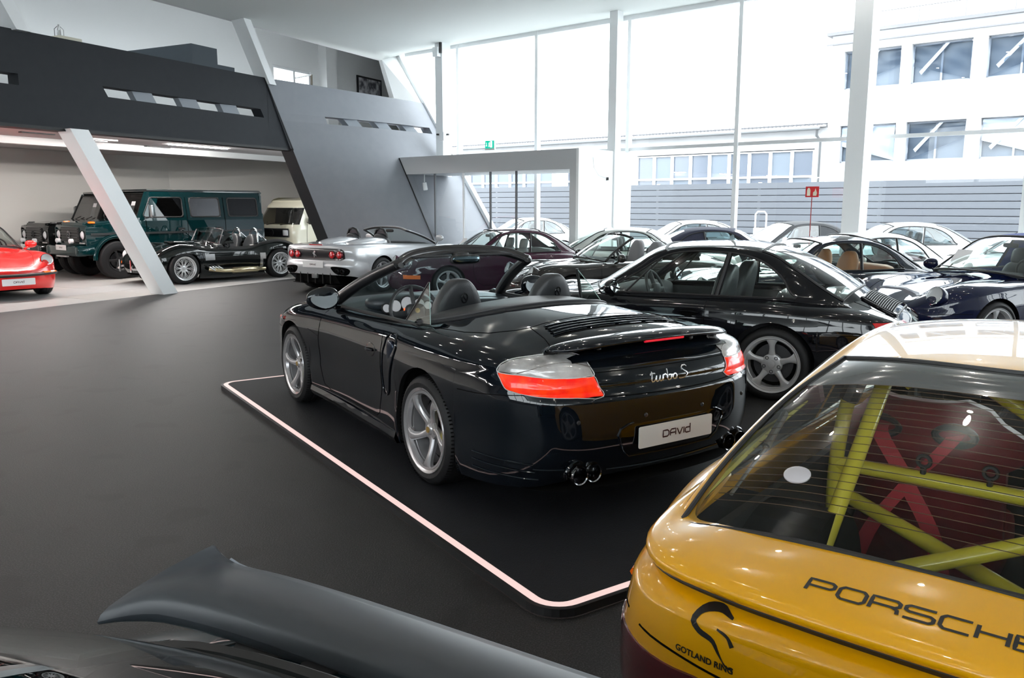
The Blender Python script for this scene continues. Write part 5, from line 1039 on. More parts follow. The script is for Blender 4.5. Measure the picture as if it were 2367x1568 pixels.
    if kind in ('coupe', 'softtop'):
        st = kind == 'softtop'
        net = [[(1.60, .69, .82), (1.60, .665, .868), (1.60, .655, .880), (1.665, .615, .885), (1.80, .36, .915), (1.85, 0, .925)],
               [(1.32, .70, .83), (1.32, .672, .878), (1.32, .600, 1.03), (1.375, .555, 1.06), (1.46, .33, 1.10), (1.51, 0, 1.115)],
               [(1.02, .70, .83), (1.02, .678, .885), (.99, .528, 1.195), (1.07, .490, 1.215), (1.13, .28, 1.255), (1.16, 0, 1.268)],
               [(.56, .70, .83), (.56, .68, .888), (.50, .515, 1.215), (.52, .455, 1.262), (.52, .26, 1.293), (.52, 0, 1.305)],
               [(.22, .70, .83), (.22, .68, .892), (.20, .535, 1.16), (.16, .455, 1.220), (.14, .27, 1.252), (.16, 0, 1.262)],
               [(-.06, .70, .83), (.02, .675, .895), (.0, .600, 1.045), (-.09, .525, 1.108), (-.12, .30, 1.160), (-.12, 0, 1.175)],
               [(-.24, .69, .83), (-.13, .668, .895), (-.14, .650, .908), (-.31, .56, .985), (-.36, .33, 1.045), (-.37, 0, 1.065)],
               [(-.50, .66, .77), (-.50, .64, .83), (-.50, .62, .85), (-.49, .55, .878), (-.54, .34, .930), (-.56, 0, .945)],
               [(-.64, .62, .70), (-.64, .60, .76), (-.64, .58, .78), (-.64, .48, .79), (-.68, .32, .82), (-.70, 0, .825)]]
        net = [[(x, y, z-LOW*bump(x)*min(1, max(0, (1.2-z)/.32))) for x, y, z in r] for r in net]
        H = House(net, us=[.72, 1.72, 3.0, 3.07, 3.1, 3.92], nu=7 if near else 5, nv=6 if near else 4)
        BP = (2.98, 3.14)
        def hf(u, v):
            if u < 2 and v > 3: return 'windscreen'
            if 1 < v < 2 and u < 6:
                if st and u > 3.0: return 'roof'
                if u < .72: return 'vent_window'
                if u < BP[0]: return 'side_window' if not open_glass else None
                if u > BP[1]: return 'quarter_window'
            if 3.75 <= u < 7 and v > 3:
                if not st: return 'rear_window'
                if 4.3 < u < 6.4 and v > 3.4: return 'rear_window'
            return 'roof'
        roofm = top or PM
        H.us = H.us; out = H.parts(hf, {'*': roofm, 'windscreen': gl, 'vent_window': gl, 'side_window': gl, 'quarter_window': gl, 'rear_window': gl}, T)
        q = M()
        for s_ in (1, -1):
            L = H.line(H.path(0, 2, 6, 2), s_, .003)+H.line(H.path(6, 1, 0, 1), s_, .003)[0:]; q.tube(L, .010 if near else .011, 6)
            q.tube(H.line(H.path(3.07, 1, 3.07, 2), s_, .002), .017, 6); a, b = H.at(.72, 1)*[1, s_, 1], H.at(1.72, 2)*[1, s_, 1]; q.tube([a, (a+b)/2+[0, s_*.012, 0], b], .0095, 6)
        ws = H.line(H.path(0, 3, 2, 3), 1, .003)+H.line(H.path(2, 3, 2, 5), 1, .003)[1:]+H.line(H.path(2, 5, 2, 3), -1, .003)[1:]+H.line(H.path(2, 3, 0, 3), -1, .003)[1:]+H.line(H.path(0, 3, 0, 5), -1, .003)[1:]+H.line(H.path(0, 5, 0, 3), 1, .003)[1:-1]
        q.tube(ws, .011, 6, closed=True); i0 = 3.8572 if near else 3.8
        if not st:
            u4 = float(H.us[int(np.argmin(abs(H.us-3.8)))]); rw = H.line(H.path(u4, 3, 7, 3), 1, .003)+H.line(H.path(7, 3, 7, 5), 1, .003)[1:]+H.line(H.path(7, 5, 7, 3), -1, .003)[1:]+H.line(H.path(7, 3, u4, 3), -1, .003)[1:]+H.line(H.path(u4, 3, u4, 5), -1, .003)[1:]+H.line(H.path(u4, 5, u4, 3), 1, .003)[1:-1]
            q.tube(rw, .011, 6, closed=True)
        q.build('window_rubber', TRIM, T)
        q = M(); q.sq((1.17, 0, 1.16), (.015, .10, .028), (.5, .6)); q.build('rear_view_mirror', BLACKP, T)
    elif kind == 'cab':
        bs = [(1.64, .66, .835), (1.76, .42, .86), (1.84, 0, .88)]; hd = [(1.08, .525, 1.205), (1.13, .3, 1.248), (1.16, 0, 1.262)]; fl = lambda L: L+[(x, -y, z) for x, y, z in L[-2::-1]]
        bc, hc = curve(fl(bs), 31), curve(fl(hd), 31); G = np.array([[bc[i]*(1-t)+hc[i]*t+np.array([.02, 0, .02])*4*t*(1-t) for t in np.linspace(0, 1, 10)] for i in range(31)])
        M().grid(G).build('windscreen', gl, T); q = M(); q.tube(list(G[0])+list(G[1:, -1])+list(G[-1][::-1]), .021, 8); q.tube(G[:, 0], .012, 6); q.build('windscreen_frame', PM, T)
        for s_ in (1, -1):
            P = [(1.50, s_*.672, .83), (1.28, s_*.672, .835), (1.16, s_*.585, 1.10), (1.13, s_*.560, 1.17)]; w = M().prism(P, (0, s_*.004, 0)).build('vent_window', gl, T, smooth=False); q = M(); q.tube([P[1], P[2], P[3]], .009, 6); q.build('vent_frame', BLACKP, w)
        q = M(); q.sq((.0, 0, .925), (.30, .60, .085), (.5, .4), 24, 10); q.build('folded_roof', top or SOFT, T, angle=0)
        q = M(); q.sq((1.16, 0, 1.18), (.015, .10, .03), (.5, .6)); q.build('rear_view_mirror', BLACKP, T)
    if grille:
        # rear lid grille that doubles as a low spoiler
        O = [(-.60, .33), (-.585, 0), (-.60, -.33), (-.70, -.37), (-.87, -.40), (-.875, 0), (-.87, .40), (-.70, .37)]
        V, F = B.patch([(-.59, .30), (-.585, 0), (-.59, -.30), (-.64, -.36), (-.80, -.41), (-.885, -.40), (-.895, 0), (-.885, .40), (-.80, .41), (-.64, .36)], 'top', h=.010, n=60, skirt=.01, centre=(-.74, 0)); gr = mesh_obj('spoiler_grille', V, F, PM, T, angle=50)
        for k in range(15):
            x = -.622-.0165*k; L = .30+.085*min(1, k/8); q = M(); q.tube([B.pr((x-.004*(1-(y/L)**2), y), 'top', .0145) for y in np.linspace(-L, L, 22)], .0042, 6, flat=.8); q.build('grille_slat', BLACKP, gr)
        q = M(); q.grid([[B.pr((x, y*(.30+.085*min(1, (-.625-x)/.12))), 'top', .0112) for y in np.linspace(-1, 1, 14)] for x in np.linspace(-.618, -.858, 12)]); q.build('grille_base', GAP, gr)
        q = M(); c = curve([(-.60, .33), (-.70, .385), (-.87, .415), (-.895, .2), (-.90, 0), (-.895, -.2), (-.87, -.415), (-.70, -.385), (-.60, -.33)], 50); q.tube([B.pr(p, 'top', .012) for p in c], .007, 6); q.build('grille_frame', BLACKP, gr)
    if spoiler == 'tail':
        q = M(); G = []
        for t in np.linspace(-1, 1, 31):
            a = abs(t); y = t*.56; G.append([(-.55+dx*(1-.1*a**3), y, .93+dz-.03*a**3) for dx, dz in ((0, -.02), (-.1, .035), (-.25, .065), (-.34, .095), (-.37, .10), (-.36, .075), (-.25, .02), (-.15, -.05))])
        q.grid(G); q.build('rear_spoiler', top or PM, T)
    return T, B
# ------------------------------------------------------------------ silver mid-engined spider, seen from behind
def silver_spider(loc, rz):
    T = tag(empty('sports_car', loc, rz), 'silver open spider seen from behind, with four round red tail lamps', 'car'); SP = paint('silver paint', (.55, .56, .58), .3, .35)
    B = Body(plan=[(-.86, 0), (-.855, .35), (-.83, .65), (-.74, .83), (-.5, .92), (-.2, .955), (0, .96), (.4, .945), (.8, .92), (1.3, .90), (1.8, .90), (2.3, .93), (2.6, .945), (2.9, .92), (3.2, .83), (3.45, .66), (3.58, .35), (3.62, 0)],
             zs=[(-.86, .86), (-.6, .85), (-.2, .80), (.3, .76), (1.0, .72), (2.0, .66), (2.6, .62), (3.1, .50), (3.62, .40)], z0=[(-.86, .875), (-.78, .905), (-.5, .915), (0, .90), (.5, .895), (1.2, .90), (2.0, .86), (2.5, .76), (3.0, .65), (3.4, .52), (3.62, .42)],
             z1=[(-.86, .872), (-.78, .90), (-.5, .905), (0, .90), (.5, .90), (1.2, .90), (2.0, .84), (2.5, .745), (3.0, .635), (3.4, .51), (3.62, .42)], z2=[(-.86, .868), (-.78, .89), (-.5, .91), (0, .925), (.4, .91), (1.2, .87), (2.0, .83), (2.6, .80), (3.0, .68), (3.4, .52), (3.62, .41)],
             zb=[(-.86, .36), (-.6, .30), (-.4, .16), (2.9, .14), (3.62, .18)], side=[(.12, .05), (.25, .01), (.4, .0), (.55, .015), (.7, .008), (.85, .04)], rear=[(.30, .04), (.42, .0), (.58, .0), (.60, .02), (.62, .03), (.84, .03), (.87, .05)], front=[(.12, .08), (.3, .01), (.5, .02)],
             wheels=[(0, .325, .37), (2.6, .32, .36)], xcols=[.55, 1.95, 2.05], qc=(.76,), nrow=16, flare=.006)
    def fn(x, y, z, q, v, kf, kr):
        if q < .76 and .62 < x < 1.9: return None
        if kr > .12 and z < .60: return 'rear_bumper'
        if .80 < x < 1.85 and z > .2: return 'door'
        if q < .6 and -.7 < x < .5: return 'engine_lid'
        return 'body'
    B.parts(fn, {'*': SP}, T); wheel_well(B, T); underside(B, T)
    for sd in (1, -1):
        wheel(T, 0, .945, sd, 'star', .33, .235, .27, z=.33); wheel(T, 2.6, .93, sd, 'star', .318, .235, .22, z=.318)
    O = [(-.70, .80), (-.70, .66), (-.62, .625), (-.3, .62), (.3, .62), (.62, .625), (.70, .66), (.70, .80), (.64, .835), (.3, .845), (-.3, .845), (-.64, .835)]
    V, F = B.patch(O, 'rear', h=.002, skirt=0, smooth=False, n=60); pn = mesh_obj('rear_panel', V, F, mat('dark rear grille', (.012, .012, .014), .3, coat=.5), T)
    for s_ in (1, -1):
        for yy in (.60, .435):
            c = B.pr((s_*yy, .73), 'rear', .004); q = M(); q.lathe([(-.01, .075), (.02, .074), (.028, .066), (.022, .060)], c, (-1, 0, 0), 28); l = q.build('tail_light', mat('lamp bezel', (.25, .05, .06), .25, .6), T); q = M(); q.lathe([(.015, .064), (.030, .04), (.034, .0001)], c, (-1, 0, 0), 24); q.build('lamp_lens', REDLENS, l); q = M(); q.lathe([(.034, .022), (.038, .012), (.039, .0001)], c, (-1, 0, 0), 14); q.build('lamp_centre', mat('lamp centre pink', (.75, .25, .28), .2, coat=1), l)
        O = [(s_*a, b) for a, b in [(.42, .50), (.76, .49), (.80, .45), (.77, .38), (.66, .345), (.54, .37), (.46, .42)]]
        V, F = B.patch(O, 'rear', h=.001, skirt=0, n=36); v_ = mesh_obj('exhaust_recess', V, F, GAP, T); q = M()
        for dy in (-.05, .05): q.lathe([(-.06, .036), (.03, .038), (.034, .034), (-.05, .033)], (B.pr((s_*.62+dy, .43), 'rear', 0)), (-1, 0, 0), 20)
        q.build('tail_pipe', DARKMETAL, v_)
    q = M(); q.tube([B.pr((y, .455), 'rear', .004) for y in (-.37, -.1, .1, .37)], .01, 4); 
    O = [(-.62, .31), (-.45, .44), (.45, .44), (.62, .31)]
    q = M(); q.hexa([(-.80, -.58, .20), (-.80, .58, .20), (-.2, .5, .18), (-.2, -.5, .18), (-.835, -.44, .42), (-.835, .44, .42), (-.2, .44, .42), (-.2, -.44, .42)]); q.build('diffuser', GAP, T, smooth=False)
    for y in (-.38, -.19, 0, .19, .38): q = M(); q.box((-.80, y, .29), (.10, .012, .2)); q.build('diffuser_fin', BLACKP, T, smooth=False)
    q = M(); q.box((-.845, 0, .33), (.05, .14, .09), b=.01); q.build('fog_lamp', mat('grey lamp', (.15, .16, .16), .3), T)
    plate(T, (-.895, .0, .545), math.pi, .52, .115, ts=.03)
    q = M(); q.tube([(-.80, y, .905) for y in np.linspace(-.16, .16, 8)], .008, 6); q.build('brake_light', REDLENS, T)
    # prancing emblem simplified as a leaping animal silhouette
    em = [(-.02, .78), (.0, .80), (.02, .79), (.03, .77), (.012, .765), (.01, .74), (.03, .72), (.035, .69), (.02, .70), (.005, .715), (-.01, .70), (-.02, .67), (-.035, .665), (-.025, .70), (-.03, .73), (-.055, .75), (-.05, .765), (-.03, .755)]
    V = [B.pr((-a, b), 'rear', .006) for a, b in em]; mesh_obj('leaping_emblem', V, [tuple(range(len(V)))], SILVERB, T, smooth=False)
    for s_ in (1, -1):
        q = M(); q.sq((.22, s_*.36, .89), (.52, .24, .10), (.7, .7), 24, 14, lambda v: [v[0], v[1]*(1+.25*min(0, v[0])/.5), v[2]*(1.25 if v[0] > .1 else 1.25+1.2*(v[0]-.1)*.6)]); q.build('head_fairing', SP, T, angle=0)
        q = M(); q.tube([(.66, s_*.36-.15, .94), (.64, s_*.36-.145, 1.06), (.63, s_*.36-.09, 1.15), (.63, s_*.36, 1.175), (.63, s_*.36+.09, 1.15), (.64, s_*.36+.145, 1.06), (.66, s_*.36+.15, .94)], .022, 8, flat=1.4); rb = q.build('roll_hoop', BLACKP, T)
        q = M(); q.grid([[(.64, s_*.36+y*.13*(1 if z < .7 else .7), .95+z*.19) for y in np.linspace(-1, 1, 5)] for z in np.linspace(0, 1, 5)]); q.build('hoop_infill', mat('hoop leather', (.05, .04, .05), .5), rb)
        seat(T, .98, s_*.36, LEATHER, top=1.08, z0=.3, kind='one', lean=.3); door_mirror(T, (1.86, s_*.82, .84), (1.80, s_*.95, .96), SP, s=1.0, glassface=False)
        q = M(); q.tube([(.62, s_*.36, .99), (.55, s_*.30, .98)], .05, 8)
        q = M(); q.grid([[B.pr((x, z), 'left' if s_ > 0 else 'right', .003) for z in np.linspace(.50, .60, 4)] for x in np.linspace(.48, .72, 6)]); q.build('side_vent', GAP, T)
    tubpart(T, .60, 1.95, .70, .22, .82); dash(T, 1.95, 1.6, .66, .86, SOFT); steering(T, 1.45, .36, .80)
    bs = [(1.92, .77, .83), (2.08, .5, .865), (2.15, 0, .88)]; hd = [(1.20, .56, 1.12), (1.26, .35, 1.165), (1.30, 0, 1.18)]; fl = lambda L: L+[(x, -y, z) for x, y, z in L[-2::-1]]
    bc, hc = curve(fl(bs), 29), curve(fl(hd), 29); G = np.array([[bc[i]*(1-t)+hc[i]*t+np.array([.03, 0, .02])*4*t*(1-t) for t in np.linspace(0, 1, 10)] for i in range(29)]); M().grid(G).build('windscreen', CGLASS, T); q = M(); q.tube(list(G[0])+list(G[1:, -1])+list(G[-1][::-1]), .020, 8); q.build('windscreen_frame', BLACKP, T); q = M(); q.tube([p+[.012, 0, .012] for p in list(G[0])+list(G[1:, -1])+list(G[-1][::-1])], .017, 8); q.build('frame_outer', SP, T)
    q = M(); q.sq((1.36, 0, 1.11), (.02, .10, .03), (.5, .6)); q.build('rear_view_mirror', BLACKP, T)
    return T

# ------------------------------------------------------------------ black roadster with chrome hoops and side pipes
def black_roadster(loc, rz):
    T = tag(empty('roadster', loc, rz), 'black vintage style roadster with chrome roll hoops and a side exhaust pipe', 'car'); BP_ = paint('roadster black paint', (.004, .006, .006), .3)
    B = Body(plan=[(-.80, 0), (-.78, .3), (-.68, .60), (-.45, .80), (-.2, .87), (0, .88), (.25, .86), (.5, .79), (.9, .745), (1.4, .745), (1.75, .78), (2.05, .835), (2.29, .85), (2.6, .81), (2.85, .70), (3.0, .48), (3.07, .2), (3.08, 0)],
             zs=[(-.80, .52), (-.5, .60), (0, .66), (.6, .62), (1.4, .60), (1.9, .60), (2.29, .62), (2.7, .55), (3.08, .42)], z0=[(-.80, .55), (-.6, .72), (-.2, .80), (.3, .82), (1.0, .84), (1.5, .88), (2.0, .84), (2.5, .74), (2.9, .58), (3.08, .44)],
             z1=[(-.80, .55), (-.6, .71), (-.2, .78), (.3, .79), (1.0, .80), (1.5, .83), (2.0, .79), (2.5, .71), (2.9, .56), (3.08, .44)], z2=[(-.80, .55), (-.6, .72), (-.3, .84), (0, .88), (.3, .83), (.6, .74), (1.2, .73), (1.7, .76), (2.1, .83), (2.35, .84), (2.65, .75), (2.9, .60), (3.08, .44)],
             zb=[(-.80, .28), (-.4, .2), (2.7, .18), (3.08, .24)], side=[(.15, .10), (.3, .03), (.45, 0), (.6, .01), (.7, .04)], rear=[(.25, .1), (.4, 0), (.55, .03)], front=[(.2, .12), (.4, 0), (.5, .03)], wheels=[(0, .33, .375), (2.29, .33, .37)], xcols=[.45, 1.35], qc=(.72,), nrow=12, flare=.015, rm=.80)
    def fn(x, y, z, q, v, kf, kr):
        if q < .72 and .35 < x < 1.35: return None
        if .55 < x < 1.2 and z > .24 and q > .7: return 'door'
        return 'body'
    B.parts(fn, {'*': BP_}, T); wheel_well(B, T); underside(B, T, .2)
    for sd in (1, -1):
        wheel(T, 0, .885, sd, 'mesh', .33, .235, .28, z=.33, rimmat=ALLOYD); wheel(T, 2.29, .85, sd, 'mesh', .33, .235, .23, z=.33, rimmat=ALLOYD)
        vw = 'left' if sd > 0 else 'right'
        GO = mat('brass chrome pipe', (.72, .62, .40), .16, 1); q = M(); q.tube([(1.72, sd*.77, .28), (1.60, sd*.85, .26), (1.45, sd*.86, .24), (1.2, sd*.865, .235)], [.05, .045, .045, .05], 10); q.tube([(1.25, sd*.865, .235), (1.22, sd*.865, .235), (.62, sd*.87, .235), (.58, sd*.87, .235), (.42, sd*.87, .235)], [.05, .068, .068, .045, .04], 14); pz = q.build('side_pipe', GO, T)
        q = M(); [q.tube([(1.62+dx, sd*.75, .36), (1.60+dx, sd*.83, .33), (1.50+dx, sd*.86, .26), (1.40, sd*.865, .24)], .022, 8) for dx in (0, .07, .14, -.07)]; q.build('header_pipes', CHROME, pz)
        q = M(); q.tube([(.36, sd*.36-.16, .80), (.34, sd*.36-.15, 1.0), (.33, sd*.36-.08, 1.09), (.33, sd*.36, 1.11), (.33, sd*.36+.08, 1.09), (.34, sd*.36+.15, 1.0), (.36, sd*.36+.16, .80)], .022, 10); q.tube([(.33, sd*.36, 1.08), (.02, sd*.36, .82)], .018, 8); q.build('roll_hoop', CHROME, T)
        seat(T, .72, sd*.33, LEATHER, top=.98, z0=.28, kind='one'); q = M(); q.grid([[B.pr((x, z), vw, .004) for z in np.linspace(.47, .60, 4)] for x in np.linspace(1.56, 1.80, 6)]); q.build('side_vent', mat('brushed vent', (.30, .30, .30), .4, .8), T)
        c = B.pr((sd*.60, .60), 'front', .0); q = M(); q.lathe([(-.05, .105), (.01, .10), (.014, .088)], c, (1, 0, .15), 26); h = q.build('headlight_ring', CHROME, T); q = M(); q.lathe([(.005, .09), (.03, .05), (.035, .0001)], c, (1, 0, .15), 24); q.build('headlight_glass', HEADREF, h)
        c = B.pr((sd*.64, .43), 'front', .0); q = M(); q.lathe([(0, .04), (.02, .035), (.03, .0001)], c, (1, 0, 0), 16); q.build('turn_signal', LENS if 0 else AMBER, T)
        q = M(); q.tube([(3.02, sd*.22, .40), (3.13, sd*.24, .38), (3.14, sd*.32, .34), (3.05, sd*.42, .33)], .022, 8); q.tube([(3.14, sd*.24, .27), (3.14, sd*.24, .52)], .02, 8); q.build('bumperette', CHROME, T)
        q = M(); q.grid([[B.pr((x, z), vw, .006) for z in np.linspace(.25, .58, 6)] for x in (.36, .42, .48)]); q.build('stone_guard', mat('steel guard', (.55, .55, .55), .25, .9), T)
    O = [(.30*math.cos(a), .42+.10*math.sin(a)) for a in np.linspace(0, 2*math.pi, 18, endpoint=False)]; add_patch(B, 'mouth_opening', O, 'front', GAP, T, h=.002, skirt=0, n=26)
    bs = [(1.36, .60, .80), (1.44, .3, .84), (1.46, 0, .86)]; hd = [(1.22, .56, 1.10), (1.25, .3, 1.13), (1.26, 0, 1.14)]; fl = lambda L: L+[(x, -y, z) for x, y, z in L[-2::-1]]
    bc, hc = curve(fl(bs), 19), curve(fl(hd), 19); G = np.array([[bc[i]*(1-t)+hc[i]*t for t in np.linspace(0, 1, 5)] for i in range(19)]); M().grid(G).build('windscreen', CGLASS, T); q = M(); q.tube(list(G[0])+list(G[1:, -1])+list(G[-1][::-1]), .013, 8); q.tube(G[:, 0], .012, 6); q.build('windscreen_frame', CHROME, T)
    for s_ in (1, -1): q = M().add([(1.30, s_*.60, .80), (1.02, s_*.63, .80), (1.06, s_*.62, 1.0), (1.20, s_*.58, 1.09)], [(0, 1, 2, 3)]); w = q.build('wind_wing', CGLASSD, T, smooth=False)
    tubpart(T, .33, 1.38, .62, .24, .68); dash(T, 1.40, 1.2, .58, .80, LEATHER); steering(T, 1.08, .33, .82, .18)
    q = M(); q.box((1.95, 0, .84), (.5, .42, .06), b=.025); q.build('bonnet_scoop', BP_, T)
    return T

# ------------------------------------------------------------------ boxy off-roader
def offroader(loc, rz, label, col, lift=.0, signal=True):
    T = tag(empty('off_road_car', loc, rz), label, 'car'); P = paint(col[0], col[1], .3); z = lambda v: v+lift
    def side_box(m, xs, y0, y1, z0, z1, b=.012): m.box(((xs[0]+xs[1])/2, (y0+y1)/2, (z0+z1)/2), (abs(xs[1]-xs[0]), abs(y1-y0), z1-z0), b=b)
    # lower body with arches: side panels as outlines
    for s_ in (1, -1):
        O = [(-.92, .58), (-.50, .58)]+[(.47*math.cos(a), .44+.47*math.sin(a)) for a in np.linspace(math.pi*.90, .10*math.pi, 12)]+[(.55, .50), (2.28, .50)]+[(2.85+.47*math.cos(a), .44+.47*math.sin(a)) for a in np.linspace(math.pi*.90, .10*math.pi, 12)]+[(3.36, .62), (3.50, .62), (3.50, 1.10), (3.47, 1.17), (2.36, 1.26), (-.95, 1.26), (-.98, 1.15), (-.98, .75)]
        q = M(); q.prism([(x, s_*.745, z(zz)) for x, zz in O], (0, s_*.03, 0)); q.build('side_panel', P, T, smooth=False)
        # upper side with window openings made of bars
        q = M(); yb, yt = .76, .665
        def ub(x0, x1, z0, z1, xs=0):
            f = lambda x, zz: (x-xs*(zz-1.26)*1.0, s_*(yb+(yt-yb)*(zz-1.26)/(1.92-1.26)), z(zz)); g = lambda x, zz: (x-xs*(zz-1.26), s_*(yb-.03+(yt-yb)*(zz-1.26)/.66), z(zz))
            q.hexa([f(x0, z0), f(x1, z0), g(x1, z0), g(x0, z0), f(x0, z1), f(x1, z1), g(x1, z1), g(x0, z1)])
        ub(-.96, 2.32, 1.26, 1.33); ub(-.96, 2.05, 1.80, 1.92); ub(-.96, -.84, 1.33, 1.80); ub(.02, .22, 1.33, 1.80); ub(1.03, 1.20, 1.33, 1.80); ub(1.98, 2.28, 1.33, 1.80, .38); q.build('upper_frame', P, T, smooth=False)
        for (a, b, c_, mm) in ((-.84, .02, 0, CGLASSD), (.22, 1.03, 0, glass('reflecting side glass', (.10, .13, .13), .28, .7, 2)), (1.20, 2.02, .30, CGLASSD)):
            q = M(); f = lambda x, zz: (x, s_*(.755-.095*(zz-1.26)/.66), z(zz)); q.add([f(a, 1.33), f(b+(.2 if c_ else 0), 1.33), f(b, 1.80), f(a, 1.80)], [(0, 1, 2, 3)]); w = q.build('side_window', mm, T, smooth=False)
            q = M(); bb = b+(.18 if c_ else 0); c0 = np.array([f(a+.01, 1.40), f(a+.03, 1.36), f(a+.07, 1.34), f(bb-.07, 1.34), f(bb-.03, 1.36), f(bb-.02, 1.40), f(b-.01, 1.72), f(b-.03, 1.77), f(b-.07, 1.79), f(a+.07, 1.79), f(a+.03, 1.77), f(a+.01, 1.73)]); q.tube(c0+np.array([0, s_*.006, 0]), .016, 6, closed=True); q.build('window_rubber', TRIM, w)
        q = M()
        for x in (.12, 1.12): q.tube([(x, s_*.777, z(.55)), (x, s_*.777, z(1.26)), (x, s_*.69, z(1.80))], .006, 4)
        q.tube([(2.14, s_*.777, z(.55)), (2.14, s_*.777, z(1.28))], .006, 4); q.build('panel_gap', GAP, T, smooth=False)
        q = M(); q.box((1.25, s_*.785, z(.985)), (4.3, .02, .045)); q.build('side_moulding', BLACKP, T, smooth=False)
        q = M(); q.tube([(.6, s_*.80, z(.80)), (3.3, s_*.80, z(.80))], .005, 4)
        for x in (.30, 1.30): q = M(); q.box((x, s_*.80, z(1.07)), (.16, .04, .035), b=.008); q.build('door_handle', BLACKP, T)
        for xw in (0, 2.85):
            q = M(); q.tube([(xw+.50*math.cos(a), s_*.81, z(.44)+.49*math.sin(a)) for a in np.linspace(-.05, math.pi+.05, 20)], .05, 8, flat=.6, up=(0, 1, 0)); q.build('wheel_arch_flare', P if signal else BLACKP, T)
            q = M(); G = [[(xw+.47*math.cos(a), s_*.775, z(.44)+.47*math.sin(a)), (xw+.47*math.cos(a), s_*.4, z(.44)+.47*math.sin(a))] for a in np.linspace(0, math.pi, 14)]; q.grid(G); q.build('wheel_arch_liner', WELL, T, smooth=False)
            wheel(T, xw, .86, s_, 'star', .42, .235, .28, z=.42, rimmat=DARKMETAL)
        q = M(); q.box((3.30, s_*.62, z(1.235)), (.14, .09, .05), b=.02); q.build('wing_indicator', AMBER if signal else BLACKP, T)
        q = M(); q.lathe([(-.03, .115), (.005, .113), (.01, .10)], (3.50, s_*.595, z(.965)), (1, 0, 0), 26); h = q.build('headlight_ring', BLACKP, T); q = M(); q.lathe([(-.01, .10), (.02, .06), (.03, .0001)], (3.50, s_*.595, z(.965)), (1, 0, 0), 24); q.build('headlight_glass', HEADREF, h)
        q = M(); q.lathe([(-.06, .055), (.01, .055), (.025, .03), (.03, .0001)], (3.66, s_*.33, z(.83)), (1, 0, 0), 20); q.build('driving_lamp', HEADREF, T)
        q = M(); q.box((3.51, s_*.595, z(.79)), (.02, .26, .03)); q.build('running_light', mat('chrome strip', (.7, .7, .7), .2, .8), T, smooth=False)
        q = M(); q.tube([(2.18, s_*.77, z(1.30)), (2.14, s_*.93, z(1.33)), (2.12, s_*.93, z(1.62)), (2.05, s_*.74, z(1.66))], .010, 6); mm = q.build('mirror_arm', BLACKP, T); q = M(); q.sq((2.10, s_*.96, z(1.47)), (.03, .07, .15), (.4, .4)); q.build('mirror_head', mat('mirror chrome', (.30, .32, .33), .2, .7), mm)
    # bonnet, front, roof, rear
    q = M(); q.hexa([(3.49, -.55, z(1.08)), (3.49, .55, z(1.08)), (2.34, .62, z(1.20)), (2.34, -.62, z(1.20)), (3.44, -.52, z(1.235)), (3.44, .52, z(1.235)), (2.34, .58, z(1.31)), (2.34, -.58, z(1.31))]); bo = q.build('bonnet', P, T, smooth=False)
    for s_ in (1, -1): q = M(); q.hexa([(3.50, s_*.50, z(1.05)), (3.50, s_*.77, z(1.05)), (2.34, s_*.77, z(1.05)), (2.34, s_*.50, z(1.05)), (3.46, s_*.52, z(1.19)), (3.46, s_*.765, z(1.17)), (2.34, s_*.765, z(1.27)), (2.34, s_*.5, z(1.27))]); q.build('front_wing', P, T, smooth=False)
    q = M(); q.box((3.44, 0, z(.94)), (.10, 1.50, .46), b=.02); q.build('front_panel', P, T)
    gr = M(); gr.box((3.50, 0, z(.97)), (.02, .88, .32)); g0 = gr.build('grille', BLACKP, T, smooth=False)
    for k in range(5): q = M(); q.box((3.52, 0, z(.85+.06*k)), (.03, .84, .022)); q.build('grille_bar', mat('grille grey', (.03, .03, .032), .4), g0, smooth=False)
    q = M(); q.lathe([(0, .085), (.02, .085), (.025, .06)], (3.52, 0, z(.97)), (1, 0, 0), 24); q.tube([(3.545, 0, z(.97)), (3.545, 0, z(1.05))], .008, 5); q.tube([(3.545, 0, z(.97)), (3.545, .07, z(.93))], .008, 5); q.tube([(3.545, 0, z(.97)), (3.545, -.07, z(.93))], .008, 5); q.build('round_badge', DARKMETAL if not signal else mat('dark chrome badge', (.2, .2, .21), .2, .9), g0)
    q = M(); q.box((3.60, 0, z(.62)), (.22, 1.62, .22), b=.04); q.box((3.52, .74, z(.62)), (.4, .16, .20), b=.04); q.box((3.52, -.74, z(.62)), (.4, .16, .20), b=.04); q.build('front_bumper', P, T)
    q = M(); q.box((3.70, 0, z(.50)), (.06, .5, .03)); q.build('skid_plate', mat('skid steel', (.5, .5, .5), .4, .8), T, smooth=False)
    plate(T, (3.72, 0, z(.69)), 0, .52, .115, ts=.03)
    q = M(); q.box((.52, 0, z(1.945)), (3.02, 1.34, .07), b=.03); q.build('roof', mat('dark roof paint', (.005, .010, .012), .3, coat=1), T)
    q = M(); q.tube([(-1.0, s, z(1.92)) for s in np.linspace(-.66, .66, 3)], .02, 6); q.box((-.96, 0, z(1.0)), (.05, 1.50, .8), b=.01); q.box((-.955, 0, z(1.86)), (.05, 1.36, .12)); [q.box((-.955, s_*.64, z(1.6)), (.05, .12, .5)) for s_ in (1, -1)]; q.build('rear_panel', P, T, smooth=False)
    q = M(); q.add([(-.96, -.60, z(1.38)), (-.96, .60, z(1.38)), (-.96, .58, z(1.82)), (-.96, -.58, z(1.82))], [(0, 1, 2, 3)]); q.build('rear_window', CGLASSD, T, smooth=False)
    q = M(); q.lathe([(-.02, .10), (-.02, .35), (.02, .40), (.14, .41), (.20, .37), (.21, .1), (.21, .0001)], (-1.0, 0, z(1.15)), (-1, 0, 0), 30); q.build('spare_wheel', RUBBER, T)
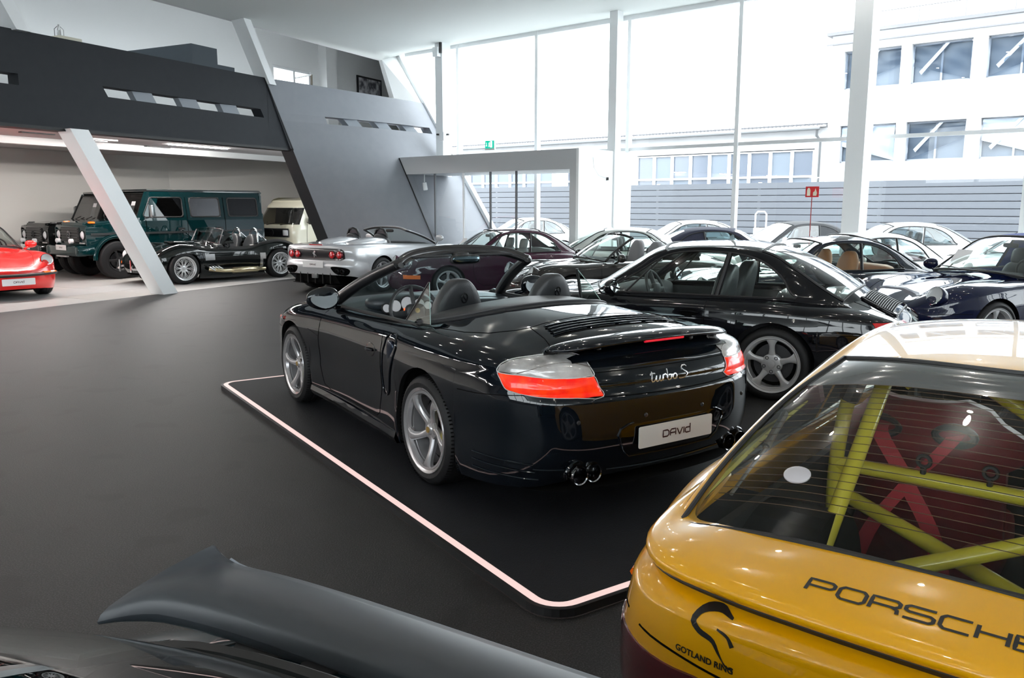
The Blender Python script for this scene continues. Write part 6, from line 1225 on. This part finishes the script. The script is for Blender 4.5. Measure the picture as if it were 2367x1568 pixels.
    for s_ in (1, -1): q = M(); q.hexa([(2.34, s_*.70, z(1.27)), (2.28, s_*.77, z(1.27)), (2.20, s_*.76, z(1.27)), (2.28, s_*.69, z(1.27)), (2.07, s_*.62, z(1.92)), (2.02, s_*.675, z(1.92)), (1.96, s_*.665, z(1.92)), (2.02, s_*.60, z(1.92))]); q.build('pillar', P, T, smooth=False)
    q = M(); q.add([(2.33, -.70, z(1.28)), (2.33, .70, z(1.28)), (2.06, .62, z(1.88)), (2.06, -.62, z(1.88))], [(0, 1, 2, 3)]); w = q.build('windscreen', glass('offroad screen', (.30, .32, .32), .06, .7, 3), T, smooth=False); q = M(); q.tube([(2.34, -.70, z(1.28)), (2.34, .70, z(1.28)), (2.07, .62, z(1.88)), (2.07, -.62, z(1.88))], .015, 5, closed=True); q.build('screen_rubber', TRIM, w)
    q = M(); q.add([(2.27, .18, z(1.36)), (2.27, .40, z(1.36)), (2.15, .38, z(1.70)), (2.15, .20, z(1.70))], [(0, 1, 2, 3)]); q.build('price_card', PAPER, T, smooth=False)
    q = M()
    for y in (-.45, .15): q.tube([(2.36, y, z(1.30)), (2.33, y+.30, z(1.38))], .010, 5)
    q.build('wiper', BLACKP, T)
    q = M(); q.box((1.2, 0, z(.62)), (4.3, 1.40, .25)); q.box((.8, 0, z(1.26)), (3.0, 1.40, .03)); q.build('floor_pan', WELL, T, smooth=False)
    for s_ in (1, -1): seat(T, 1.35, s_*.37, LEATHER, top=z(1.62), z0=z(1.0), lean=.15)
    steering(T, 1.85, .37, z(1.30), .2, .5)
    return T

# ------------------------------------------------------------------ cream camper van
def camper_van(loc, rz):
    T = tag(empty('camper_van', loc, rz), 'cream camper van with a black front grille, parked behind the green off-roader', 'van'); P = paint('cream paint', (.62, .60, .47), .35); T.scale = (.93,)*3
    zz = [.30, .45, .70, .95, 1.10, 1.22, 1.60, 1.84, 1.94, 1.98]; fx = [3.42, 3.50, 3.53, 3.54, 3.52, 3.46, 3.22, 3.05, 2.85, 2.4]; hy = [.86, .90, .92, .92, .915, .90, .82, .75, .62, .40]
    def outline(k, n=9): x1, y1 = fx[k], hy[k]; x0 = -1.02+.03*max(0, k-5); r = .16; P_ = [(x0, -y1+.1), (x0, y1-.1), (x0+.1, y1)]+[(x1-.55, y1), (x1-.25, y1*.985), (x1-.10, y1*.93), (x1-.03, y1*.80), (x1, y1*.45), (x1+.008, 0)]; return P_
    H = [outline(k) for k in range(10)]; zf = np.linspace(.30, 1.98, 40)
    prof = {}
    rows = []
    for zv in sorted(set(list(zf)+[1.20, 1.68])):
        x1, y1 = sp(list(zip(zz, fx)))(zv)[0], sp(list(zip(zz, hy)))(zv)[0]; x0 = -1.02+.10*max(0, zv-1.2)
        half = [(x0, 0), (x0, y1*.5), (x0+.02, y1*.9), (x0+.12, y1)]+[(x, y1) for x in (-.47, -.2, 0, .2, .47, .65, 1.35, 2.0, 2.03, 2.2, 2.46, 2.7, 2.93, x1-.30)]+[(x1-.20, y1*.985), (x1-.10, y1*.94), (x1-.04, y1*.84), (x1-.01, y1*.6), (x1, y1*.3), (x1+.004, 0)]; rows.append([(x, y, zv) for x, y in half])
    G = np.array(rows); zs_ = G[:, 0, 2]
    def cell(i, j):
        zc = (zs_[i]+zs_[i+1])/2; x = (G[i, j, 0]+G[i, j+1, 0])/2; y = (G[i, j, 1]+G[i, j+1, 1])/2
        if zc < .78:
            for xw in (0, 2.46):
                if abs(x-xw) < .42 and y > .7 and math.hypot(x-xw, zc-.33) < .43: return None
        if 1.20 < zc < 1.68 and y > .6:
            if 2.05 < x < 2.62+.35*0 and j < 16: return 'side_window'
            if .65 < x < 2.0 or -.5 < x < .65: return 'side_window'
        if 1.20 < zc < 1.70 and j >= 18: return 'windscreen'
        if zc > 1.20 and 2.03 <= x and j < 18: return 'pillar' if y > .5 else 'body'
        return 'body'
    acc = {}
    for i in range(len(rows)-1):
        for j in range(G.shape[1]-1):
            c = cell(i, j)
            if c: acc.setdefault(c, []).append((i, j))
    for nm, cells in acc.items():
        for s_ in (1, -1):
            q = M()
            for (i, j) in cells: q.add([G[a, b]*[1, s_, 1] for a, b in ((i, j), (i, j+1), (i+1, j+1), (i+1, j))], [(0, 1, 2, 3)])
            bm = bmesh.new(); me = bpy.data.meshes.new(nm); me.from_pydata([tuple(v) for v in q.V], [], q.F); bm.from_mesh(me); bmesh.ops.remove_doubles(bm, verts=bm.verts, dist=1e-4); bm.to_mesh(me); bm.free(); me.materials.append({'side_window': CGLASSD, 'windscreen': glass('van screen', (.60, .58, .52), .08, .7, 3)}.get(nm, P)); me.shade_smooth(); me.set_sharp_from_angle(angle=rad(40)); link(bpy.data.objects.new(nm, me), T)
    q = M(); q.grid([[(x, y*s, z_) for s in np.linspace(-1, 1, 9)] for x, y, z_ in [(a, hy[-1]*1.0, 1.98) for a in np.linspace(-.95, 2.4, 6)]]); q.build('roof', P, T)
    q = M(); q.box((3.545, 0, .965), (.03, 1.46, .25), b=.02); g = q.build('grille', BLACKP, T); 
    for k in range(4): q = M(); q.box((3.565, 0, .89+.05*k), (.02, .95, .012)); q.build('grille_bar', DARKMETAL, g, smooth=False)
    for s_ in (1, -1):
        q = M(); q.box((3.56, s_*.60, .965), (.03, .22, .16), b=.02); q.build('headlight', HEADREF, T); q = M(); q.box((3.54, s_*.64, .66), (.04, .18, .07), b=.01); q.build('turn_signal', AMBER, T)
        wheel(T, 0, .90, s_, 'star', .33, .20, .2, z=.33, rimmat=ALLOY); wheel(T, 2.46, .90, s_, 'star', .33, .20, .2, z=.33, rimmat=ALLOY); q = M(); q.sq((2.95, s_*1.0, 1.30), (.04, .08, .10), (.5, .5)); q.tube([(3.0, s_*.88, 1.25), (2.95, s_*1.0, 1.25)], .012, 6); q.build('door_mirror', BLACKP, T)
        q = M(); q.tube([(3.05, s_*.925, .45), (3.03, s_*.925, 1.0), (3.0, s_*.91, 1.2)], .005, 4); q.tube([(2.03, s_*.925, .45), (2.03, s_*.925, 1.2)], .005, 4); q.build('panel_gap', GAP, T, smooth=False)
    q = M(); q.tube([(3.56, y, .50-.0*y) for y in np.linspace(-.85, .85, 9)], .05, 8); q.build('front_bumper', mat('grey bumper', (.05, .05, .05), .4), T)
    q = M(); q.lathe([(0, .10), (.02, .095)], (3.57, 0, .965), (1, 0, 0), 24); q.tube([(3.59, -.05, 1.01), (3.59, -.02, .93), (3.59, 0, .97), (3.59, .02, .93), (3.59, .05, 1.01)], .006, 5); q.build('round_badge', BLACKP, g)
    q = M(); q.tube([(3.49, .3, 1.19), (3.44, .62, 1.24)], .010, 5); q.tube([(3.50, -.3, 1.19), (3.45, .02, 1.24)], .010, 5); q.build('wiper', BLACKP, T); q = M(); q.box((1.2, 0, .45), (4.2, 1.7, .1)); q.build('floor_pan', WELL, T, smooth=False)
    for s_ in (1, -1): seat(T, 2.35, s_*.4, mat('brown van seat', (.14, .09, .05), .8), top=1.5, z0=.85)
    return T
# ------------------------------------------------------------------ yellow race coupe in the right foreground
def yellow_coupe(loc, rz):
    T = tag(empty('race_coupe', loc, rz), 'yellow racing coupe with a roll cage and red seats behind its big rear glass', 'car'); Y = paint('speed yellow paint', (.80, .385, .0), .3); Y2 = Y
    B = Body(plan=[(-.915, 0), (-.912, .25), (-.895, .46), (-.855, .60), (-.76, .70), (-.55, .77), (-.3, .835), (0, .875), (.4, .86), (.8, .835), (1.6, .83), (2.1, .85), (2.4, .86), (2.7, .83), (3.0, .72), (3.2, .5), (3.3, .2), (3.32, 0)],
             zs=[(-.915, .70), (-.8, .70), (-.4, .72), (0, .74), (.6, .72), (1.6, .70), (2.4, .66), (3.0, .5), (3.32, .42)],
             z0=[(-.915, .715), (-.88, .74), (-.8, .765), (-.5, .80), (0, .84), (1.0, .86), (1.8, .86), (2.4, .76), (3.0, .6), (3.32, .44)], z1=[(-.915, .713), (-.88, .737), (-.8, .76), (-.5, .795), (0, .83), (1.0, .85), (1.8, .85), (2.4, .76), (3.0, .6), (3.32, .44)],
             z2=[(-.915, .708), (-.88, .725), (-.8, .75), (-.5, .785), (-.2, .80), (0, .81), (.6, .82), (1.6, .82), (2.4, .80), (3.0, .58), (3.32, .43)],
             zb=[(-.915, .25), (-.7, .2), (2.9, .16), (3.32, .18)], side=[(.12, .05), (.25, .01), (.4, 0), (.55, 0), (.72, .03)], rear=[(.2, .10), (.35, .02), (.5, .0), (.62, .0), (.70, .012), (.76, .03)], front=[(.15, .08), (.35, 0), (.5, .03)],
             wheels=[(0, .31, .36), (2.4, .31, .355)], xcols=[.5, 1.75, -.72], qc=(.84,), nrow=18, step=.035, flare=.006)
    def fn(x, y, z, q, v, kf, kr):
        if q < .84 and -.66 < x < 1.9: return None
        if kr > .12 and z < .46: return 'rear_bumper'
        if .6 < x < 1.75 and z > .2: return 'door'
        return 'body'
    B.parts(fn, {'*': Y}, T); wheel_well(B, T); underside(B, T)
    for sd in (1, -1): wheel(T, 0, .865, sd, 'cup', .315, .228, .25, z=.31); wheel(T, 2.4, .85, sd, 'cup', .315, .228, .24, z=.31)
    # greenhouse with the hatch
    net = [[(1.72, .70, .74), (1.72, .685, .80), (1.72, .68, .82), (1.80, .62, .83), (1.92, .36, .86), (1.98, 0, .865)],
           [(1.42, .70, .75), (1.42, .69, .81), (1.42, .61, .97), (1.48, .565, 1.0), (1.56, .33, 1.03), (1.60, 0, 1.04)],
           [(1.12, .70, .76), (1.12, .69, .82), (1.10, .545, 1.12), (1.16, .505, 1.145), (1.22, .29, 1.175), (1.25, 0, 1.185)],
           [(.72, .70, .76), (.72, .69, .82), (.70, .54, 1.145), (.72, .485, 1.178), (.72, .27, 1.208), (.72, 0, 1.218)],
           [(.34, .70, .76), (.34, .69, .82), (.34, .555, 1.115), (.24, .485, 1.140), (.13, .27, 1.172), (.09, 0, 1.178)],
           [(0, .71, .74), (0, .70, .80), (.02, .62, .995), (-.02, .575, 1.035), (-.06, .32, 1.09), (-.08, 0, 1.105)],
           [(-.32, .71, .72), (-.32, .70, .78), (-.32, .655, .875), (-.33, .625, .905), (-.36, .35, .965), (-.37, 0, .98)],
           [(-.60, .68, .70), (-.60, .665, .745), (-.60, .65, .785), (-.60, .63, .80), (-.62, .36, .842), (-.63, 0, .852)]]
    H = House(net, us=[3.2, 3.3, 4.20], vs=[1.9, 3.08], nu=10, nv=8)
    def hf(u, v):
        if u < 2 and v > 3: return 'windscreen'
        if 1 < v < 1.95 and u < 3.2: return 'side_window'
        if 1 < v < 1.95 and 3.3 < u < 6: return 'quarter_window'
        if u > 4.0 and v > 2.98: return 'rear_band' if u < 4.72 else 'rear_window'
        return 'roof'
    band = mat('dark band on glass', (.10, .105, .105), .15, coat=1)
    HG = glass('hatch glass', (.84, .87, .84), .03, .85, 3.4); H.parts(hf, {'*': Y, 'windscreen': CGLASS, 'side_window': CGLASS, 'quarter_window': CGLASSD, 'rear_window': HG, 'rear_band': band}, T)
    q = M(); u4 = float(H.us[int(np.argmin(abs(H.us-4.0)))]); rw = H.line(H.path(u4, 3, 7, 3), 1, .002)+H.line(H.path(7, 3, 7, 5), 1, .002)[1:]+H.line(H.path(7, 5, 7, 3), -1, .002)[1:]+H.line(H.path(7, 3, u4, 3), -1, .002)[1:]+H.line(H.path(u4, 3, u4, 5), -1, .002)[1:]+H.line(H.path(u4, 5, u4, 3), 1, .002)[1:-1]; q.tube(rw, .007, 6, closed=True)
    for s_ in (1, -1): q.tube(H.line(H.path(0, 2, 7, 2), s_, .003), .008, 6); q.tube(H.line(H.path(0, 1, 7, 1), s_, .003), .008, 6)
    q.build('window_rubber', TRIM, T)
    q = M()
    for k in range(26):
        u = 4.55+.083*k; q.tube(H.line([(u, v) for v in H.vs if 3.2 <= v <= 5], 1, -.001)+H.line([(u, v) for v in H.vs[::-1] if 3.2 <= v < 5], -1, -.001), .0011, 4)
    q.V = q.V; dw = q.build('demister_wire', mat('demister wire', (.10, .05, .02), .5), T); dw['kind'] = 'stuff'
    # lip spoiler round the glass
    G = []; N = 81
    ctrl = [(-.16, .695, .84), (-.28, .70, .825), (-.40, .70, .815), (-.54, .70, .80), (-.70, .665, .79), (-.795, .58, .79), (-.85, .40, .795), (-.875, .2, .80), (-.882, 0, .802)]
    inn = [(-.16, .665, .915), (-.28, .65, .875), (-.40, .645, .845), (-.48, .635, .82), (-.56, .60, .808), (-.60, .50, .825), (-.615, .34, .838), (-.622, .18, .846), (-.625, 0, .850)]
    fl = lambda L: np.array(L+[(x, -y, z) for x, y, z in L[-2::-1]]); co, ci = curve(fl(ctrl), N), curve(fl(inn), N)
    for i in range(N):
        o, n_ = co[i], ci[i]; a = min(1, i/8, (N-1-i)/8); dn = np.array([0, 0, -1.]); G.append([n_+dn*.02, n_+[0, 0, .006*a], (n_*.6+o*.4)+[0, 0, .012*a], o*.9+n_*.1+[0, 0, .012*a], o+(o-n_)*.03+[0, 0, .004*a], o+(o-n_)*.05+dn*.008, o+(o-n_)*.03+dn*.020*a, o*.88+n_*.12+dn*(.032*a+.006), n_*.5+o*.5+dn*.07])
    G = np.array(G); q = M(); q.grid(G); spo = q.build('lip_spoiler', Y, T, angle=70); q = M(); q.tube(G[6:-6, 7]+[.004, 0, -.006], .016, 6); q.build('spoiler_gap_shade', TRIM, spo)  # black tube under the lip stands for its gap and shadow
    bvs = BVHTree.FromPolygons([Vector(v) for v in G.reshape(-1, 3)], [(i*9+j, (i+1)*9+j, (i+1)*9+j+1, i*9+j+1) for i in range(N-1) for j in range(8)])
    def ps(x, y, h=.0016):
        r = bvs.ray_cast(Vector((x, y, 2)), Vector((0, 0, -1))); return np.array([x, y, (r[0].z if r[0] else .85)+h])
    st, W = glyph_strokes('PORSCHE', .0355, .32); V, F = ribbon([[(a, b*.042) for a, b in s_] for s_ in st], .0080, lambda a, b: ps(-.800+b-.012*(1-(a/.3)**2), -a+.012), sub=5)
    l = mesh_obj('spoiler_lettering', V, F, mat('black vinyl', (.01, .01, .01), .4), T, smooth=False); l['label'] = 'black wide lettering reading PORSCHE'
    INK = mat('black vinyl', (.01, .01, .01), .4)
    # logo on the tail panel: swoosh and words
    rp = lambda a, b: B.pr((-a, b), 'rear', .0015)
    cx = -.415; S1 = curve([(.085, .113), (.03, .122), (-.03, .108), (-.045, .08), (-.02, .058), (.035, .042), (.06, .012), (.09, -.018), (.115, -.022)], 28); S2 = curve([(.045, .082), (.085, .070), (.105, .045)], 10)
    V, F = ribbon([[(a*.66+cx, b*.70+.655) for a, b in S1]], .0115, rp, sub=1, wv=lambda t: .25+1.0*math.sin(math.pi*min(1, t*1.15+.02))**.9 if t < .87 else .35); V2, F2 = ribbon([[(a*.66+cx, b*.70+.655) for a, b in S2]], .010, rp, sub=1, wv=lambda t: .4+.7*t)
    lg = mesh_obj('swoosh_logo', V+V2, F+[tuple(i+len(V) for i in f) for f in F2], INK, T, smooth=False)
    V, F = text_mesh('GOTLAND RING', .0195, lambda a, b: rp(cx+.005+a, .637+b), bold=.0006); l = mesh_obj('tail_lettering', V, F, INK, T, smooth=False); l['label'] = 'small black words GOTLAND RING'
    g = M(); B.seam(g, [(y, .597+.037*(y/.6)**2) for y in np.linspace(-.60, .60, 30)], 'rear', .003); B.seam(g, [(-.80, .64), (-.6, .64), (-.45, .63)], 'left', .003); B.seam(g, [(-.80, .64), (-.6, .64), (-.45, .63)], 'right', .003); g.build('panel_gap', GAP, T)
    for s_ in (1, -1):
        an = s_*rad(150); k = -1 if s_ > 0 else 1; O = [(k*a, b) for a, b in [(.30, .59), (.25, .595), (0, .585), (-.12, .58), (-.12, .45), (0, .445), (.25, .45), (.32, .47)]]
        add_patch(B, 'tail_light', O, an, mat('dark red lamp glass', (.075, .004, .008), .12, coat=1), T, h=.006, n=44)
        q = M(); q.tube([B.pr((x, .66), 'left' if s_ > 0 else 'right', .002) for x in np.linspace(-.66, -.54, 6)], .013, 6); q.build('side_marker', AMBER, T)
    # cage and interior
    CY = mat('yellow cage paint', (.70, .58, .05), .35, coat=.8); r = .026
    def tube(P, nm='cage_tube', rr=r): q = M(); q.tube([np.array(p, float) for p in P], rr, 14); return q.build(nm, CY, cg)
    cg = empty('roll_cage', (0, 0, 0), 0, T)
    hx = .52
    hoop = curve([(hx, .56, .20), (hx, .575, .62), (hx, .565, .80), (hx, .535, .97), (hx, .47, 1.09), (hx, .40, 1.125), (hx, 0, 1.145), (hx, -.40, 1.125), (hx, -.47, 1.09), (hx, -.535, .97), (hx, -.565, .80), (hx, -.575, .62), (hx, -.56, .20)], 60); tube(hoop)
    tube([(hx, .575, .70), (hx, -.575, .70)]); tube([(hx-.01, .40, 1.12), (-.12, .44, .50)]); tube([(hx-.01, -.40, 1.12), (-.12, -.44, .50)])
    tube([(-.12, .44, .50), (hx-.02, -.52, .80)]); tube([(hx-.02, .24, 1.13), (hx-.02, -.55, .66)]); tube([(-.12, -.44, .50), (hx-.04, .52, .60)]); tube([(hx, .40, 1.125), (1.25, .42, 1.10), (1.6, .58, .80)]); tube([(hx, -.40, 1.125), (1.25, -.42, 1.10), (1.6, -.58, .80)])
    q = M(); q.tube([hoop[15], hoop[17]], .034, 8); q.build('cage_padding', BLACKP, cg)
    for y in (.28, .08):
        q = M(); q.tube([(hx-.01, y, .72), (hx-.01, y, .745)], .010, 8); q.tube([(hx-.01, y+.020*math.cos(a), .765+.020*math.sin(a)) for a in np.linspace(0, 2*math.pi, 16, endpoint=False)], .007, 6, closed=True); q.build('eye_bolt', STEEL, cg)
    RS = mat('red seat shell', (.17, .008, .014), .5, bump=(150, .1)); BELT = mat('red harness', (.42, .02, .035), .6)
    for s_ in (1, -1):
        y0 = s_*.33; q = M(); q.sq((1.02, y0, .34), (.28, .27, .10), (.4, .4), 18, 10)
        G = []
        for t in np.linspace(0, 1, 16):
            zz = .28+.68*t; w = .26 if t < .55 else .26+(.055 if .6 < t < .85 else 0)-(.12*max(0, (t-.78)/.22)**2); xx = .80-.18*t; G.append([(xx+.16*abs(a)**3*(1 if t < .95 else .5), y0+a*w, zz) for a in np.linspace(-1, 1, 11)]); 
        G = np.array(G); q.grid(G); q.grid(G+[-.05, 0, 0]); q.grid(np.stack([G[-1], G[-1]+[-.05, 0, 0]], 1)); q.grid(np.stack([G[:, 0], G[:, 0]+[-.05, 0, 0]], 1)); q.grid(np.stack([G[:, -1], G[:, -1]+[-.05, 0, 0]], 1)); se = q.build('racing_seat', RS, T, angle=60)
        for b in (-1, 1):
            q = M(); q.tube([(.605, y0+b*.12+.062*math.cos(a),   .845+.032*math.sin(a)) for a in np.linspace(0, 2*math.pi, 20, endpoint=False)], .013, 8, closed=True); q.build('harness_slot', BLACKP, se)
            P = [(.66, y0+b*.12, .85), (.575, y0+b*.115, .83), (.555, y0+b*.06, .75), (.535, y0+b*.01, .69)]; P2 = [(.52, y0+b*.0, .67), (.50, y0-b*.10, .50), (.45, y0-b*.17, .25)]
            for L in (P, P2):
                c = curve(L, 12); q = M(); q.grid([[p+[0, -.028*1, .006], p+[0, .028, -.006]] for p in c]); q.build('harness_strap', BELT, se, smooth=False)
    tubpart(T, -.60, 1.95, .66, .20, .70, mat('dark cabin shell', (.010, .011, .012), .7)); dash(T, 1.95, 1.5, .6, .84, SOFT); steering(T, 1.40, .33, .84, .175)
    q = M(); q.grid([[(x, y, z) for y in np.linspace(-.64, .64, 7)] for x, z in ((-.62, .74), (-.45, .46), (.2, .34), (.5, .30))]); q.build('boot_floor', mat('black boot floor', (.008, .009, .010), .6), T)
    q = M(); q.lathe([(0, .0001), (0, .034), (.004, .034), (.008, .026), (.009, .0001)], H.line([(6.25, 3.9)], 1, .001)[0], (-.35, 0, .93), 28); q.build('glass_disc', mat('dull plastic disc', (.50, .48, .50), .45), T)
    q = M(); q.tube([(-.10, .60, .90), (.10, .62, .96)], .012, 8); q.tube([(-.30, .62, .80), (-.1, .60, .90)], .006, 6); q.build('gas_strut', mat('zinc strut', (.45, .45, .45), .3, .9), T)
    for s_ in (1, -1):
        q = M(); c = [(x, s_*(.66-.05*max(0, x)), .80+.30*max(0, (x+.5))*.6) for x in np.linspace(-.5, .35, 12)]; q.tube(c, .012, 6); q.build('hatch_flange', CY, T)
    return T

# ------------------------------------------------------------------ dark car at the lower left of which mostly the rear wing shows
def winged_car(loc, rz):
    GR = mat('satin wing paint', (.050, .056, .066), .38, spec=.5); TB = paint('dark teal paint', (.004, .022, .030), .25)
    T, B = classic(loc, rz, 'dark car at the bottom left corner with a large grey rear wing', TB, near=True, signals=False, scale=1.08)
    G = []; n = 61
    for t in np.linspace(-1, 1, n):
        a = abs(t); e = max(0, 1-a**14); le = WLE-.035+.075*a**5; te = WTE+.045*a**5
        up = 0; zc = WZ+up
        drop = .030*max(0, (a-.86)/.14)**1.5
        sec = []
        for s, h in ((0, .0), (.03, .020), (.10, .030), (.3, .030), (.6, .024), (.85, .016), (.975, .012), (1, .004), (.975, -.006), (.85, -.006), (.5, -.012), (.2, -.022), (.06, -.024), (.01, -.014), (0, 0)):
            x = le+(te-le)*s; y = WY+t*(WINGW-.10*s*a**6); sec.append((x, y, zc+h-.022*(1-s)**2.2-drop*(1-s)+.045*s*max(0, (a-.84)/.16)**2-(1-e)*h*.6))
        G.append(sec)
    q = M(); q.grid(G); wg = q.build('rear_wing', GR, T, angle=0); wg['label'] = 'large dark grey rear wing'
    q = M(); q.tube([np.array(g[7])+[-.002, 0, 0] for g in G[2:-2]], .004, 6); q.build('wing_edge', mat('bright edge', (.25, .28, .32), .3, .4), wg)
    for s_ in (1, -1):
        q = M(); q.tube([(WLE-.06, WY+s_*.40, WZ-.03), (WLE-.04, WY+s_*.40, WZ-.12), (WLE+.0, WY+s_*.40, .78)], [.035, .04, .05], 10, flat=2); q.build('wing_strut', BLACKP, wg)
    q = M(); q.hexa([(WLE+.08, -.46, .82), (WLE+.08, .46, .82), (WTE+.10, .46, .80), (WTE+.10, -.46, .80), (WLE-.01, -.44, WZ-.06), (WLE-.01, .44, WZ-.06), (WTE+.12, .44, WZ-.03), (WTE+.12, -.44, WZ-.03)]); q.build('wing_base', BLACKP, wg, smooth=False)
    return T
# ------------------------------------------------------------------ place the cars
turbo_cabriolet((.2465, 5.005, .04), 2.1547)
BK = paint('black paint', (.0055, .006, .008), .3)
classic((2.6, 7.43, 0), 2.61, 'black closed coupe with silver five spoke wheels and slatted rear lid, right of the platform', BK, near=True, grille=True, signals=False, seatkind='one')
classic((.55, 15.6, 0), rad(203), 'dark plum coupe behind the windscreen of the open black car', paint('plum paint', (.040, .008, .022), .3), seats=LEATHERG, card=True, scale=.93)
classic((2.68, 13.6, 0), rad(199), 'dark grey open convertible with upright grey seats and a black mirror', paint('dark bronze grey paint', (.022, .020, .019), .3), kind='cab', signals=False, seats=LEATHERG, seatkind='one', top=SOFT, scale=.93)
classic((7.03, 10.12, 0), 3.49, 'dark blue convertible with a raised bright blue roof at the right edge', paint('dark blue paint', (.006, .009, .035), .3), kind='softtop', signals=False, card=True, top=mat('blue canvas roof', (.014, .035, .20), .85, bump=(300, .2)))
classic((4.98, 11.4, 0), rad(190), 'navy coupe with a tan seat seen through its side window', paint('navy paint', (.008, .011, .022), .3), seats=TAN, seatkind='one', signals=False, scale=.93)
WP_ = paint('pale grey white paint', (.58, .62, .60), .35); classic((1.65, 16.1, 0), rad(-12), 'pale grey white coupe with a small rear spoiler, behind the grey convertible', WP_, spoiler='tail', seats=LEATHER, scale=.93)
classic((3.3, 16.2, 0), rad(-8), 'dark convertible with a navy fabric roof and large clear rear window', paint('blue black paint', (.008, .009, .014), .3), kind='softtop', top=mat('navy canvas roof', (.022, .024, .045), .9, bump=(300, .2)), gl=CGLASSW, scale=.93)
classic((6.2, 13.2, 0), rad(197), 'white coupe with a dark red interior behind the navy coupe', paint('bright white paint', (.78, .80, .79), .35), seats=REDL, gl=CGLASSW, scale=.93)
classic((-10.93, 16.0, 0), rad(-40), 'bright red coupe cut by the left edge with round headlight and black bumper strip', paint('bright red paint', (.75, .006, .004), .3), bumper='impact', signals=False, near=False)
plate(bpy.data.objects['sports_car.009'], (3.225, 0, .33), 0, .52, .115, ts=.034)
silver_spider((-3.25, 15.95, 0), rad(59))
black_roadster((-5.953, 19.216, 0), 4.01)
offroader((-7.64, 20.98, 0), rad(231), 'dark green off-roader with orange indicators behind the slanted white column', ('dark teal green paint', (.001, .017, .019)), lift=.02)
offroader((-9.15, 22.2, 0), rad(231), 'black off-roader parked behind the dark green one', ('offroad black paint', (.006, .007, .007)), lift=-.02, signal=False)
camper_van((-4.66, 25.1, 0), rad(235))
yellow_coupe((1.308, 2.106, 0), rad(51.1))
WINGW, WLE, WTE, WZ, WY = .852, -.648, -.82, .866, .148
winged_car((-.46, .42, 0), rad(238))
# cars out in the yard
yard = [((1.2, 24.6, -.03), 200, 'white car in the yard seen through the glass doors', 'coupe', 'white'), ((5.2, 20.2, -.03), 176, 'white rounded car outside behind the dark convertible', 'coupe', 'white'), ((7.3, 19.0, -.03), 188, 'white car outside with a dark fabric roof, left of the fire sign rod', 'softtop', 'dark'),
        ((9.2, 17.6, -.03), 170, 'white car outside, directly right of the wide white column', 'coupe', 'white'), ((12.2, 16.8, -.03), 182, 'white covered car outside at the right', 'closed', 'white'), ((9.9, 13.8, -.03), 190, 'pale silver car outside behind the blue convertible', 'coupe', 'white')]
YW = paint('sunlit white paint', (.80, .82, .83), .4)
for loc, rz, lab, kd, tp in yard: classic(loc, rad(rz), lab, YW, kind='coupe' if kd == 'closed' else kd, gl=CGLASSW if kd != 'closed' else YW, top=SOFT if tp == 'dark' else None, gap=False)
# show cards behind windscreens
